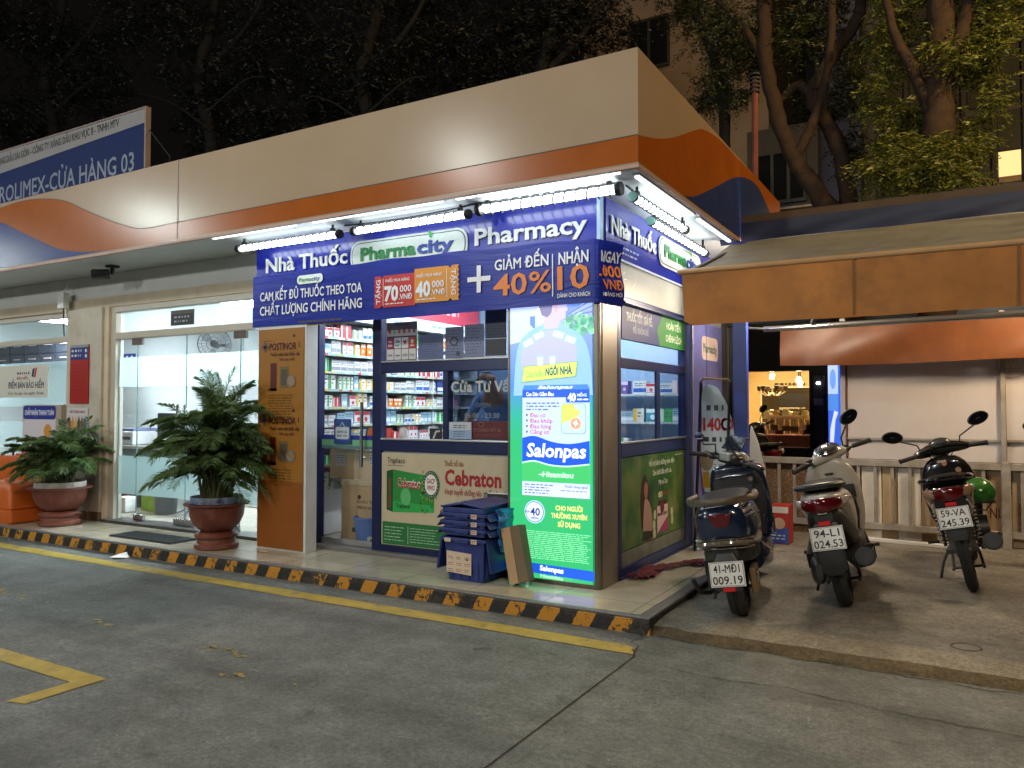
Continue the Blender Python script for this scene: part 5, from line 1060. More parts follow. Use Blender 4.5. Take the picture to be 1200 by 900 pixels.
c.rect(-4.86, .24, -4.72, .28, vinyl('2c2018'), 1)
c2 = Canvas((-4.99, 6.0, 0), (0, -1, 0), (0, 0, 1), .0015, mb); mb.build('body', t)
mb = MB(); mb.box((-4.995, 5.44, .665), (-4.09, 6.01, .70), TAPE); mb.box((-4.995, 5.44, .70), (-4.09, 6.01, .712), CB2); mb.build('taped_lid', t)
t = thing('carton', 'pale carton with paper labels on top of the large brown carton', 'box', (-4.7, 5.7, .712))
mb = MB(); mb.box((-4.85, 5.46, .714), (-4.12, 5.98, .985), CB2); c = Canvas((0, 5.46, 0), (1, 0, 0), (0, 0, 1), .0015, mb); c.rect(-4.655, .85, -4.585, .96, vinyl('b8c8d8'), 1); c.lines(-4.65, .86, -4.59, .95, 4, vinyl('5a6a80'), .3, l=2); mb.build('body', t)
t = thing('carton', 'narrow brown carton with a white label at the door jamb', 'box', (-5.0, 5.8, .714))
mb = MB(); mb.box((-5.18, 5.50, .714), (-4.86, 5.95, .99), CB); c = Canvas((0, 5.50, 0), (1, 0, 0), (0, 0, 1), .0015, mb); c.rect(-5.11, .83, -4.99, .95, vinyl('c8c4bc'), 1); c.lines(-5.10, .845, -5.0, .94, 4, vinyl('6a6860'), .3, l=2); mb.build('body', t)
t = thing('bucket', 'light blue plastic bucket standing before the brown carton', 'bucket', (-4.66, 5.40, ZP+.035))
BL = mat('bucket_blue', (.10, .20, .52), .4, var=.05)
mb = MB(); mb.lathe([(0, 0), (.105, 0), (.108, .01), (.14, .262), (.133, .262), (.10, .02), (0, .02)], (-4.66, 5.455, ZP+.015), BL, 28); mb.build('body', t)
mb = MB(); mb.lathe([(.139, .245), (.150, .25), (.150, .268), (.139, .27)], (-4.66, 5.455, ZP+.015), BL, 28); mb.build('rim', t)
t = MB(); t.box((-4.60, 5.355, ZP+.04), (-4.49, 5.42, ZP+.12), mat('small_box_grey', (.5, .5, .46), .6)); cc = Canvas((0, 5.355, 0), (1, 0, 0), (0, 0, 1), .0015, t); cc.disc(-4.55, ZP+.08, .02, vinyl('4a4a4a'), 1); tag(t.build('small_box'), 'small grey white box on the threshold by the bucket', 'box')
r_ = random.Random(8)
for i, (cc, nm) in enumerate((('c8d4e4', 'white and blue'), ('2c3c7c', 'navy blue'), ('d86a1c', 'orange'), ('e0c030', 'yellow'), ('c8362c', 'red'), ('d8dcdc', 'white'))):
    x = -4.98+i*.10; z = .995; mb = MB(); R = []
    for k in range(7):
        f = k/6; hw = .055*(1-.25*abs(f-.45)*2); hd = .05*(1-f*.8); R.append([(x+hw*math.cos(a)*(1+.12*r_.random()), 5.62+(i % 2)*.09+hd*math.sin(a), z+.19*f*(1-.25*(i % 3 == 0))) for a in [q_*2*PI/12 for q_ in range(12)]])
    mb.rings(R, mat('bag_print_'+nm.replace(' ', '_'), cc, .3, var=.35, scale=14)); tag(mb.build('product_bag'), '%s plastic product bag heaped on the cartons behind the door' % nm, 'bag', 'bags on the cartons')
# counter with register inside, seen through the windows
t = thing('sales_counter', 'white sales counter with pale top inside the counter window', 'counter', (-3.4, 5.9, ZP))
mb = MB(); mb.box((-4.0, 5.62, ZP+.014), (-2.5, 6.1, 1.02), M_in); mb.build('body', t); mb = MB(); mb.box((-4.03, 5.6, 1.02), (-2.47, 6.13, 1.05), mat('counter_top', (.55, .6, .6), .25)); mb.build('top', t)
t = thing('display_cabinet', 'low glass display cabinet of lit goods at the kiosk rear', 'cabinet', (-3.4, 7.9, ZP))
mb = MB(); mb.box((-4.6, 7.8, ZP+.014), (-2.5, 8.15, .9), M_in); mb.build('base', t)
for z in (1.2, 1.5): mb = MB(); mb.box((-4.6, 7.9, z), (-2.5, 8.18, z+.02), mat('shelf_white', (.62, .68, .68), .4)); mb.build('shelf_board', t)
for k in range(42):
    pal = r_.choice(PALW); ti = k % 3; z = (.9, 1.22, 1.52)[ti]; w_ = r_.choice((.09, .12, .15))
    put(pal, w_, r_.choice((.11, .14)), .1, (-4.55+(k//3)*.145, 7.92, z+.001), '%s and %s medicine box on the %s tier of the rear cabinet' % (PAL[pal][0], PAL[pal][2], ('lower', 'middle', 'upper')[ti]), -PI/2)
# pharmacist behind the dark pane
def skin_figure(name, verts, edges, mt, sub=2):
    me = bpy.data.meshes.new(name); me.from_pydata([v[:3] for v in verts], edges, []); me.materials.append(mt)
    o = bpy.data.objects.new(name, me); COL.objects.link(o); o.modifiers.new('k', 'SKIN')
    for i, v in enumerate(verts): me.skin_vertices[0].data[i].radius = (v[3], v[4] if len(v) > 4 else v[3]); me.skin_vertices[0].data[i].use_root = (i == 0)
    q_ = o.modifiers.new('s', 'SUBSURF'); q_.levels = sub; q_.render_levels = sub
    bpy.context.view_layer.update(); me2 = bpy.data.meshes.new_from_object(o.evaluated_get(bpy.context.evaluated_depsgraph_get()))
    bpy.data.objects.remove(o); me2.name = name
    for p_ in me2.polygons: p_.use_smooth = True
    n = bpy.data.objects.new(name, me2); COL.objects.link(n); return n
SK = mat('skin', (.42, .25, .17), .5, var=.06); SHIRT = mat('uniform_blue', (.20, .34, .60), .7, var=.1); PANT = mat('trousers_dark', (.03, .035, .05), .8)
per = thing('person', 'person in light blue uniform bending over behind the dark counter window', 'person', (-3.78, 6.35, ZP+.014))
ox, oy, oz = -3.78, 6.42, ZP+.014
vs_ = [(0,0,.92,.15,.11),(.0,-.05,1.08,.145,.10),(.01,-.16,1.25,.17,.11),(.02,-.25,1.36,.13,.09),(.03,-.33,1.42,.055),(.03,-.42,1.45,.085,.10),(.03,-.45,1.52,.088,.10),(.03,-.42,1.58,.05),
 (-.17,-.22,1.34,.06),(-.24,-.32,1.14,.045),(-.16,-.50,1.03,.034),(-.13,-.56,1.02,.03),(.21,-.22,1.34,.06),(.28,-.34,1.14,.045),(.20,-.52,1.04,.034),(.17,-.58,1.03,.03),
 (-.09,.02,.80,.10),(-.10,-.01,.47,.065),(-.10,.04,.09,.045),(-.10,-.10,.035,.04),(.09,.02,.80,.10),(.10,-.01,.47,.065),(.10,.04,.09,.045),(.10,-.10,.035,.04)]
body = skin_figure('body', [(v[0]+ox, v[1]+oy, v[2]+oz)+tuple(v[3:]) for v in vs_], [(0,1),(1,2),(2,3),(3,4),(4,5),(5,6),(6,7),(3,8),(8,9),(9,10),(10,11),(3,12),(12,13),(13,14),(14,15),(0,16),(16,17),(17,18),(18,19),(0,20),(20,21),(21,22),(22,23)], SK)
def attach(o, par): o.data.transform(Matrix.Translation(-par.location)); o.parent = par
body.data.materials.append(SHIRT); body.data.materials.append(PANT); body.data.materials.append(mat('hair_black', (.012, .010, .010), .5))
for p_ in body.data.polygons:
    z = p_.center.z-oz; y = p_.center.y-oy; x = abs(p_.center.x-ox-.02)
    if z < .88: p_.material_index = 2
    elif z < 1.43 and y > -.30 and not (x > .14 and z < 1.13): p_.material_index = 1
    elif z > 1.20 and x > .14: p_.material_index = 1
    if z > 1.55 or (z > 1.44 and y > -.40 and x < .12): p_.material_index = 3
attach(body, per)
for sx in (-1, 1):                                                     # hands, each with five fingers
    hx = ox+(-.13 if sx < 0 else .17); hy, hz = oy-.575, oz+1.022
    v_ = [(hx, hy+.03, hz, .026, .018), (hx, hy-.03, hz-.005, .036, .016)]; e_ = [(0, 1)]
    for k, (dx, l_) in enumerate(((-.027, .055), (-.010, .066), (.009, .062), (.026, .05))):
        b_ = len(v_); v_ += [(hx+dx, hy-.065, hz-.004, .0085), (hx+dx*1.1, hy-.065-l_*.55, hz-.010, .008), (hx+dx*1.15, hy-.065-l_, hz-.022, .007)]; e_ += [(1, b_), (b_, b_+1), (b_+1, b_+2)]
    b_ = len(v_); v_ += [(hx-sx*.035, hy-.02, hz-.006, .010), (hx-sx*.052, hy-.055, hz-.012, .009)]; e_ += [(0, b_), (b_, b_+1)]
    attach(skin_figure('hand', v_, e_, SK, 1), per)
mb = MB()
for sx in (-1, 1): mb.ell((ox+.03+sx*.033, oy-.525, oz+1.50), (.012, .008, .008), vinyl('1a1412')); mb.ell((ox+.03+sx*.09, oy-.44, oz+1.50), (.012, .022, .03), SK)
mb.ell((ox+.03, oy-.545, oz+1.475), (.014, .018, .022), SK); mb.build('face', per)
mb = MB(); mb.ell((ox+.03, oy-.515, oz+1.455), (.06, .035, .04), mat('mask_blue', (.45, .6, .75), .7)); mb.build('face_mask', per)
# =================================================================== THINGS ON THE WALK
NB_ = mat('tote_navy', (.018, .034, .175), .42, var=.22, scale=10, dirt=.25, dirtcol=(.06, .07, .11), dscale=9)
LABP = mat('paper_label', (.62, .47, .36), .6, var=.06)
def tote(z, h, full, label):
    t = thing('plastic_tote', label, 'crate', (-3.08, 4.93, z), group='nested blue totes in the stack'); X0, X1, Y0, Y1 = -3.335, -2.985, 4.735, 5.16; ins = .028 if full else .0
    mb = MB()
    a = [(X0+ins, Y0+ins), (X1-ins, Y0+ins), (X1-ins, Y1-ins), (X0+ins, Y1-ins)]; b = [(X0, Y0), (X1, Y0), (X1, Y1), (X0, Y1)]
    V = [(x, y, z) for x, y in a]+[(x, y, z+h) for x, y in b]; mb.add(V, [(3,2,1,0), (0,1,5,4), (1,2,6,5), (2,3,7,6), (3,0,4,7)], NB_)
    for k in range(4): mb.box((X0+.06+k*.075, Y0-.004 if not full else Y0+.012, z+.012), (X0+.066+k*.075, Y0+.02, z+h-.03), NB_)
    for k in range(5): mb.box((X1-.02 if full else X1-.01, Y0+.05+k*.08, z+.02), (X1+.004 if not full else X1-.006, Y0+.056+k*.08, z+h-.02), NB_)
    mb.build('body', t, bevel=.004)
    mb = MB(); mb.box((X0-.022, Y0-.022, z+h-.024), (X1+.022, Y0+.006, z+h), NB_); mb.box((X0-.022, Y1-.006, z+h-.024), (X1+.022, Y1+.022, z+h), NB_); mb.box((X0-.022, Y0+.006, z+h-.024), (X0+.004, Y1-.006, z+h), NB_); mb.box((X1-.004, Y0+.006, z+h-.024), (X1+.022, Y1-.006, z+h), NB_)
    mb.box((X0+.11, Y0-.03, z+h-.034), (X0+.23, Y0-.021, z+h-.004), NB_); mb.build('rim', t, bevel=.004)
    for sx, rr in ((X0-.03, 1), (X1+.004, -1)):
        mb = MB(); V = [(sx+.006, Y0, z+h), (sx+.02, Y0, z+h), (sx+.02, Y1, z+h), (sx+.006, Y1, z+h)]
        dx = -.045 if rr > 0 else .035; dz = -.24 if full else -.05
        mb.add([(p_[0], p_[1], p_[2]) for p_ in V]+[(p_[0]+dx, p_[1]+.012*(i % 3), p_[2]+dz) for i, p_ in enumerate(V)], [(0,1,2,3), (4,7,6,5), (0,4,5,1), (1,5,6,2), (2,6,7,3), (3,7,4,0)], NB_); mb.build('lid_flap', t, bevel=.003)
    c = Canvas((0, Y0-.0225, 0), (1, 0, 0), (0, 0, 1), .001); c.rect(X1-.10, z+h-.034, X1-.05, z+h-.002, LABP, 1); c.lines(X1-.095, z+h-.030, X1-.055, z+h-.006, 2, vinyl('4a3a30'), .4, l=2)
    if full: c.rect(X0+.02, z+h-.032, X0+.075, z+h-.004, LABP, 1)
    c.mb.build('small_label', t)
    if full:
        c = Canvas((0, Y0+.010, 0), (1, -.0, 0), (0, 0, 1), .0015); c.o.y = Y0+.009; c.poly([(X0+.02, .172), (X0+.235, .160), (X0+.235, .315), (X0+.018, .325)], LABP, 1)
        for i in range(3):
            for j in range(3): c.lines(X0+.035+i*.07, .175+j*.045, X0+.085+i*.07, .20+j*.045, 2, vinyl('5a463a'), .3, l=2, seed=i*3+j)
        c.disc(X0+.20, .27, .008, vinyl('1a1412'), 3); c.mb.build('paper_label', t)
    return t
tote(ZP+.002, .315, True, 'navy blue tote with a pale paper label at the bottom of the stack')
for k, nm in enumerate(('second tote from the bottom of the blue stack', 'third tote from the bottom of the blue stack', 'fourth tote from the bottom of the blue stack')): tote(ZP+.330+k*.056, .055, False, 'navy blue '+nm)
t = thing('plastic_tote', 'navy blue tote with folded lid halves on top of the stack', 'crate', (-3.16, 4.95, ZP+.50), group='nested blue totes in the stack')
mb = MB(); mb.box((-3.34, 4.72, ZP+.498), (-2.98, 5.17, ZP+.535), NB_); mb.build('rim', t, bevel=.005)
for xa, xb, za, zb in ((-3.35, -3.165, .545, .575), (-3.16, -2.97, .575, .55)):
    mb = MB(); mb.add([(xa, 4.71, ZP+za), (xb, 4.71, ZP+zb), (xb, 5.18, ZP+zb), (xa, 5.18, ZP+za)]+[(xa, 4.71, ZP+za-.014), (xb, 4.71, ZP+zb-.014), (xb, 5.18, ZP+zb-.014), (xa, 5.18, ZP+za-.014)], [(0,1,2,3), (7,6,5,4), (0,4,5,1), (1,5,6,2), (2,6,7,3), (3,7,4,0)], NB_); mb.build('lid_half', t, bevel=.003)
t = thing('open_carton', 'open dark carton with a white rim standing between the totes and the lightbox', 'box', (-2.9, 5.14, ZP))
mb = MB(); x0_, x1_, y0_, y1_, zt = -2.955, -2.955+.36, 5.03, 5.24, .665
DK = mat('carton_dark', (.03, .03, .028), .7)
x0_, x1_ = -3.27, -2.975; y0_, y1_ = 5.19, 5.25
mb.box((x0_, y0_, ZP+.01), (x1_+.02, y0_+.012, zt), DK); mb.box((x0_, y1_-.012, ZP+.01), (x1_+.02, y1_, zt+.03), DK); mb.build('body', t)
mb = MB(); mb.tube([(x0_, y1_, zt+.03), (x1_, y1_, zt+.035), (x1_+.02, y1_-.02, zt+.02), (x1_+.02, y0_, zt-.01)], .008, M_white, 6); mb.build('rim', t)
# shimmering film bundle hanging beside the stack
mb = MB(); R = []
for k in range(9):
    f = k/8; R.append([(-2.93+.035*math.cos(a)*(1-.3*f)+.01*math.sin(k*3+a*4), 4.98+.15*math.sin(a)*(1-.25*f)+.012*math.sin(a*7+k), .62-.30*f+.02*math.sin(a*3)) for a in [q_*2*PI/28 for q_ in range(28)]])
mb.rings(R, mat('blue_film', (.02, .16, .42), .15, var=.6, scale=16, coat=.6)); tag(mb.build('plastic_film'), 'bundle of shiny blue plastic film stuffed beside the tote stack', 'plastic film')
t = thing('leaning_carton', 'flat brown carton leaning against the lightbox beside the totes', 'box', (-2.72, 4.86, ZP))
mb = MB(); mb.xf = Matrix.Translation((-2.735, 4.80, ZP+.004)) @ Matrix.Rotation(rad(4), 4, 'Z') @ Matrix.Rotation(rad(-17), 4, 'Y') @ Matrix.Rotation(rad(-4), 4, 'X')
mb.box((-.065, 0, .0), (.065, .022, .40), CB2)
mb = MB(); mb.xf = Matrix.Translation((-2.735, 4.79, ZP+.03)) @ Matrix.Rotation(rad(-15), 4, 'Y') @ Matrix.Rotation(rad(-7), 4, 'X')
mb.box((-.075, 0, 0), (.0, .10, .395), mat('cardboard_tan', (.42, .27, .13), .7, var=.08, scale=5)); mb.build('panel', t)
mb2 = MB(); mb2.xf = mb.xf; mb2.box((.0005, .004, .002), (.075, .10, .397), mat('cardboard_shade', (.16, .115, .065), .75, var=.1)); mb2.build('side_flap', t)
# red cloth strips on the tiles
mb = MB(); RC = mat('red_cloth', (.11, .010, .014), .8, var=.25, scale=14)
def ribbon(pts, wd, seed):
    r_ = random.Random(seed); V = []; P_ = [Vector(p_) for p_ in pts]; N_ = 60
    for i in range(N_+1):
        f = i/N_*(len(P_)-1); k = min(int(f), len(P_)-2); p_ = P_[k].lerp(P_[k+1], f-k); d = (P_[k+1]-P_[k]).normalized(); n = Vector((-d.y, d.x, 0))
        w_ = wd*(1+.35*math.sin(i*.45+seed)); ph = i*.33+seed
        for j in range(7): s_ = (j-3)/3; V.append(tuple(p_+n*(s_*w_*.5)+Vector((0, 0, .012+.028*abs(math.sin(ph+s_*2.2))*(1-.2*abs(s_))))))
    mb.add(V, [(i*7+j, i*7+j+1, (i+1)*7+j+1, (i+1)*7+j) for i in range(N_) for j in range(6)], RC, True)
ribbon([(-2.11, 5.45, ZP), (-2.06, 5.62, ZP+.01), (-2.12, 5.78, ZP), (-2.03, 5.95, ZP)], .13, 1); ribbon([(-2.16, 5.42, ZP), (-2.05, 5.52, ZP), (-2.10, 5.70, ZP+.02)], .10, 3)
ribbon([(-2.03, 5.95, ZP), (-1.95, 6.15, ZP), (-1.88, 6.28, ZP), (-1.80, 6.22, ZP)], .07, 5); ribbon([(-1.80, 6.22, ZP), (-1.82, 6.4, ZP), (-1.7, 6.7, ZP)], .035, 7); ribbon([(-1.92, 6.12, ZP), (-1.83, 6.18, ZP), (-1.86, 6.3, ZP)], .09, 9)
tag(mb.build('red_cloth'), 'crumpled dark red cloth lying on the tiles beside the kiosk side', 'cloth')
# litter
mb = MB(); mb.add([(-6.78, 4.34, .006), (-6.66, 4.32, .02), (-6.60, 4.42, .008), (-6.70, 4.46, .045), (-6.74, 4.40, .03)], [(0,1,4), (1,2,3,4), (0,4,3)], mat('paper_white', (.8, .82, .8), .6)); tag(mb.build('paper_scrap'), 'crumpled white paper scrap on the road by the kerb', 'litter')
mb = MB(); mb.tube([(-5.35, 4.82, ZP+.01), (-5.31, 4.80, ZP+.015), (-5.27, 4.83, ZP+.008)], .008, mat('litter_tan', (.5, .36, .2), .7), 5); tag(mb.build('tissue_scrap'), 'small tan tissue scrap on the walk at the foot of the orange poster', 'litter')

# =================================================================== POTTED PALMS AND ORANGE TANKS
TERRA = mat('terracotta', (.15, .038, .023), .5, var=.3, scale=7, dirt=.55, dirtcol=(.20, .12, .08), dscale=7, bump=.25)
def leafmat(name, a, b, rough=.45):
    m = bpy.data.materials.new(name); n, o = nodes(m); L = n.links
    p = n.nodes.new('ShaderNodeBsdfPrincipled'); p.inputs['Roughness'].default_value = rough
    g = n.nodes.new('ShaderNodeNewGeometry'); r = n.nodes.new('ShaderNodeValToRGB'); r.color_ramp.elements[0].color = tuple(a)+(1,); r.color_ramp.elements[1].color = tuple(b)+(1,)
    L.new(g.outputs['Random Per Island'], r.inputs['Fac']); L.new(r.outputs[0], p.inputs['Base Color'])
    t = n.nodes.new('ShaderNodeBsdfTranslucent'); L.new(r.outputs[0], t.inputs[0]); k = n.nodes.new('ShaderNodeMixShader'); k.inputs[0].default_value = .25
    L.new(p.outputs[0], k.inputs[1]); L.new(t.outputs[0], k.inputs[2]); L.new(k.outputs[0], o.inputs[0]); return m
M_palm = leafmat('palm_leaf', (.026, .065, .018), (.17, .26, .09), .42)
def palm(x, y, label, crown, height, base_r, collar, n, seed):
    r = random.Random(seed); t = thing('potted_palm', label, 'plant', (x, y, ZP), group='palms in terracotta bowls')
    z = ZP
    mb = MB(); mb.lathe([(.0, .0), (base_r*.76, 0), (base_r*.82, .012), (base_r*.82, .04), (base_r*.72, .055), (base_r*.71, .09), (base_r*.80, .105), (base_r*.82, .125), (base_r*.74, .142), (base_r*.60, .155)], (x, y, z), TERRA, 32); mb.build('pedestal', t)
    mb = MB(); mb.lathe([(base_r*.55, .156), (base_r*.70, .18), (base_r*.88, .225), (base_r*1.0, .29), (base_r*1.04, .36), (base_r*1.05, .385), (base_r*1.21, .392), (base_r*1.22, .408), (base_r*1.0, .405), (base_r*.95, .37), (0, .36)], (x, y, z), TERRA, 36); mb.build('bowl', t)
    mb = MB(); rr = base_r*.98; mb.lathe([(rr*.93, .408), (rr, .408), (rr, .465), (rr*.95, .465), (rr*.93, .41)], (x, y, z), collar, 20, smooth=False); mb.build('collar', t)
    mb = MB(); mb.lathe([(0, .43), (rr*.94, .425)], (x, y, z), mat('soil', (.03, .022, .016), .95)); mb.build('soil', t)
    st = MB(); V = []; F = []
    for i in range(n):
        a = r.random()*2*PI; el = r.uniform(.12, 1.5); L_ = crown*r.uniform(.72, 1.05)*(1.0 if el < 1.2 else .9)
        bx, by = x+rr*.45*r.uniform(-1, 1), y+rr*.45*r.uniform(-1, 1); pts = []; p = Vector((bx, by, z+.43)); dirv = Vector((math.cos(a)*math.cos(el), math.sin(a)*math.cos(el), math.sin(el)))
        stem = height*r.uniform(.22, 1.0)*(.8 if el < .5 else 1); up = Vector((dirv.x*.22, dirv.y*.22, 1)).normalized(); m_ = 14
        pts.append(p.copy())
        for k in range(3): p = p+up*(stem/3); pts.append(p.copy())
        d = (up*.5+dirv).normalized()
        for k in range(m_):
            d = (d+Vector((0, 0, -.085-.05*r.random()))).normalized(); p = p+d*(L_/m_); pts.append(p.copy())
        st.tube([tuple(q_) for q_ in pts], [.009]*4+[.006*(1-k/m_)+.0015 for k in range(m_)], mat('palm_stem', (.06, .07, .025), .5), 5)
        side0 = d.cross(Vector((0, 0, 1))); side0 = side0.normalized() if side0.length > .01 else Vector((1, 0, 0))
        for k in range(3, len(pts)-1):
            q0, q1 = pts[k], pts[k+1]; dd = (q1-q0).normalized(); sd = dd.cross(Vector((0, 0, 1))); sd = sd.normalized() if sd.length > .05 else side0; upn = sd.cross(dd).normalized()
            f = (k-3)/(len(pts)-4); ll = L_*.31*math.sin(PI*(.12+.80*f))**.8
            for s_ in (-1, 1):
                for h in range(3):
                    o_ = q0.lerp(q1, h/3+.1*r.random()); dl = (sd*s_*.85+dd*(.55+.5*f)+upn*r.uniform(-.05, .30)).normalized(); le = ll*r.uniform(.8, 1.1); w_ = .0038*(1+.4*r.random())
                    tip = o_+dl*le+Vector((0, 0, -.20*le)); mid = o_+dl*le*.55+upn*.01; wv_ = dd*w_
                    b_ = len(V); V += [tuple(o_-wv_*.5), tuple(o_+wv_*.5), tuple(mid+wv_), tuple(tip), tuple(mid-wv_)]; F.append((b_, b_+1, b_+2, b_+3, b_+4))
    st.build('stem', t); lf = MB(); lf.add(V, F, M_palm); lf.build('foliage', t)
palm(-5.87, 4.78, 'large leafy potted palm in front of the glass entrance', .60, .72, .232, mat('collar_patch', (.16, .22, .36), .5, var=.9, scale=9, dirt=1, dirtcol=(.45, .33, .22), dscale=7), 140, 4)
palm(-8.48, 4.86, 'smaller potted palm standing by the cream pillar', .50, .34, .255, mat('collar_pale', (.42, .38, .34), .6, var=.3, scale=8, dirt=.6, dirtcol=(.16, .12, .1), dscale=8), 84, 9)
OR = mat('tank_orange', (.52, .105, .012), .42, var=.12, scale=6, dirt=.2, dirtcol=(.25, .06, .02), dscale=6)
def tank(x0, x1, y0, y1, z0, z1, label, plate=False):
    t = thing('orange_barrier', label, 'barrier', ((x0+x1)/2, (y0+y1)/2, z0), group='orange plastic barrier blocks'); cx, cy = (x0+x1)/2, (y0+y1)/2; hx, hy = (x1-x0)/2, (y1-y0)/2; h = z1-z0
    mb = MB(); mb.loft([(z0, cx, cy, hx*.94, hy*.94, 11), (z0+h*.05, cx, cy, hx, hy, 11), (z0+h*.30, cx, cy, hx, hy, 11), (z0+h*.32, cx, cy, hx*.95, hy*.95, 11), (z0+h*.36, cx, cy, hx*.95, hy*.95, 11), (z0+h*.38, cx, cy, hx, hy, 11), (z0+h*.80, cx, cy, hx*.97, hy*.97, 11), (z0+h*.97, cx, cy, hx*.80, hy*.80, 9), (z1, cx, cy, hx*.74, hy*.74, 9)], OR, 32, 'z'); mb.build('body', t)
    mb = MB(); mb.lathe([(0, .03), (.05, .03), (.05, 0)], (cx, cy, z1-.002), OR, 16); mb.build('filler_cap', t)
    if plate:
        c = Canvas((0, y0-.004, 0), (1, 0, 0), (0, 0, 1), .001); c.mb.box((x0+.22, y0-.004, z0+.18), (x0+.42, y0+.01, z0+.38), vinyl('c8ccd4')); c.lines(x0+.24, z0+.2, x0+.4, z0+.36, 3, vinyl('2a3a7a'), .5, l=1); c.mb.build('sticker', t)
    return t
tank(-9.62, -8.90, 4.56, 4.92, ZP+.002, .55, 'orange plastic block standing in front at the left edge with a white sticker', True)
tank(-10.2, -9.35, 5.0, 5.24, ZP+.002, .80, 'tall orange plastic block behind the front block at the left edge')
tank(-9.30, -8.75, 4.97, 5.2, ZP+.002, .62, 'orange plastic block half hidden behind the small palm bowl')
tag(MB().tube([(-9.9, 5.1, .80), (-9.88, 5.1, .90), (-9.78, 5.1, .93), (-9.7, 5.1, .88), (-9.68, 5.1, .80)], .012, M_blk2, 6).build('hose_loop'), 'black hose loop sticking up behind the tall orange block', 'hose')
mb = MB(); mb.rings([[(-9.56+.07*f_*math.cos(a)+.02*math.sin(3*a), 5.08+.04*math.sin(a)*f_, .80+z_+.01*math.cos(5*a)) for a in [k*2*PI/14 for k in range(14)]] for f_, z_ in ((.7, 0), (1, .03), (.9, .06), (.4, .09))], mat('red_bag', (.55, .10, .12), .4, var=.5, scale=15)); tag(mb.build('plastic_bag'), 'small red and white plastic bag on the tall orange block', 'bag')
# =================================================================== THE AWNING SIDE
def at(u, v, Y):
    """point at depth plane Y seen along a direction of the photograph (used to read off real positions)"""
    f = 914.0; yw, pt = rad(30.2), rad(1.75)
    F = Vector((-math.sin(yw)*math.cos(pt), math.cos(yw)*math.cos(pt), math.sin(pt))); R = Vector((math.cos(yw), math.sin(yw), 0)); U = R.cross(F)
    d = F+R*((u-600)/f)-U*((v-450)/f); return Vector((0, 0, 1.37))+d*(Y/d.y)
M_aw = mat('awning_ochre', (.34, .125, .018), .7, var=.28, scale=2.2, dirt=.6, dirtcol=(.10, .045, .012), dscale=2.6, bump=.15, bscale=25)
M_awt = mat('awning_top', (.19, .19, .17), .75, var=.2, scale=3, dirt=.6, dirtcol=(.07, .065, .06), dscale=2.5)
aw = thing('awning', 'wide ochre awning with a straight hanging valance over the parked scooters', 'awning', (.4, 5.6, 2.0))
X0, X1 = -1.79, 3.0
mb = MB(); N = 70; V = []
for j, (y, z) in enumerate(((5.505, 2.362), (5.9, 2.475), (6.4, 2.632), (7.0, 2.845))):
    V += [(X0+(X1-X0)*i/N, y, z-.022*math.sin(PI*j/3)*(.6+.4*math.sin(i*.9))) for i in range(N+1)]
mb.add(V, [(j*(N+1)+i, j*(N+1)+i+1, (j+1)*(N+1)+i+1, (j+1)*(N+1)+i) for j in range(3) for i in range(N)], M_awt, True); mb.build('slope', aw)
mb = MB(); V = []; K_ = 8
for j in range(K_+1):
    for i in range(N+1):
        f = j/K_; x = X0+.018+(X1-X0)*i/N; c0 = .06*max(0, 1-(x-X0)/.10)**2*(f > .8)*2
        V.append((x+.014*f*(i < 2), 5.5+(.016*math.sin(x*2.3+.5)+.008*math.sin(x*9)+.010*noise.noise((x*5, f*2, 0)))*f+.006*noise.noise((x*9, f*6, 4)), 2.352-.388*f+c0*(f-.8)*2+(.006*math.sin(x*3)+.008*math.sin(x*1.1+1)+.004*noise.noise((x*8, 0, 2)))*f))
mb.add(V, [(j*(N+1)+i, j*(N+1)+i+1, (j+1)*(N+1)+i+1, (j+1)*(N+1)+i) for j in range(K_) for i in range(N)], M_aw, True); 
for x in (.285, -.62, 1.3): mb.quad([(x-.006, 5.482, 1.975), (x+.006, 5.482, 1.975), (x+.006, 5.49, 2.35), (x-.006, 5.49, 2.35)], mat('awning_seam', (.16, .07, .02), .8))
mb.build('valance', aw)
mb = MB(); mb.cyl((X0-.01, 5.50, 2.357), (X1, 5.50, 2.357), .019, mat('awning_bar', (.42, .25, .12), .4), n=10); mb.build('front_bar', aw)
mb = MB()
for x in (X0+.05, .9, 2.5): mb.bar((x, 5.52, 2.34), (x, 7.0, 2.80), .03, .03, M_blk2)
mb.box((X0+.02, 5.53, 2.31), (X1, 5.56, 2.335), M_blk2); mb.build('frame', aw)
rf = thing('side_roof', 'low tan flat roof with a dark blue tarpaulin band above the awning', 'roof', (.5, 7.1, 2.85))
mb = MB(); mb.box((-1.86, 7.03, 3.02), (3.2, 7.06, 3.085), mat('roof_edge_tan', (.125, .072, .032), .7, var=.2, scale=3)); mb.box((-1.86, 7.06, 3.02), (3.2, 8.6, 3.05), mat('roof_sheet', (.10, .10, .10), .6))
mb.add([(-1.86, 7.03, 3.085), (3.2, 7.03, 3.085), (3.2, 8.6, 3.38), (-1.86, 8.6, 3.22)], [(0, 1, 2, 3)], mat('roof_edge_tan', (.125, .072, .032), .7)); mb.build('roof_slab', rf)
mb = MB(); V = []
for j in range(5):
    for i in range(61): x = -1.90+5.1*i/60; V.append((x, 7.02+.015*math.sin(x*5+j)*(j/4)+.03*max(0, 1-(x+1.9)*3)*math.sin(j*1.6), 3.02-.165*j/4-.02*max(0, 1-(x+1.9)*3)*j/4))
mb.add(V, [(j*61+i, j*61+i+1, (j+1)*61+i+1, (j+1)*61+i) for j in range(4) for i in range(60)], mat('tarp_blue', (.012, .016, .050), .5, var=.2, scale=3), True); mb.build('tarpaulin', rf)
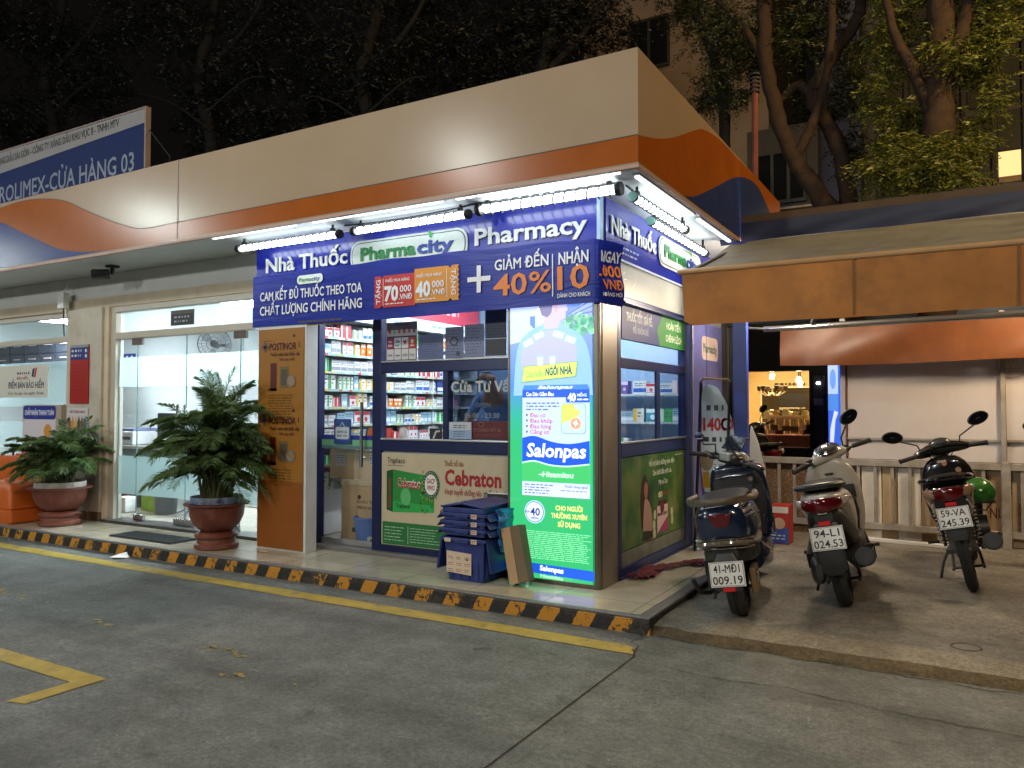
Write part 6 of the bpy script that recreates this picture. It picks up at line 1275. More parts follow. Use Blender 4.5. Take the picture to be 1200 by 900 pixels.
mb = MB()
for x in (1.6, 3.1): mb.box((x, 8.50, .06), (x+.07, 8.57, 3.02), M_blk2)
mb.build('rear_post', rf)
po = thing('blue_post', 'square blue steel post between the kiosk and the scooters', 'post', (-1.715, 7.0, .06))
mb = MB(); mb.box((-1.775, 6.92, .07), (-1.655, 7.0, 2.84), mat('post_blue', (.022, .045, .26), .35, var=.15, scale=5, dirt=.15, dirtcol=(.1, .1, .12))); mb.build('shaft', po, bevel=.006)
mb = MB(); mb.box((-1.83, 6.87, .06), (-1.60, 7.05, .07), M_steel); mb.build('base_plate', po)
ro = thing('roller_tube', 'grey metal roller tube under the awning', 'pole', (.5, 7.5, 2.12))
mb = MB(); mb.cyl((-1.63, 7.5, 2.107), (3.0, 7.5, 2.16), .028, M_steel, n=14); mb.build('tube', ro)
MB().bar((-1.20, 7.5, 2.13), (-1.02, 7.0, 2.35), .035, .05, M_blk2).build('bracket', ro); MB().cyl((-1.90, 7.45, 2.135), (-1.63, 7.5, 2.112), .012, M_steel).build('end_rod', ro); MB().bar((1.6, 7.5, 2.15), (1.6, 7.0, 2.7), .03, .03, M_blk2).build('bracket', ro)
mb = MB(); V = []
for j in range(8):
    for i in range(81):
        x = -1.675+4.6*i/80; e = max(0, 1-(x+1.675)/.6); V.append((x, 8.47+.02*math.sin(x*4+j*.6)+.035*e*math.sin(6*(x+j*.09)), 2.20-.385*j/7+.015*math.sin(x*1.7)+.02*(x > .0)*(x*.25)))
mb.add(V, [(j*81+i, j*81+i+1, (j+1)*81+i+1, (j+1)*81+i) for j in range(7) for i in range(80)], mat('tarp_orange', (.19, .062, .018), .42, var=.2, scale=4, dirt=.3, dirtcol=(.14, .05, .02)), True)
tag(mb.build('orange_tarpaulin'), 'shiny orange tarpaulin strip hanging above the pale screens', 'tarpaulin')
# fence
M_fen = mat('fence_grey', (.36, .33, .285), .5, .3, var=.2, scale=8, dirt=.4, dirtcol=(.16, .10, .06), dscale=7)
fe = thing('metal_fence', 'low grey metal fence with upright bars behind the scooters', 'fence', (.4, 8.63, .06))
mb = MB(); mb.box((-1.98, 8.60, .785), (3.1, 8.66, .85), M_fen); mb.box((-1.98, 8.61, .155), (3.1, 8.65, .215), M_fen); mb.build('rail', fe, bevel=.004)
k = 0; x = -1.90
while x < 2.9 and k < 40:
    mb = MB(); mb.box((x, 8.615, .215), (x+.03, 8.645, .785), M_fen); mb.build('bar', fe); x += .155; k += 1
for x in (-1.99, .275, 2.6):
    mb = MB(); mb.box((x, 8.59, .06), (x+.075, 8.67, .86), M_fen); mb.build('post', fe, bevel=.004)
# lattice and boards behind the bars
def lattice_mat():
    m = bpy.data.materials.new('lattice_brown'); n, o = nodes(m); L = n.links; p = n.nodes.new('ShaderNodeBsdfPrincipled'); L.new(p.outputs[0], o.inputs[0]); p.inputs['Roughness'].default_value = .6
    tc = n.nodes.new('ShaderNodeTexCoord'); v = n.nodes.new('ShaderNodeTexVoronoi'); v.inputs['Scale'].default_value = 58; v.feature = 'DISTANCE_TO_EDGE'; L.new(tc.outputs['Object'], v.inputs['Vector'])
    r = n.nodes.new('ShaderNodeValToRGB'); r.color_ramp.elements[0].position = .04; r.color_ramp.elements[1].position = .12; r.color_ramp.elements[0].color = (.36, .23, .12, 1); r.color_ramp.elements[1].color = (.09, .045, .02, 1); L.new(v.outputs['Distance'], r.inputs['Fac']); L.new(r.outputs[0], p.inputs['Base Color']); return m
mb = MB(); mb.box((-2.05, 8.675, .06), (-.94, 8.70, .78), lattice_mat()); tag(mb.build('lattice_panel'), 'brown carved lattice panel behind the left part of the fence', 'panel')
r_ = random.Random(6); x = -.93
NMB = ('white', 'cream', 'pale grey', 'tan', 'white', 'cream', 'tan', 'pale grey')
for k, (wd, cc) in enumerate(((.19, (.78, .72, .62)), (.14, (.60, .44, .25)), (.21, (.76, .72, .66)), (.13, (.42, .27, .13)), (.20, (.78, .74, .68)), (.22, (.48, .32, .17)), (.20, (.30, .19, .10)), (.24, (.45, .34, .22)), (.22, (.38, .27, .16)), (.26, (.5, .44, .36)))):
    mb = MB(); y = 8.668+.012*(k % 2); mb.box((x, y, .065), (x+wd-.008, y+.03, .76+.02*r_.random()), mat('board_%d' % k, cc, .55, var=.12, scale=3))
    if k == 6: c = Canvas((0, y, 0), (1, 0, 0), (0, 0, 1), .002, mb); c.text('NIA', x+.02, .33, .10, vinyl('3a2412'), w=.14, l=1, bold=.0)
    tag(mb.build('leaning_board'), '%s board standing behind the fence, %s from the lattice panel' % (('white', 'tan', 'white', 'brown', 'white', 'tan', 'brown', 'tan', 'tan', 'cream')[k], ('first', 'second', 'third', 'fourth', 'fifth', 'sixth', 'seventh', 'eighth', 'ninth', 'tenth')[k]), 'board', 'boards behind the fence'); x += wd
mb = MB(); mb.bar((-.95, 8.50, .075), (.10, 8.35, .075), .09, .025, M_white); tag(mb.build('white_plank'), 'white plank lying on the ground at the foot of the fence', 'plank')
# roll-down screens with their frame
sc = thing('roll_screen', 'wide pale pinkish roll-down screen above the fence, left of the steel pole', 'screen', (-.38, 8.8, .84), group='roll-down screens over the fence')
M_scr = mat('screen_pink', (.60, .56, .55), .55, var=.06, scale=2, dirt=.12, dirtcol=(.35, .28, .26), dscale=1.5)
def sheet(x0, x1, mark=None):
    mb = MB(); V = []
    for j in range(9):
        for i in range(31): xx = x0+(x1-x0)*i/30; V.append((xx, 8.80+.006*math.sin(xx*5+j*.3)+.004*math.sin(j*2.2), .845+1.05*j/8))
    mb.add(V, [(j*31+i, j*31+i+1, (j+1)*31+i+1, (j+1)*31+i) for j in range(8) for i in range(30)], M_scr, True)
    c = Canvas((0, 8.785, 0), (1, 0, 0), (0, 0, 1), .001, mb); mk = mat('screen_print', (.43, .38, .37), .6)
    if mark: 
        c.disc(mark, 1.78, .13, mk, 1); c.disc(mark, 1.78, .118, M_scr, 2); c.lines(mark-.08, 1.70, mark+.08, 1.76, 2, mk, .5, l=3); c.text('TM', mark, 1.79, .05, mk, l=3, align='c')
    return mb
sheet(-1.07, .29).build('sheet', sc)
mb = MB(); mb.box((-1.07, 8.765, 1.045), (.29, 8.79, 1.065), M_fen); mb.build('cross_rail', sc)
mb = MB(); mb.box((-1.13, 8.74, .06), (-1.085, 8.82, 2.3), mat('pole_white', (.42, .42, .44), .5)); mb.box((-1.085, 8.75, .86), (-1.072, 8.82, 2.2), mat('edge_redbrown', (.16, .06, .045), .6)); mb.build('side_pole', sc)
s2_ = thing('roll_screen', 'pale screen right of the steel pole with a faint round emblem', 'screen', (1.2, 8.8, .84), group='roll-down screens over the fence')
sheet(.33, 2.2, .36+.02).build('sheet', s2_); mb = MB(); mb.box((.33, 8.765, 1.045), (2.2, 8.79, 1.065), M_fen); mb.build('cross_rail', s2_)
mb = MB(); mb.box((.285, 8.74, .06), (.325, 8.82, 2.3), M_fen); tag(mb.build('steel_pole'), 'grey steel pole between the two pale screens', 'pole')
# A-board
M_fr = mat('aframe_black', (.02, .02, .022), .35, .4)
ab = thing('a_board', 'white oval price board in a black folding frame by the violet panel', 'sign', (-1.95, 6.9, .06))
mb = MB()
for dy, lean in ((0, 0), (.30, 0)):
    for x in (-2.06, -1.80): mb.tube([(x-.03, 6.80+dy*1.5, ZP if x < -1.9 else .06), (x, 6.92, 1.60)], .013, M_fr, 6)
mb.tube([(-2.06, 6.92, 1.60), (-2.04, 6.92, 1.635), (-1.82, 6.92, 1.62), (-1.80, 6.92, 1.60)], .013, mat('frame_wood', (.30, .18, .10), .5), 6); mb.build('frame', ab)
c = Canvas((-1.925, 6.895, 0), (1, 0, 0), (0, 0, 1), .0015); pts = smooth([(-.10, .62), (-.13, .85), (-.125, 1.2), (-.11, 1.54), (0.0, 1.56), (.06, 1.48), (.13, 1.32), (.165, 1.1), (.16, .8), (.12, .62)])
c.mb.prism(pts, (-1.925, 6.895, 0), (1, 0, 0), (0, 0, 1), .012, vinyl('b8c2c6')); 
c.lines(-.08, 1.34, .08, 1.40, 1, vinyl('3a3c44'), .8, l=1); c.text('1400', -.11, 1.17, .11, vinyl('b02020'), w=.22, l=1, bold=.035); c.disc(.105, 1.225, .055, vinyl('b02020'), 1); c.disc(.105, 1.225, .035, vinyl('b8c2c6'), 2)
c.lines(-.10, 1.06, .13, 1.12, 1, vinyl('2a2c34'), .7, l=1); c.disc(-.08, .90, .06, vinyl('8a7a60'), 1, ry=.09); c.lines(-.02, .70, .13, 1.0, 8, vinyl('7a8690'), .2, l=1); c.poly([(-.12, .66), (-.05, .66), (-.06, .8), (-.115, .8)], vinyl('b08a2a'), 1)
c.mb.build('board', ab)
w2 = Canvas((-1.62, 7.55, 0), (1, 0, 0), (0, 0, 1), .0015); w2.mb.prism(smooth([(-.16, .07), (-.16, 1.1), (-.12, 1.14), (-.05, .9), (.0, .55), (.0, .07)]), (-1.62, 7.55, 0), (1, 0, 0), (0, 0, 1), .012, vinyl('c2c2bc')); w2.disc(-.09, .80, .05, vinyl('b02828'), 1); w2.disc(-.09, .80, .035, vinyl('c2c2bc'), 2); w2.lines(-.14, .5, -.03, .68, 3, vinyl('5a5a60'), .4, l=1); w2.disc(-.06, .42, .05, vinyl('3a3a40'), 1); w2.disc(-.06, .42, .038, vinyl('c2c2bc'), 2)
tag(w2.mb.build('white_standee'), 'white pointed display board with a red ring behind the blue post', 'sign')
t = thing('product_carton', 'small red and blue printed carton on the ground before the lattice panel', 'box', (-1.56, 7.85, .06))
c = Canvas((0, 7.80, 0), (1, 0, 0), (0, 0, 1), .0015); c.mb.box((-1.66, 7.80, .062), (-1.48, 8.02, .43), vinyl('a82a24')); c.rect(-1.655, .07, -1.485, .22, vinyl('3a55a8'), 1); c.rect(-1.655, .36, -1.485, .42, vinyl('c8c4c0'), 1); c.disc(-1.57, .26, .055, vinyl('c8a890'), 2); c.lines(-1.64, .10, -1.50, .16, 2, vinyl('c8d0e0'), .4, l=2); c.rect(-1.485, .07, -1.482, .4, vinyl('8a2018'), 1); c.mb.build('body', t)
# small lit banner
t = thing('lit_banner', 'narrow bright blue lit banner between the black pillar and the pale screen', 'sign', (-1.95, 13.2, .06))
a_, b_ = at(970, 425, 13.2), at(983, 522, 13.2); c = Canvas((0, 13.2, 0), (1, 0, 0), (0, 0, 1), .003); c.mb.box((a_.x, 13.2, b_.z-.1), (b_.x+.02, 13.3, a_.z+.1), lit('3a66e0', .9)); wdt = b_.x-a_.x; hh = a_.z-b_.z
c.rect(a_.x, b_.z+hh*.62, b_.x, a_.z+.05, lit('a8c4fa', .95), 1); c.rect(a_.x, b_.z+hh*.42, b_.x, b_.z+hh*.62, lit('4f8ae8', .9), 2); c.poly([(a_.x+.02, b_.z), (a_.x+wdt*.5, b_.z+hh*.02), (a_.x+wdt*.7, b_.z+hh*.3), (a_.x+wdt, b_.z+hh*.4), (a_.x+wdt*.6, b_.z+hh*.42), (a_.x+wdt*.2, b_.z+hh*.2)], lit('c8d8fa', .95), 3); c.disc(a_.x+wdt*.5, b_.z+hh*.8, wdt*.3, lit('6a9af0', .9), 2, ry=hh*.12); c.mb.build('panel', t)
mb = MB(); mb.box((a_.x, 13.22, .06), (a_.x+.04, 13.28, a_.z), M_blk2); mb.build('pole', t)
# jewellery shop across the yard
J = thing('jewellery_shop', 'black fronted jewellery shop with a warm lit show window', 'building', (-3, 14, .06))
M_jb = mat('shop_black', (.010, .010, .012), .25, var=.2, coat=.3); p0, p1 = at(868, 436, 14), at(949, 525, 14); wx0, wx1, wz0, wz1 = p0.x, p1.x, p1.z, p0.z
mb = MB(); mb.box((-8, 14, .055), (wx0, 14.2, 4.6), M_jb); mb.box((wx1, 14, .055), (1.0, 14.2, 4.6), M_jb); mb.box((wx0, 14, .055), (wx1, 14.2, wz0), M_jb); mb.box((wx0, 14, wz1), (wx1, 14.2, 4.6), M_jb); mb.build('facade', J)
M_jw = mat('shop_cream', (.62, .45, .20), .5, var=.06)
mb = MB(); mb.box((wx0-1.5, 17.4, .06), (wx1+.6, 17.5, 3), M_jw); mb.box((wx0-1.6, 14.2, .06), (wx0-1.5, 17.4, 3), M_jw); mb.box((wx1+.6, 14.2, .06), (wx1+.7, 17.4, 3), M_jw); mb.box((wx0-1.5, 14.2, wz1+.45), (wx1+.6, 17.4, wz1+.55), M_jw); mb.box((wx0-1.5, 14.2, .06), (wx1+.6, 17.4, .1), M_jw); mb.build('room', J)
mb = MB(); mb.box((wx0-.6, 15.0, wz1+.36), (wx1, 16.4, wz1+.43), glow('shop_panel', (1.0, .80, .46), 14.0)); mb.build('ceiling_light', J)
mb = MB(); mb.quad([(wx0, 14.1, wz0), (wx1, 14.1, wz0), (wx1, 14.1, wz1), (wx0, 14.1, wz1)], glass('shop_glass', refl=.02)); mb.build('window', J)
c = Canvas((0, 17.38, 0), (1, 0, 0), (0, 0, 1), .004); a_, b_ = at(893, 455, 17.38), at(949, 488, 17.38); c.mb.box((a_.x, 17.37, b_.z-.6), (b_.x+.3, 17.39, a_.z), mat('mirror_dark', (.07, .05, .03), .1, .3)); c.k = 2; c.o.y = 17.365; c.rect(a_.x-.03, b_.z-.6, a_.x, a_.z+.03, vinyl('e8dcb8'), 1); c.rect(a_.x-.03, a_.z, b_.x+.3, a_.z+.03, vinyl('e8dcb8'), 1); q0, q1 = at(913, 461, 17.38), at(944, 477, 17.38); c.rect(q0.x, q1.z, q1.x, q0.z, vinyl('1a140e'), 1); c.rect(q0.x, q1.z-.03, q1.x, q1.z-.012, vinyl('d8cca8'), 2); q2, q3 = at(908, 452, 17.38), at(945, 448, 17.38); c.lines(q2.x, q2.z, q3.x, q3.z, 1, vinyl('3a2c14'), .8, l=1); tag(c.mb.build('shop_mirror'), 'dark framed mirror on the back wall of the jewellery shop', 'mirror')
t = thing('display_counter', 'cream stepped jewellery counter with a red base in the shop window', 'counter', (wx1-.5, 15, wz0)); a_, b_ = at(880, 509, 14.6), at(949, 524, 14.6)
mb = MB(); mb.box((a_.x-.1, 14.55, .1), (b_.x+.05, 15.2, b_.z-.02), M_jb); mb.box((a_.x-.1, 14.5, b_.z-.02), (b_.x+.05, 15.2, a_.z), mat('counter_red', (.30, .075, .05), .5, var=.25, scale=8)); mb.build('base', t)
M_cr = mat('display_cream', (.78, .66, .42), .5)
mb = MB()
for u0, u1, v0 in ((884, 899, 503), (887, 897, 499), (890, 896, 495), (938, 949, 503), (942, 949, 497), (945, 949, 492)): q0, q1 = at(u0, v0, 14.75), at(u1, 509, 14.75); mb.box((q0.x, 14.7, q1.z), (q1.x, 15.0, q0.z), M_cr)
for u in (900, 907, 917, 924, 934, 941): q0, q1 = at(u, 488, 15.0), at(u+2, 509, 15.0); mb.box((q0.x, 14.95, q1.z), (q1.x, 15.05, q0.z), M_cr)
q0, q1 = at(896, 487, 15), at(949, 491, 15); mb.box((q0.x, 14.9, q1.z), (q1.x, 15.1, q0.z), M_cr); mb.build('display_stand', t)
r_ = random.Random(3)
for k in range(9):
    q0 = at(899+k*5.6, 487, 15.0); h = r_.uniform(.07, .16); mb = MB(); cc = ('e8d8a8', 'f0ead8', 'caa860', '5a4a2a')[k % 4]
    if k % 2: mb.lathe([(0, 0), (.05, 0), (.06, .03), (.02, h*.6), (.045, h*.8), (.02, h), (0, h)], (q0.x, 15.0, q0.z+.001), vinyl(cc), 12)
    else: mb.box((q0.x-.06, 14.94, q0.z+.001), (q0.x+.05, 15.06, q0.z+h*.8), vinyl(cc)); mb.box((q0.x-.04, 14.96, q0.z+h*.8), (q0.x+.03, 15.04, q0.z+h), vinyl(cc))
    tag(mb.build('jewellery_display'), '%s on the jewellery counter, %s from the left' % ('turned display stand' if k % 2 else 'boxed display block', ('first', 'second', 'third', 'fourth', 'fifth', 'sixth', 'seventh', 'eighth', 'ninth')[k]), 'display', 'displays on the jewellery counter')
mb = MB()
for u, v in ((897, 503), (907, 497), (921, 498), (931, 499), (913, 503)): q0 = at(u, v+4, 14.9); mb.box((q0.x-.07, 14.9, q0.z-.05), (q0.x+.07, 14.98, q0.z+.05), vinyl('4a3418'))
tag(mb.build('picture_row'), 'row of small dark pictures under the jewellery counter shelf', 'pictures')
ch = thing('chandelier', 'gilt chandelier with white arms in the jewellery shop', 'chandelier', tuple(at(905, 457, 15.2))); q0 = at(905, 460, 15.2)
mb = MB(); mb.cyl(tuple(q0), (q0.x, q0.y, wz1+.42), .012, M_cr); mb.build('stem', ch)
for k in range(6):
    a = k*PI/3; mb = MB(); mb.tube([tuple(q0), (q0.x+.12*math.cos(a), q0.y+.12*math.sin(a), q0.z-.06), (q0.x+.24*math.cos(a), q0.y+.24*math.sin(a), q0.z+.02)], .012, M_cr, 6); ar = mb.build('arm', ch)
    mb = MB(); mb.lathe([(.03, 0), (.045, .09), (.02, .10)], (q0.x+.24*math.cos(a), q0.y+.24*math.sin(a), q0.z+.03), mat('shade_dark', (.10, .06, .02), .5), 10); mb.build('lamp_shade', ar)
for u, v in ((936, 445), (905, 441), (938, 450)):
    q0 = at(u, v, 15.6); mb = MB(); mb.cyl(tuple(q0), (q0.x, q0.y, wz1+.44), .012, M_blk2, n=8); mb.cyl((q0.x, q0.y-.05, q0.z-.03), (q0.x, q0.y+.02, q0.z+.03), .045, glow('spot_glow', (1, .85, .55), 9), n=12); tag(mb.build('spotlight'), 'small ceiling spotlight in the jewellery shop %s' % {936: 'by the right window edge, higher', 905: 'above the chandelier', 938: 'by the right window edge, lower'}[u], 'light', 'spotlights in the jewellery shop')
a_, b_ = at(953, 440, 13.9), at(965, 470, 13.9)
t = thing('wall_lamp_box', 'black glass display case with a small lamp beside the show window', 'display case', (a_.x, 13.9, b_.z)); mb = MB(); mb.box((a_.x, 13.9, at(953, 520, 13.9).z), (b_.x, 13.995, a_.z), mat('case_black', (.03, .03, .035), .2)); mb.build('case', t)
mb = MB(); q0 = at(959, 449, 13.88); mb.ell(tuple(q0), (.035, .02, .025), glow('white_spot', (.9, .95, 1), 12)); mb.build('lamp', t); c = Canvas((0, 13.895, 0), (1, 0, 0), (0, 0, 1), .002); q0, q1 = at(954, 467, 13.9), at(965, 475, 13.9); c.rect(q0.x, q1.z, q1.x, q0.z, vinyl('6a6474'), 1); c.mb.build('label_plate', t)
# =================================================================== SCOOTERS
M_rub = mat('rubber', (.016, .016, .016), .8, var=.2, scale=30, bump=.35, bscale=90, dirt=.4, dirtcol=(.06, .055, .045), dscale=8)
M_pl = mat('plastic_charcoal', (.018, .018, .019), .45, var=.15, scale=12, dirt=.2, dirtcol=(.07, .065, .055), dscale=6)
M_gls = mat('gloss_black', (.006, .006, .007), .16, var=0, coat=.6)
M_red = mat('lens_red', (.085, .004, .006), .12, var=0, coat=.6); M_clr = mat('lens_clear', (.42, .36, .32), .12, var=.2, scale=40, coat=.6); M_amb = mat('lens_amber', (.30, .19, .11), .15, var=.3, scale=40, coat=.5)
M_chr = mat('chrome', (.62, .62, .62), .12, 1, var=0); M_eng = mat('engine_metal', (.10, .10, .10), .45, .7, var=.3, scale=20, dirt=.4, dirtcol=(.05, .04, .03), dscale=10)
M_plate = mat('plate_white', (.70, .69, .66), .4, var=.05, dirt=.15, dirtcol=(.3, .25, .2), dscale=15); M_mir = mat('mirror_glass', (.75, .8, .9), .03, 1, var=0)
M_refl = mat('reflector_red', (.55, .015, .015), .25, var=0, coat=.5); M_seat = mat('seat_vinyl', (.004, .004, .0045), .6, spec=.12, var=.2, scale=20, bump=.2, bscale=140)
def scooter(label, loc, heading, lean, steer, st, l1, l2, mirrors=(-1, 1), cat='scooter', group='scooters parked beside the kiosk', name='parked_scooter'):
    root = thing(name, label, cat, loc, (0, rad(-lean), rad(heading)), group)
    kind_ = st['kind']; C1 = st['c1']; C2 = st['c2']
    def B(nm, mb, par=root, bev=0., sub=0, sharp=40): return mb.build(nm, par, local=True, bevel=bev, sub=sub, sharp=sharp)
    WB = st.get('wb', 1.25); R = st.get('R', .25); wt = st.get('wt', .092); HZ = st.get('hz', 1.0)
    piv = Vector((0, WB-.22, .85)); ax = Vector((0, -.42, .9)).normalized()
    S = Matrix.Translation(piv) @ Matrix.Rotation(rad(steer), 4, ax) @ Matrix.Translation(-piv)
    def wheel(nm, y, xf=None):
        mb = MB(); mb.xf = xf; rr = R-.062
        mb.lathe([(rr, -wt*.38), (rr-.012, -wt*.42), (rr-.022, -wt*.2), (rr-.022, wt*.2), (rr-.012, wt*.42), (rr, wt*.38)], (0, y, R), M_pl, 32, (1, 0, 0)); mb.cyl((-.05, y, R), (.05, y, R), .04, M_eng)
        for k in range(5):
            a = k*2*PI/5; mb.bar((0, y+.03*math.cos(a), R+.03*math.sin(a)), (0, y+(rr-.015)*math.cos(a), R+(rr-.015)*math.sin(a)), .035, .022, M_pl, (1, 0, 0))
        w_ = B(nm, mb)
        mb = MB(); mb.xf = xf; mb.lathe([(rr-.002, -wt*.36), (R-.035, -wt*.5), (R-.014, -wt*.44), (R-.004, -wt*.24), (R, -.006), (R-.005, -.003), (R-.005, .003), (R, .006), (R-.004, wt*.24), (R-.014, wt*.44), (R-.035, wt*.5), (rr-.002, wt*.36)], (0, y, R), M_rub, 40, (1, 0, 0)); B('tyre', mb, w_)
    wheel('wheel', 0); wheel('wheel', WB, S)
    L = lambda secs, m, axis='y', n=22, **k: MB().loft(secs, m, n, axis, **k)
    z_ = 0
    if kind_ == 'vision':
        B('rear_body', L([(-.37,0,.735,.03,.015,2.5),(-.34,0,.735,.085,.035,2.8),(-.24,0,.722,.128,.062,3),(-.05,0,.69,.158,.095,3),(.18,0,.64,.172,.135,3),(.38,0,.565,.168,.175,3),(.53,0,.48,.14,.18,2.8),(.60,0,.43,.10,.13,2.6)], C1), sub=1)
        B('seat', L([(-.30,0,.797,.05,.012,2.5),(-.25,0,.80,.10,.026,2.8),(-.05,0,.805,.135,.036,3),(.2,0,.79,.14,.042,3),(.42,0,.765,.12,.045,2.8),(.58,0,.735,.07,.03,2.5),(.62,0,.72,.03,.012,2.5)], M_seat), sub=1)
        mb = MB(); mb.tube([(.13,.02,.80),(.145,-.16,.812),(.125,-.30,.822),(.06,-.365,.826),(-.06,-.365,.826),(-.125,-.30,.822),(-.145,-.16,.812),(-.13,.02,.80)], .019, M_pl, 8); B('grab_rail', mb)
        B('tail_light', L([(-.125,-.265,.71,.028,.016,2.5),(-.11,-.285,.708,.04,.034,2.6),(-.05,-.345,.703,.035,.046,2.8),(.0,-.36,.702,.03,.048,3),(.05,-.345,.703,.035,.046,2.8),(.11,-.285,.708,.04,.034,2.6),(.125,-.265,.71,.028,.016,2.5)], M_red, 'x'))
        for s in (-1, 1): B('indicator', L([(s*.124,-.255,.71,.026,.030,2.5),(s*.145,-.225,.712,.04,.03,2.6),(s*.165,-.18,.718,.03,.018,2.6),(s*.172,-.16,.72,.012,.006,2.5)][::s], M_clr, 'x'))
        B('under_tail', L([(-.35,0,.63,.055,.045,3),(-.30,0,.625,.095,.06,3),(-.15,0,.58,.12,.085,3),(.1,0,.50,.135,.10,3),(.4,0,.42,.14,.10,3)], M_pl))
        B('rear_fender', L([(.60,0,-.31,.06,.03,4),(.55,0,-.345,.085,.012,4),(.44,0,-.36,.082,.010,4),(.36,0,-.365,.082,.010,4),(.30,0,-.36,.074,.010,4),(.265,0,-.35,.05,.008,4)], M_pl, 'z'))
        PZ = .50; PY = -.378; PT = .18
        B('floor_cowl', L([(.44,0,.34,.13,.11,3),(.62,0,.295,.165,.075,3.5),(.92,0,.30,.16,.08,3.5),(1.02,0,.34,.13,.10,3)], M_pl))
        B('leg_shield', L([(.27,0,1.00,.11,.05,3),(.33,0,.99,.165,.06,3),(.50,0,1.01,.205,.065,3),(.68,0,1.005,.21,.07,3),(.82,0,.985,.185,.075,3),(.90,0,.965,.13,.06,3),(.93,0,.955,.07,.035,3)], C1, 'z', 26), sub=1)
        mb = MB(); mb.loft([(.60,.105,.917,.052,.03,4),(.61,.105,.917,.058,.03,4),(.70,.105,.905,.058,.03,4),(.71,.105,.905,.052,.03,4)], M_blk2, 20, 'z'); B('glove_pocket', mb)
        mb = MB(); mb.loft([(.34,0,.945,.13,.03,4),(.5,0,.945,.16,.028,4),(.58,0,.935,.15,.028,4)], M_pl, 20, 'z'); B('inner_panel', mb)
        mb = MB(); mb.box((-.03,.90,.80),(.03,.92,.815), M_pl); mb.cyl((.0,.93,.74),(.0,.905,.745),.018,M_chr); B('key_lock', mb)
    elif kind_ == 'retro':
        B('rear_body', L([(-.37,0,.60,.10,.10,3),(-.345,0,.60,.15,.135,3.2),(-.22,0,.595,.178,.15,3.2),(0,0,.58,.195,.165,3.2),(.25,0,.55,.19,.18,3.2),(.45,0,.49,.165,.19,3),(.56,0,.44,.12,.16,2.8)], C1), sub=1)
        B('seat', L([(-.30,0,.750,.09,.010,3),(-.24,0,.747,.135,.018,3),(.0,0,.752,.15,.024,3),(.25,0,.748,.145,.032,3),(.48,0,.725,.11,.034,2.8),(.56,0,.705,.05,.016,2.5)], M_seat), sub=1)
        mb = MB(); P_ = smooth([(.185,.06),(.20,-.14),(.165,-.31),(.06,-.40),(-.06,-.40),(-.165,-.31),(-.20,-.14),(-.185,.06)], 5)
        mb.rings([[(x+math.cos(a)*.02*(x/.2), y-abs(math.cos(a))*.0+math.cos(a)*.016*(1 if y < 0 else .3), .752+.022*math.sin(a)+.02*max(0, -y-.2)) for a in [q_*2*PI/10 for q_ in range(10)]] for x, y in P_], st['rail']); B('grab_rail', mb)
        mb = MB(); mb.prism([(-.072,.055),(-.030,.042),(-.010,.055),(.010,.055),(.030,.042),(.072,.055),(.055,.0),(.018,-.055),(.0,-.048),(-.018,-.055),(-.055,.0)], (0,-.372,.63), (1,0,0), (0,-.12,1), .03, M_red); B('tail_light', mb, bev=.006)
        mb = MB(); mb.tube([(-.165,-.30,.50),(-.11,-.362,.505),(0,-.385,.51),(.11,-.362,.505),(.165,-.30,.50)], [.010,.018,.020,.018,.010], mat('bar_clear', (.11, .09, .07), .12, var=.5, scale=60, coat=.6), 8); B('light_bar', mb)
        mb = MB(); mb.tube([(-.170,-.29,.525),(-.11,-.366,.532),(0,-.39,.537),(.11,-.366,.532),(.170,-.29,.525)], .006, M_chr, 6); mb.tube([(-.168,-.29,.476),(-.11,-.366,.479),(0,-.39,.482),(.11,-.366,.479),(.168,-.29,.476)], .006, M_chr, 6); B('light_bar_trim', mb)
        B('under_tail', L([(-.36,0,.44,.075,.035,4),(-.30,0,.44,.13,.06,4),(-.05,0,.42,.15,.08,3.5),(.3,0,.38,.15,.10,3),(.5,0,.34,.13,.09,3)], M_pl))
        B('rear_fender', L([(.45,0,-.35,.05,.025,4),(.38,0,-.385,.085,.010,4),(.27,0,-.40,.09,.009,4),(.235,0,-.40,.07,.008,4)], M_pl, 'z')); PZ = .335; PY = -.412; PT = .12
        B('floor_cowl', L([(.40,0,.32,.16,.13,3),(.62,0,.265,.20,.085,3.5),(.95,0,.27,.19,.09,3.5),(1.05,0,.33,.14,.11,3)], C1))
        B('leg_shield', L([(.26,0,1.02,.13,.05,3),(.34,0,1.0,.20,.06,3),(.55,0,1.0,.225,.06,3),(.75,0,.985,.215,.06,3),(.86,0,.965,.19,.055,3),(.90,0,.955,.15,.04,3)], C1, 'z', 26), sub=1)
        mb = MB(); mb.loft([(.36,0,.938,.16,.025,4),(.56,0,.93,.185,.03,4),(.76,0,.915,.18,.03,4),(.83,0,.91,.15,.025,4)], M_pl, 22, 'z'); B('inner_panel', mb)
        mb = MB(); mb.box((-.15,.862,.60),(.11,.885,.735), M_blk2); mb.tube([(-.02,.858,.63),(-.02,.855,.70)], .012, M_chr, 6); B('glove_pocket', mb, bev=.006)
        mb = MB(); mb.lathe([(0,.006),(.022,.006),(.024,.0)], (.105,.872,.775), M_chr, 18, (0,-1,.15)); mb.lathe([(0,.012),(.012,.012),(.012,.004)], (.105,.872,.775), M_amb, 12, (0,-1,.15)); B('key_lock', mb)
        mb = MB(); mb.tube([(-.16,.86,.80),(-.05,.85,.815),(.12,.86,.81)], .005, M_chr, 5); B('panel_trim', mb)
        mb = MB(); mb.tube([(.19,.50,.55),(.215,.7,.40),(.215,.95,.36),(.215,1.0,.50)], .007, M_chr, 6); B('side_trim', mb)
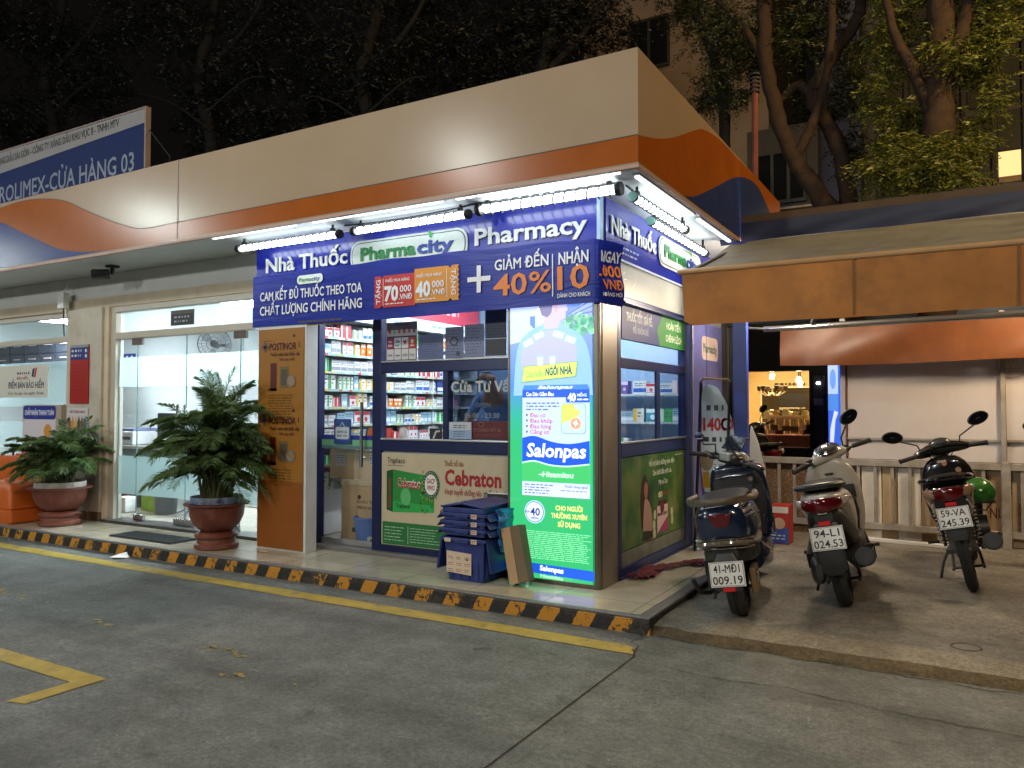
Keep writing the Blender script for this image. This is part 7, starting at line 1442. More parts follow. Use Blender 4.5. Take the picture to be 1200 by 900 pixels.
        mb = MB(); mb.tube([(-.10,.15,.20),(-.16,-.10,.17),(-.20,-.22,.20),(-.225,-.30,.30)], .014, M_blk2, 8); B('crash_bar', mb)
    else:
        B('rear_body', L([(-.36,0,.745,.05,.02,2.5),(-.33,0,.74,.12,.05,2.8),(-.22,0,.72,.155,.075,3),(.0,0,.69,.16,.10,3),(.25,0,.63,.15,.13,3),(.45,0,.56,.12,.14,2.8),(.56,0,.52,.08,.10,2.5)], C1), sub=1)
        B('seat', L([(-.33,0,.805,.07,.015,2.5),(-.28,0,.81,.13,.03,2.8),(-.05,0,.815,.145,.038,3),(.25,0,.79,.135,.045,3),(.48,0,.745,.09,.04,2.8),(.56,0,.72,.05,.02,2.5)], M_seat), sub=1)
        mb = MB(); mb.tube([(.15,.05,.80),(.165,-.15,.82),(.13,-.31,.835),(.05,-.37,.838),(-.05,-.37,.838),(-.13,-.31,.835),(-.165,-.15,.82),(-.15,.05,.80)], .017, M_gls, 8); B('grab_rail', mb)
        B('tail_light', L([(-.09,-.315,.735,.03,.034,2.6),(-.05,-.345,.732,.03,.046,2.8),(0,-.36,.73,.03,.050,3),(.05,-.345,.732,.03,.046,2.8),(.09,-.315,.735,.03,.034,2.6)], M_red, 'x'))
        for s in (-1, 1): B('indicator', L([(s*.088,-.308,.735,.03,.036,2.5),(s*.12,-.275,.735,.04,.038,2.6),(s*.155,-.22,.74,.03,.02,2.6),(s*.165,-.20,.742,.012,.008,2.5)][::s], M_amb, 'x'))
        B('under_tail', L([(-.33,0,.66,.10,.05,3),(-.2,0,.63,.13,.08,3),(.1,0,.56,.12,.10,3),(.4,0,.48,.10,.10,3)], M_gls))
        mb = MB(); R_ = []
        for k in range(9):
            a = rad(152-k*11); cy, cz = (R+.035)*math.cos(a), R+(R+.035)*math.sin(a); R_.append([(.058*math.cos(q_)*(1 if k < 8 else .8), cy+math.cos(a)*.012*math.sin(q_)*(1.2), cz+math.sin(a)*.012*math.sin(q_)) for q_ in [i*2*PI/12 for i in range(12)]])
        mb.rings(R_, M_pl); mb.loft([(.62,0,-.31,.06,.02,3),(.54,0,-.33,.075,.012,4),(.47,0,-.34,.065,.010,4),(.41,0,-.335,.048,.009,3)], mat('fender_grey', (.035, .036, .038), .4, var=.1), 20, 'z'); B('rear_fender', mb); PZ = .57; PY = -.372; PT = .2
        B('floor_cowl', L([(.42,0,.50,.08,.12,3),(.62,0,.44,.10,.12,3),(.85,0,.50,.09,.14,3),(.98,0,.62,.07,.10,3)], C1))
        B('leg_shield', L([(.30,0,.93,.13,.03,3),(.40,0,.93,.19,.04,3),(.60,0,.95,.215,.055,3),(.76,0,.95,.205,.06,3),(.87,0,.945,.16,.055,3),(.93,0,.945,.09,.035,3)], C1, 'z', 26), sub=1)
        mb = MB(); mb.cyl((.0,.90,.86),(.0,.885,.865),.02,M_chr); mb.cyl((.09,.88,.80),(.09,.87,.80),.022,M_amb); mb.box((-.05,.885,.875),(.02,.895,.895), M_clr); B('key_lock', mb)
    # plate with its lettering
    uy = Vector((0, PT, 1)).normalized(); c = Canvas((0, PY, PZ), (1, 0, 0), uy, .0012); W2, H2 = .100, .072
    n_ = c.n; o_ = c.o; c.o = o_-n_*.004
    c.mb.prism([(-W2, -H2), (W2, -H2), (W2, H2), (-W2, H2)], o_, (1, 0, 0), uy, .004, M_plate); c.o = o_
    c.rrect(-W2+.004, -H2+.004, W2-.004, H2-.004, .01, vinyl('2a2a2e'), 1); c.rrect(-W2+.0065, -H2+.0065, W2-.0065, H2-.0065, .009, M_plate, 2)
    ink = vinyl('121214'); c.text(l1, 0, .010, .046, ink, w=.150, l=3, bold=.012, align='c'); c.text(l2, 0, -.056, .046, ink, w=.172, l=3, bold=.012, align='c'); B('licence_plate', c.mb)
    mb = MB(); rz = PZ+.092 if kind_ != 'retro' else PZ-.090; mb.box((-.035, PY+.0, rz-.013), (.035, PY+.02, rz+.013), M_refl); B('reflector', mb, bev=.004)
    # running gear
    mb = MB()
    if kind_ == 'under':
        mb.bar((-.075, 0, R), (-.06, .5, R+.02), .05, .03, M_eng); mb.bar((.075, 0, R), (.06, .5, R+.02), .05, .03, M_eng); mb.loft([(.35,0,.38,.10,.10,2.5),(.45,0,.38,.12,.13,2.5),(.70,0,.40,.11,.12,2.5),(.82,0,.42,.08,.08,2.5)], M_eng, 18); mb.cyl((.09,.50,.36),(.20,.50,.36),.115,M_pl,r1=.10,n=20)
    else:
        mb.loft([(-.13,-.115,R,.02,.05,2.6),(-.08,-.125,R,.045,.085,2.6),(.1,-.13,R+.01,.055,.10,2.6),(.32,-.12,R+.05,.06,.11,2.6),(.50,-.06,.33,.08,.10,2.6)], M_eng if kind_ == 'vision' else M_pl, 18); mb.bar((-.17,.02,R+.06), (-.16,.34,R+.12), .04, .10, M_pl)
    B('engine_case', mb)
    for s in (-1, 1) if kind_ == 'under' else (-1,):
        mb = MB(); a, b = Vector((s*.105, -.03, R+.05)), Vector((s*.115, -.06 if kind_ != 'under' else .02, R+.36)); mb.cyl(a, b, .012, M_chr, n=8)
        for k in range(9): mb.tube([tuple(a.lerp(b, .12+.085*k)+Vector((.024*math.cos(q_*PI/5), .024*math.sin(q_*PI/5), 0))) for q_ in range(10)], .005, M_chr if kind_ == 'under' else M_pl, 5, True)
        B('shock_absorber', mb)
    if kind_ != 'retro':
        mb = MB(); p, q_ = (Vector((.165, .36, .25)), Vector((.185, -.22, .34)));
        if kind_ == 'under': p, q_ = Vector((.165, .40, .27)), Vector((.19, -.20, .36))
        mb.cyl(p, q_, .052, M_pl, r1=.062, n=18); mb.cyl(q_, q_+(q_-p).normalized()*.02, .05, M_pl, n=18); mb.tube([tuple(p), (.13,.50,.22), (.05,.6,.28)], .02, M_eng, 8); B('muffler', mb)
        mb = MB(); m0 = p.lerp(q_, .3); m1 = p.lerp(q_, .8); mb.bar(m0+Vector((.05,0,.02)), m1+Vector((.06,0,.02)), .012, .075, M_chr if kind_ == 'vision' else M_pl); B('heat_shield', mb, bev=.004)
        mb = MB(); mb.tube([(.16,.30,.33),(.22,.30,.33)], .012, M_blk2, 8); mb.tube([(.22,.27,.33),(.26,.30,.33)], .012, M_rub, 8); B('foot_peg', mb)
        mb = MB(); mb.tube([(-.15,.28,.33),(-.23,.28,.33)], .012, M_rub, 8); B('foot_peg', mb)
    else:
        mb = MB(); mb.box((.09, -.06, .14), (.13, .14, .30), mat('motor_tan', (.30, .20, .10), .5, .3)); mb.cyl((.085,0,R),(.135,0,R),.05,M_chr); B('motor_cover', mb, bev=.01)
    mb = MB(); t_ = math.tan(rad(lean)); mb.tube([(-.10,.45,.26),(-.17,.40,.14),(-.215,.37,.012+.215*-t_*-1 if False else .014-.0)], .011, M_eng, 8); mb.box((-.235,.34,.004),(-.19,.40,.014), M_eng); B('side_stand', mb)
    mb = MB(); mb.tube([(.09,.40,.22),(.10,.28,.12),(.10,.16,.13)], .011, M_eng, 8); mb.tube([(-.09,.40,.22),(-.10,.28,.12),(-.10,.16,.13)], .011, M_eng, 8); mb.tube([(-.10,.28,.12),(.10,.28,.12)], .010, M_eng, 8); B('centre_stand', mb)
    # steering group
    mb = MB(); mb.xf = S
    for s in (-1, 1): mb.cyl((s*.07, WB, R), (s*.06, WB-.19, .72), .017, M_eng, n=10)
    mb.cyl((0, WB-.16, .60), (0, WB-.30, HZ-.03), .03, M_eng, n=12); B('fork', mb)
    mb = MB(); mb.xf = S; mb.loft([(WB-.26,0,R+.20,.03,.010,2.5),(WB-.20,0,R+.245,.055,.022,2.6),(WB-.08,0,R+.275,.062,.026,2.8),(WB+.06,0,R+.275,.062,.026,2.8),(WB+.18,0,R+.225,.055,.022,2.6),(WB+.27,0,R+.12,.035,.012,2.5)], C1, 18); B('front_fender', mb)
    hy = WB-.30; mb = MB(); mb.xf = S
    if kind_ == 'vision': sec = [(-.155,hy-.02,HZ,.022,.022,2.2),(-.12,hy-.01,HZ+.0,.04,.036,2.5),(-.07,hy+.02,HZ+.01,.085,.055,2.6),(0,hy+.035,HZ+.012,.105,.062,2.8),(.07,hy+.02,HZ+.01,.085,.055,2.6),(.12,hy-.01,HZ,.04,.036,2.5),(.155,hy-.02,HZ,.022,.022,2.2)]
    elif kind_ == 'retro': sec = [(-.10,hy,HZ,.03,.03,3),(-.075,hy,HZ+.012,.06,.045,3.5),(0,hy+.01,HZ+.02,.075,.055,3.5),(.075,hy,HZ+.012,.06,.045,3.5),(.10,hy,HZ,.03,.03,3)]
    else: sec = [(-.22,hy-.03,HZ+.005,.02,.022,2.2),(-.17,hy-.01,HZ+.01,.045,.04,2.5),(-.08,hy+.03,HZ+.025,.09,.055,2.6),(0,hy+.05,HZ+.035,.11,.062,2.6),(.08,hy+.03,HZ+.025,.09,.055,2.6),(.17,hy-.01,HZ+.01,.045,.04,2.5),(.22,hy-.03,HZ+.005,.02,.022,2.2)]
    mb.loft(sec, C2, 20, 'x'); B('headset', mb, sub=1)
    mb = MB(); mb.xf = S; gz = {'vision': HZ+.055, 'retro': HZ+.06, 'under': HZ+.075}[kind_]; gy = hy-.035; M_ = Matrix.Rotation(rad(38), 3, 'X')
    if kind_ == 'retro':
        mb.prism([(-.095, .0), (.085, .0), (.105, .12), (-.055, .12)], (0, hy-.01, HZ+.075), (1, 0, 0), (0, .45, .9), .012, mat('visor_dark', (.02, .025, .035), .12, coat=.6)); B('visor', mb, bev=.004)
        mb = MB(); mb.xf = S; mb.box((-.045, hy-.09, HZ-.005), (.05, hy-.02, HZ+.06), mat('silver_paint', (.50, .51, .52), .3, .5)); B('display_box', mb, bev=.012)
    else:
        k_ = 1.28 if kind_ == 'vision' else 1
        mb.ell((0, gy, gz), (.082*k_, .055*k_, .022), M_chr if kind_ == 'vision' else M_pl, 24, 8, M_); mb.ell((0, gy-.006, gz+.008), (.072*k_, .047*k_, .021), mat('gauge_glass', (.03, .035, .04), .08, coat=.8), 24, 8, M_); B('gauge', mb)
        cg = Canvas((0, gy-.022, gz+.026), (1, 0, 0), (0, .79, .61), .001); cg.mb.xf = S
        for q_ in range(9): a = rad(200-q_*27.5); cg.poly([(.036*math.cos(a)-.002, .026*math.sin(a)), (.036*math.cos(a)+.002, .026*math.sin(a)), (.046*math.cos(a)+.002, .034*math.sin(a)), (.046*math.cos(a)-.002, .034*math.sin(a))], vinyl('a8b0b4'), 1)
        B('dial_marks', cg.mb)
    for s in (-1, 1):
        mb = MB(); mb.xf = S; mb.cyl((s*.09, hy-.01, HZ), (s*.21, hy-.035, HZ+.002), .013, M_eng, n=10); mb.cyl((s*.20, hy-.033, HZ+.002), (s*.325, hy-.07, HZ-.006), .018, M_rub, n=12); mb.cyl((s*.325, hy-.07, HZ-.006), (s*.335, hy-.073, HZ-.006), .021, M_rub, n=12); B('grip', mb)
        mb = MB(); mb.xf = S; mb.tube([(s*.15, hy+.02, HZ+.005), (s*.22, hy+.03, HZ), (s*.31, hy-.01, HZ-.012)], [.010, .008, .006], M_chr if kind_ != 'vision' else M_pl, 6); mb.box((s*.155-.02, hy-.035, HZ-.022), (s*.155+.02, hy+.02, HZ+.028), M_pl); B('brake_lever', mb)
    for s in (-1, 1):
        mb = MB(); mb.xf = S; mb.tube([(s*.16, hy+.03, HZ+.005), (s*.13, hy+.10, HZ+.02), (s*.07, hy+.12, HZ-.06), (s*.04, hy+.08, HZ-.16)], .0045, M_blk2, 5); B('brake_cable', mb)
        mb = MB(); tb = {'vision': [(.150,-.18,.715),(.172,.05,.70),(.182,.25,.665),(.172,.42,.60)], 'retro': [(.178,-.24,.64),(.198,.0,.64),(.197,.25,.60),(.172,.45,.52)], 'under': [(.158,-.18,.715),(.166,.05,.70),(.156,.28,.65),(.125,.45,.58)]}[kind_]
        mb.tube([(s*x, y, z) for x, y, z in tb], .0035, M_blk2, 5); B('panel_seam', mb)
    if kind_ != 'retro':
        c = Canvas((0, -.375 if kind_ == 'vision' else -.365, .655 if kind_ == 'vision' else .668), (1, 0, 0), (0, .1, 1), .001); c.mb.box((-.028, -.37, .650), (.028, -.35, .667), M_clr); B('plate_lamp', c.mb)
    for s in mirrors:
        mb = MB(); mb.xf = S; e = (s*.255, hy-.02, HZ+.20) if kind_ != 'retro' else (s*.29, hy, HZ+.10)
        if kind_ == 'under': e = (s*.30, hy-.03, HZ+.18)
        mb.tube([(s*.145, hy, HZ+.02), (s*.165, hy+.01, HZ+.09), (e[0]-s*.02, e[1], e[2]-.03), e], .007, M_blk2, 6)
        A = (.084, .018, .052) if kind_ != 'retro' else (.05, .012, .035); q3 = Matrix.Rotation(rad(-14*s), 3, 'Y'); mb.ell((e[0]+s*.03, e[1]+.01, e[2]+.02), A, M_pl, 18, 10, q3); mo_ = B('mirror', mb)
        mb = MB(); mb.xf = S; V = [(q3 @ Vector((A[0]*.88*math.cos(k*2*PI/18), 0, A[2]*.86*math.sin(k*2*PI/18))))+Vector((e[0]+s*.03, e[1]-.0075, e[2]+.02)) for k in range(18)]; mb.quad(V, M_mir); B('mirror_glass', mb, mo_)
    if kind_ == 'vision':
        mb = MB(); mb.xf = S; mb.ell((0, hy+.125, HZ-.01), (.10, .03, .055), M_clr, 20, 10); B('headlight', mb)
    else:
        mb = MB(); mb.xf = S; mb.ell((0, hy+.11, HZ-.0), (.085, .04, .06), M_clr, 20, 10); B('headlight', mb)
    return root
M_beige = mat('paint_beige', (.40, .365, .31), .28, var=.05, coat=.5, dirt=.15, dirtcol=(.14, .11, .08), dscale=4)
M_dkblue = mat('paint_dark_blue', (.007, .014, .038), .20, var=.1, coat=.7)
M_blkp = mat('paint_black', (.009, .009, .010), .22, var=.1, coat=.6, dirt=.15, dirtcol=(.04, .035, .03), dscale=6)
GZ = .062
scooter('dark blue scooter with a tan grab rail and a low white plate, nearest the kiosk', (-1.245, 5.03, GZ), 9, 8, -36, dict(kind='retro', c1=M_dkblue, c2=mat('headset_black', (.02, .02, .022), .3), rail=mat('rail_tan', (.085, .066, .047), .45, var=.15), R=.24, wt=.105, wb=1.24, hz=.925), '41-MĐ1', '009.19', (-1,))
scooter('grey beige scooter with a wide red tail light, parked in the middle', (-.70, 5.62, GZ), 5, 11, 30, dict(kind='vision', c1=M_beige, c2=M_beige, R=.25, wt=.092, wb=1.255, hz=.94), '94-L1', '024.53', (1,))
bike = scooter('black motorbike with a green helmet at its side, parked farthest from the kiosk', (.03, 6.53, GZ), 1, 12, 8, dict(kind='under', c1=M_gls, c2=M_gls, R=.285, wt=.075, wb=1.24, hz=.965), '59-VA', '245.39')
scooter('black motorbike cut off by the edge of the photo with only mirror and grip showing', (.955, 6.75, GZ), -4, 10, 0, dict(kind='under', c1=M_blkp, c2=M_blkp, R=.285, wt=.075, wb=1.24, hz=1.03), '', '', (-1,)) if True else None
scooter('small dark scooter parked far off before the lit jewellery shop', (-2.28, 11.2, .06), 22, 8, 35, dict(kind='vision', c1=M_blkp, c2=M_blkp, R=.25, wt=.092, wb=1.255, hz=1.0), '', '', (-1, 1), group=None)
# helmet hung at the motorbike's side
hm = thing('helmet', 'bright green helmet hanging at the side of the black motorbike', 'helmet', (.07, 6.95, .80))
GR = mat('helmet_green', (.025, .15, .018), .2, var=.05, coat=.6)
mb = MB(); mb.ell((.075, 7.0, .72), (.115, .13, .115), GR, 24, 14, lo=0, hi=.66); mb.build('shell', hm); mb = MB(); mb.lathe([(.098, 0), (.112, .0), (.112, .016), (.098, .016)], (.075, 7.0, .65), M_blk2, 24); mb.build('rim', hm); mb = MB(); mb.tube([(-.02, 7.0, .67), (.02, 6.98, .59), (.12, 6.98, .59), (.17, 7.0, .67)], .006, M_blk2, 5); mb.build('strap', hm)
# =================================================================== BUILDINGS BEHIND AND TREES
M_bw = mat('tower_beige', (.22, .17, .13), .8, var=.12, scale=.4); M_bd = mat('tower_dark', (.035, .035, .038), .6, var=.2, scale=.6)
def win(par, x0, x1, z0, z1, y, mt, bars=2):
    mb = MB(); fr_ = mat('window_frame_dark', (.03, .03, .032), .5)
    mb.box((x0, y-.06, z0), (x1, y+.02, z0+.08), fr_); mb.box((x0, y-.06, z1-.08), (x1, y+.02, z1), fr_)
    for k in range(bars+1): x = x0+(x1-x0-.07)*k/bars; mb.box((x, y-.06, z0+.08), (x+.07, y+.02, z1-.08), fr_)
    f_ = mb.build('window', par); mb = MB(); mb.quad([(x0, y-.02, z0), (x1, y-.02, z0), (x1, y-.02, z1), (x0, y-.02, z1)], mt); mb.build('pane', f_)
M_pd = mat('pane_dark', (.008, .010, .014), .12, var=.2, scale=.5)
b = thing('apartment_building', 'beige apartment tower with a dark window rising behind the canopy', 'building', (-6.5, 22, 0))
mb = MB(); mb.box((-10.2, 22, 0), (-4.6, 28, 22), M_bw); mb.build('wall', b)
p0, p1 = at(737, 28, 21.95), at(785, 76, 21.95); win(b, p0.x, p1.x, p1.z, p0.z, 21.95, M_pd, 2); win(b, p0.x, p1.x, p0.z+2.0, p0.z+3.6, 21.95, M_pd, 2); win(b, p0.x-2.6, p1.x-2.6, p1.z-3.3, p0.z-3.3, 21.95, M_pd, 2)
b = thing('dark_building', 'low dark building with railings behind the tree trunks', 'building', (-3.4, 19, 0))
mb = MB(); mb.box((-4.6, 19.5, 0), (-2.95, 26, 8.2), M_bd); mb.box((-4.6, 19.2, 5.0), (-2.95, 19.5, 5.25), mat('slab_grey', (.10, .095, .09), .7)); mb.build('wall', b)
for z in (5.7, 6.1):
    mb = MB(); mb.box((-4.6, 19.2, z), (-2.95, 19.24, z+.05), M_fen); mb.build('rail', b)
win(b, -4.4, -3.2, 6.3, 7.6, 19.45, M_pd, 3)
b = thing('blue_building', 'narrow dark blue building slab between the tree trunks', 'building', (-2.5, 20, 0)); p0, p1 = at(955, 40, 20), at(1009, 200, 20)
mb = MB(); mb.box((p0.x, 20, 0), (p1.x, 26, 18), mat('tower_blue', (.014, .020, .075), .45, var=.15, scale=.5)); mb.build('wall', b)
mb = MB(); 
for z in (6.2, 9.0, 11.8, 14.6): mb.box((p0.x, 19.97, z), (p1.x, 20.0, z+.06), mat('tower_blue_line', (.03, .04, .11), .5))
mb.build('band', b)
b = thing('office_building', 'dark glazed office block with one warm lit window at the right edge', 'building', (1, 20.5, 0))
mb = MB(); mb.box((p1.x+.01, 20.5, 0), (9, 28, 20), M_bd); mb.build('wall', b)
M_gl = mat('facade_glass', (.05, .05, .04), .15, var=.25, scale=.35)
p2, p3 = at(1170, 178, 20.4), at(1197, 204, 20.4); x0 = p1.x+.05; w_ = (p3.x-p2.x)
LW = glow('warm_room', (1.0, .70, .28), 1.2)
for j in range(-4, 6):
    for i in range(-5, 8):
        xa = p2.x+i*(w_+.16); za = p3.z-.1+j*1.75
        if xa < x0 or za < 1: continue
        mb = MB(); l_ = (i in (0, 1) and j == 0)
        mb.quad([(xa, 20.44, za), (xa+w_, 20.44, za), (xa+w_, 20.44, za+1.6 if not l_ else za+(p2.z-p3.z)+.1), (xa, 20.44, za+1.6 if not l_ else za+(p2.z-p3.z)+.1)], LW if l_ else M_gl)
        if l_: mb.quad([(xa, 20.44, za+(p2.z-p3.z)+.14), (xa+w_, 20.44, za+(p2.z-p3.z)+.14), (xa+w_, 20.44, za+1.6), (xa, 20.44, za+1.6)], M_gl); mb.box((xa, 20.42, za-.02), (xa+w_, 20.46, za+.10), mat('sill_tan', (.25, .16, .08), .6)); mb.box((xa, 20.38, za-.2), (xa+w_*.9, 20.43, za-.12), glow('street_strip', (1, .85, .6), 3))
        mb.build('window', b)
mb = MB()
for i in range(-5, 9): xa = p2.x+i*(w_+.16); mb.box((xa-.12, 20.36, 0), (xa-.04, 20.5, 20), M_blk2) if xa > x0 else None
mb.build('mullion', b)
rp = thing('red_pole', 'thin rusty red pole standing behind the canopy corner', 'pole', tuple(at(884, 186, 9.1))); a_, b_ = at(880, 190, 9.1), at(888, 96, 9.1)
mb = MB(); mb.cyl((a_.x+.03, 9.1, 2.9), (b_.x-.03, 9.1, b_.z+.05), .042, mat('rust_red', (.15, .03, .015), .6, var=.3), r1=.035, n=10); mb.build('shaft', rp)
mb = MB()
for k in range(5): mb.cyl((b_.x-.035, 9.1, b_.z-.12+k*.05), (b_.x-.035, 9.1, b_.z-.10+k*.05), .06, M_blk2, n=10)
mb.build('clamp', rp)
# --- trees
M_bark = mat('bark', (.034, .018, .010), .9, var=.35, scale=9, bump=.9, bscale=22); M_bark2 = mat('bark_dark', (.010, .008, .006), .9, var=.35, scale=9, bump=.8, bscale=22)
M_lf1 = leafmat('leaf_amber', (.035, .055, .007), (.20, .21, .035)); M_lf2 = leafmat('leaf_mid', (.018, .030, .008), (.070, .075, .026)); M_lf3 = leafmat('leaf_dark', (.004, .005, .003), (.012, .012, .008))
def leaves(clusters, mt, size=.11, seed=1):
    """feathery sprays: each spray is a drooping twig with paired narrow leaflets, scattered through the clusters' volumes"""
    g = np.random.default_rng(seed); VV = []
    for (c, r, n) in clusters:
        d = g.normal(size=(n, 3)); d /= np.linalg.norm(d, axis=1)[:, None]; rad_ = g.random(n)**.45
        m_ = max(5, n//11); dc = g.normal(size=(m_, 3)); dc /= np.linalg.norm(dc, axis=1)[:, None]; ctr = dc*(g.random(m_)**.4)[:, None]; wgt = g.random(m_)+.25; idx = g.choice(m_, n, p=wgt/wgt.sum())
        p = np.array(c)+(ctr[idx]+d*rad_[:, None]*np.array([.30, .30, .20]))*np.array(r)
        out_ = d*np.array([1, 1, .35])+g.normal(size=(n, 3))*.45; out_[:, 2] -= .25; out_ /= np.linalg.norm(out_, axis=1)[:, None]
        L_ = size*2.6*(.6+.8*g.random(n)); K = 7
        for k in range(K):
            f = (k+.5)/K; q = p+out_*(L_*f)[:, None]; q[:, 2] -= .30*L_*f*f
            sd = np.cross(out_, np.array([0, 0, 1.0])+g.normal(size=(n, 3))*.25); sd /= np.linalg.norm(sd, axis=1)[:, None]+1e-9
            ll = size*(.55+.45*math.sin(PI*min(1, f+.15)))*(.7+.6*g.random(n))
            for s in (-1, 1):
                dr = sd*s+out_*.6+g.normal(size=(n, 3))*.22; dr[:, 2] -= .22; dr /= np.linalg.norm(dr, axis=1)[:, None]
                wv = np.cross(dr, sd+g.normal(size=(n, 3))*.4+out_*.8); wv /= np.linalg.norm(wv, axis=1)[:, None]+1e-9; wv *= (size*.11)
                a = q; b_ = q+dr*(ll*.5)[:, None]; e = q+dr*ll[:, None]
                VV.append(np.stack([a, b_+wv, e, b_-wv], 1))
    V = np.concatenate(VV).reshape(-1, 3); n4 = len(V)//4
    me = bpy.data.meshes.new('crown'); me.vertices.add(len(V)); me.vertices.foreach_set('co', V.ravel().astype(np.float32)); me.loops.add(n4*4); me.loops.foreach_set('vertex_index', np.arange(n4*4, dtype=np.int32))
    me.polygons.add(n4); me.polygons.foreach_set('loop_start', np.arange(0, n4*4, 4, dtype=np.int32)); me.update(calc_edges=True); me.materials.append(mt); me.validate(); return me
def tree(label, base, limbs, clusters, mt, bark, seed, size=.11, group='trees behind the shops'):
    t = thing('tree', label, 'tree', base, group=group)
    tr = MB(); r = random.Random(seed)
    for k, (pts, r0, r1) in enumerate(limbs):
        P_ = [Vector(p_) for p_ in pts]; S_ = []
        for i in range(len(P_)-1):
            p0, p1, p2, p3 = P_[max(i-1, 0)], P_[i], P_[i+1], P_[min(i+2, len(P_)-1)]
            for j in range(6):
                t_ = j/6; S_.append(.5*((2*p1)+(p2-p0)*t_+(2*p0-5*p1+4*p2-p3)*t_*t_+(3*p1-p0-3*p2+p3)*t_**3)+Vector((r.uniform(-1, 1), r.uniform(-1, 1), 0))*r0*.10)
        S_.append(P_[-1]); R_ = [(r0+(r1-r0)*i/(len(S_)-1))*(1+.10*r.uniform(-1, 1)) for i in range(len(S_))]
        tr.tube([tuple(p_) for p_ in S_], R_, bark, 12)
        if k == 0: tr.build('trunk', t); tr = MB()
    if tr.v: tr.build('limb', t)
    me = leaves(clusters, mt, size, seed); me.transform(Matrix.Translation(-Vector(base))); o = bpy.data.objects.new('crown', me); COL.objects.link(o); o.parent = t
    return t
def A_(pts, Y): return [tuple(at(u, v, Y+(dy[0] if dy else 0))) for (u, v, *dy) in pts]
def CL(lst, Y): return [(tuple(at(u, v, Y+dy)), (rx, ry, rz), n) for (u, v, dy, rx, ry, rz, n) in lst]
def ground(p): return (p[0], p[1], 0)
q0 = at(985, 290, 13.5)
tree('tall leaning tree with a rough brown trunk just behind the canopy corner', ground(q0), [([(q0.x, q0.y, 0), tuple(q0)]+A_([(962, 233), (931, 187), (909, 129), (898, 75), (894, 0), (890, -120)], 13.5), .17, .10), (A_([(931, 187), (950, 150), (968, 90), (975, 20), (970, -60)], 13.5), .09, .05), (A_([(898, 75), (870, 30), (830, -10)], 13.5), .07, .04)],
     CL([(860, 30, .6, .9, .9, .5, 260), (940, 30, .4, .8, .8, .8, 300), (920, -40, 0, 1.3, 1.2, .6, 300), (965, 110, .8, .5, .6, .5, 130), (850, 95, 1.0, .5, .6, .4, 110), (985, 180, 1.2, .4, .5, .4, 90)], 13.5), M_lf2, M_bark, 31)
q0 = at(1000, 290, 13.9)
tree('slender tree with a curved trunk next to the leaning tree', ground(q0), [([(q0.x, q0.y, 0), tuple(q0)]+A_([(993, 227), (984, 178), (962, 133), (951, 111), (967, 80), (1002, 27), (1008, 0), (1012, -90)], 13.9), .15, .085), (A_([(951, 111), (935, 100), (915, 118)], 13.9), .09, .07)],
     CL([(1000, -10, .4, 1.0, .9, .6, 240), (1040, 60, .8, .6, .6, .6, 130), (985, 70, 1.0, .5, .6, .5, 110), (990, 120, 1.2, .4, .4, .5, 70)], 13.9), M_lf2, M_bark, 37)
q0 = at(1096, 290, 12.4)
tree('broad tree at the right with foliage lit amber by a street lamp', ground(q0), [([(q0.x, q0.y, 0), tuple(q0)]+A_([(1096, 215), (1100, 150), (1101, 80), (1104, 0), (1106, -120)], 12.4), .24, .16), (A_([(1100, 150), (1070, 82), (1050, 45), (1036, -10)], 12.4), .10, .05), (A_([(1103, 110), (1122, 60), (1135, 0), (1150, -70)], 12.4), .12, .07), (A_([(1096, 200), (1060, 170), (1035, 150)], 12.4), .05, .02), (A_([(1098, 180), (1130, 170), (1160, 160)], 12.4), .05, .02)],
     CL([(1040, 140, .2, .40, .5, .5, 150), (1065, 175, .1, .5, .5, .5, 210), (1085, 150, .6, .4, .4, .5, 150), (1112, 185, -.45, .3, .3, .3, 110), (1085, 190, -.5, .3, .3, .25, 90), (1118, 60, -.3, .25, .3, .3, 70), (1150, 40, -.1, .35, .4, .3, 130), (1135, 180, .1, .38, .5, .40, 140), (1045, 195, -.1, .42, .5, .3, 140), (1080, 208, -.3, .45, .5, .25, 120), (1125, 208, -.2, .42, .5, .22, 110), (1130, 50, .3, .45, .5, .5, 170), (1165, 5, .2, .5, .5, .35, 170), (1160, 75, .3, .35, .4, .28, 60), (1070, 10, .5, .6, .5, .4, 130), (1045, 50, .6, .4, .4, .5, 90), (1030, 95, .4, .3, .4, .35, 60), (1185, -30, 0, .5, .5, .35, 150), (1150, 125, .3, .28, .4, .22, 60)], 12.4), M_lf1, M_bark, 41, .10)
q0 = at(850, 290, 15.5)
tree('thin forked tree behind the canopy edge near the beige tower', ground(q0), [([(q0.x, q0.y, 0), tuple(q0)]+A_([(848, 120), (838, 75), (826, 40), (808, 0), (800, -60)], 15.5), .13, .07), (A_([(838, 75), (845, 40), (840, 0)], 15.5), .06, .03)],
     CL([(815, -10, 0, .8, .8, .5, 220), (850, 30, .3, .6, .6, .5, 160), (835, 100, .3, .7, .7, .45, 200), (800, 20, .3, .4, .5, .4, 80), (880, 60, .6, .5, .6, .6, 150)], 15.5), M_lf2, M_bark2, 43)
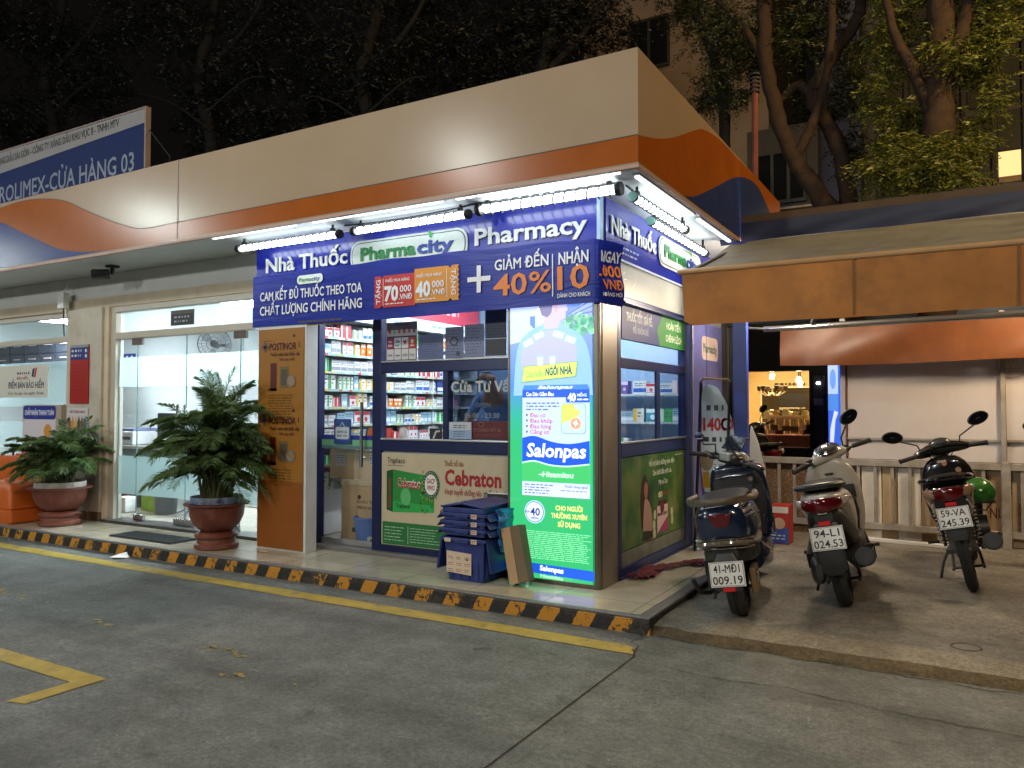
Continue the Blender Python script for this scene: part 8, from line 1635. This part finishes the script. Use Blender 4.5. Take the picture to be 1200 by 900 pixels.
for k, (u, Y, lab, cl) in enumerate(((640, 13.5, 'dark spreading tree over the canopy beside the beige tower', [(640, 30, 0, 1.5, 1.2, .9, 420), (560, 70, 0, 1.3, 1.1, .8, 380), (690, 20, .5, .8, .9, .7, 240), (600, -20, 0, 1.8, 1.2, .7, 340), (500, 20, .4, 1.3, 1.0, .9, 320), (590, 105, .5, 1.0, .8, .5, 200)]),
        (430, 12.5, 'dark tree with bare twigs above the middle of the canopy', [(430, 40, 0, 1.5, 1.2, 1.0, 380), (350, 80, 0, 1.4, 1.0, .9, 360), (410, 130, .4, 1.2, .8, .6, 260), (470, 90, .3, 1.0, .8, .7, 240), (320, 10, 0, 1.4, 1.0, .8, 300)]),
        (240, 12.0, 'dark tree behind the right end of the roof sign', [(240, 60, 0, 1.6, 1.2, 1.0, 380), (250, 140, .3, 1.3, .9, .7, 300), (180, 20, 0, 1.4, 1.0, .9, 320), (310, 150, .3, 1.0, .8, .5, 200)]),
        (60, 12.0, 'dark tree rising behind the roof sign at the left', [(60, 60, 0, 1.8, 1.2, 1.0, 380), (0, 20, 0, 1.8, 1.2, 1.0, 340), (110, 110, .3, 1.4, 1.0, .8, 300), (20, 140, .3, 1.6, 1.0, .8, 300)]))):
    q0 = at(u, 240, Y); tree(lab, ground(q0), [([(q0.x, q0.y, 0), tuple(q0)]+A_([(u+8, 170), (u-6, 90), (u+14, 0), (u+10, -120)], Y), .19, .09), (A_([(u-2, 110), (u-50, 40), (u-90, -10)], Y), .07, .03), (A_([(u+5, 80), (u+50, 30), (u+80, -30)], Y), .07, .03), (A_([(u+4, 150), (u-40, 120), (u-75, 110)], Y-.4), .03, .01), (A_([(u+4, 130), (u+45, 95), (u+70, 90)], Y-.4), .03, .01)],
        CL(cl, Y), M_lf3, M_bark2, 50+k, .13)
cable('overhead_wire', sag(tuple(at(1140, 66, 15)), tuple(at(1260, 55, 15)), .1), 'upper overhead wire at the top right before the office block', .012)
cable('overhead_wire', sag(tuple(at(1130, 90, 15)), tuple(at(1260, 80, 15)), .1), 'lower overhead wire at the top right before the office block', .012)
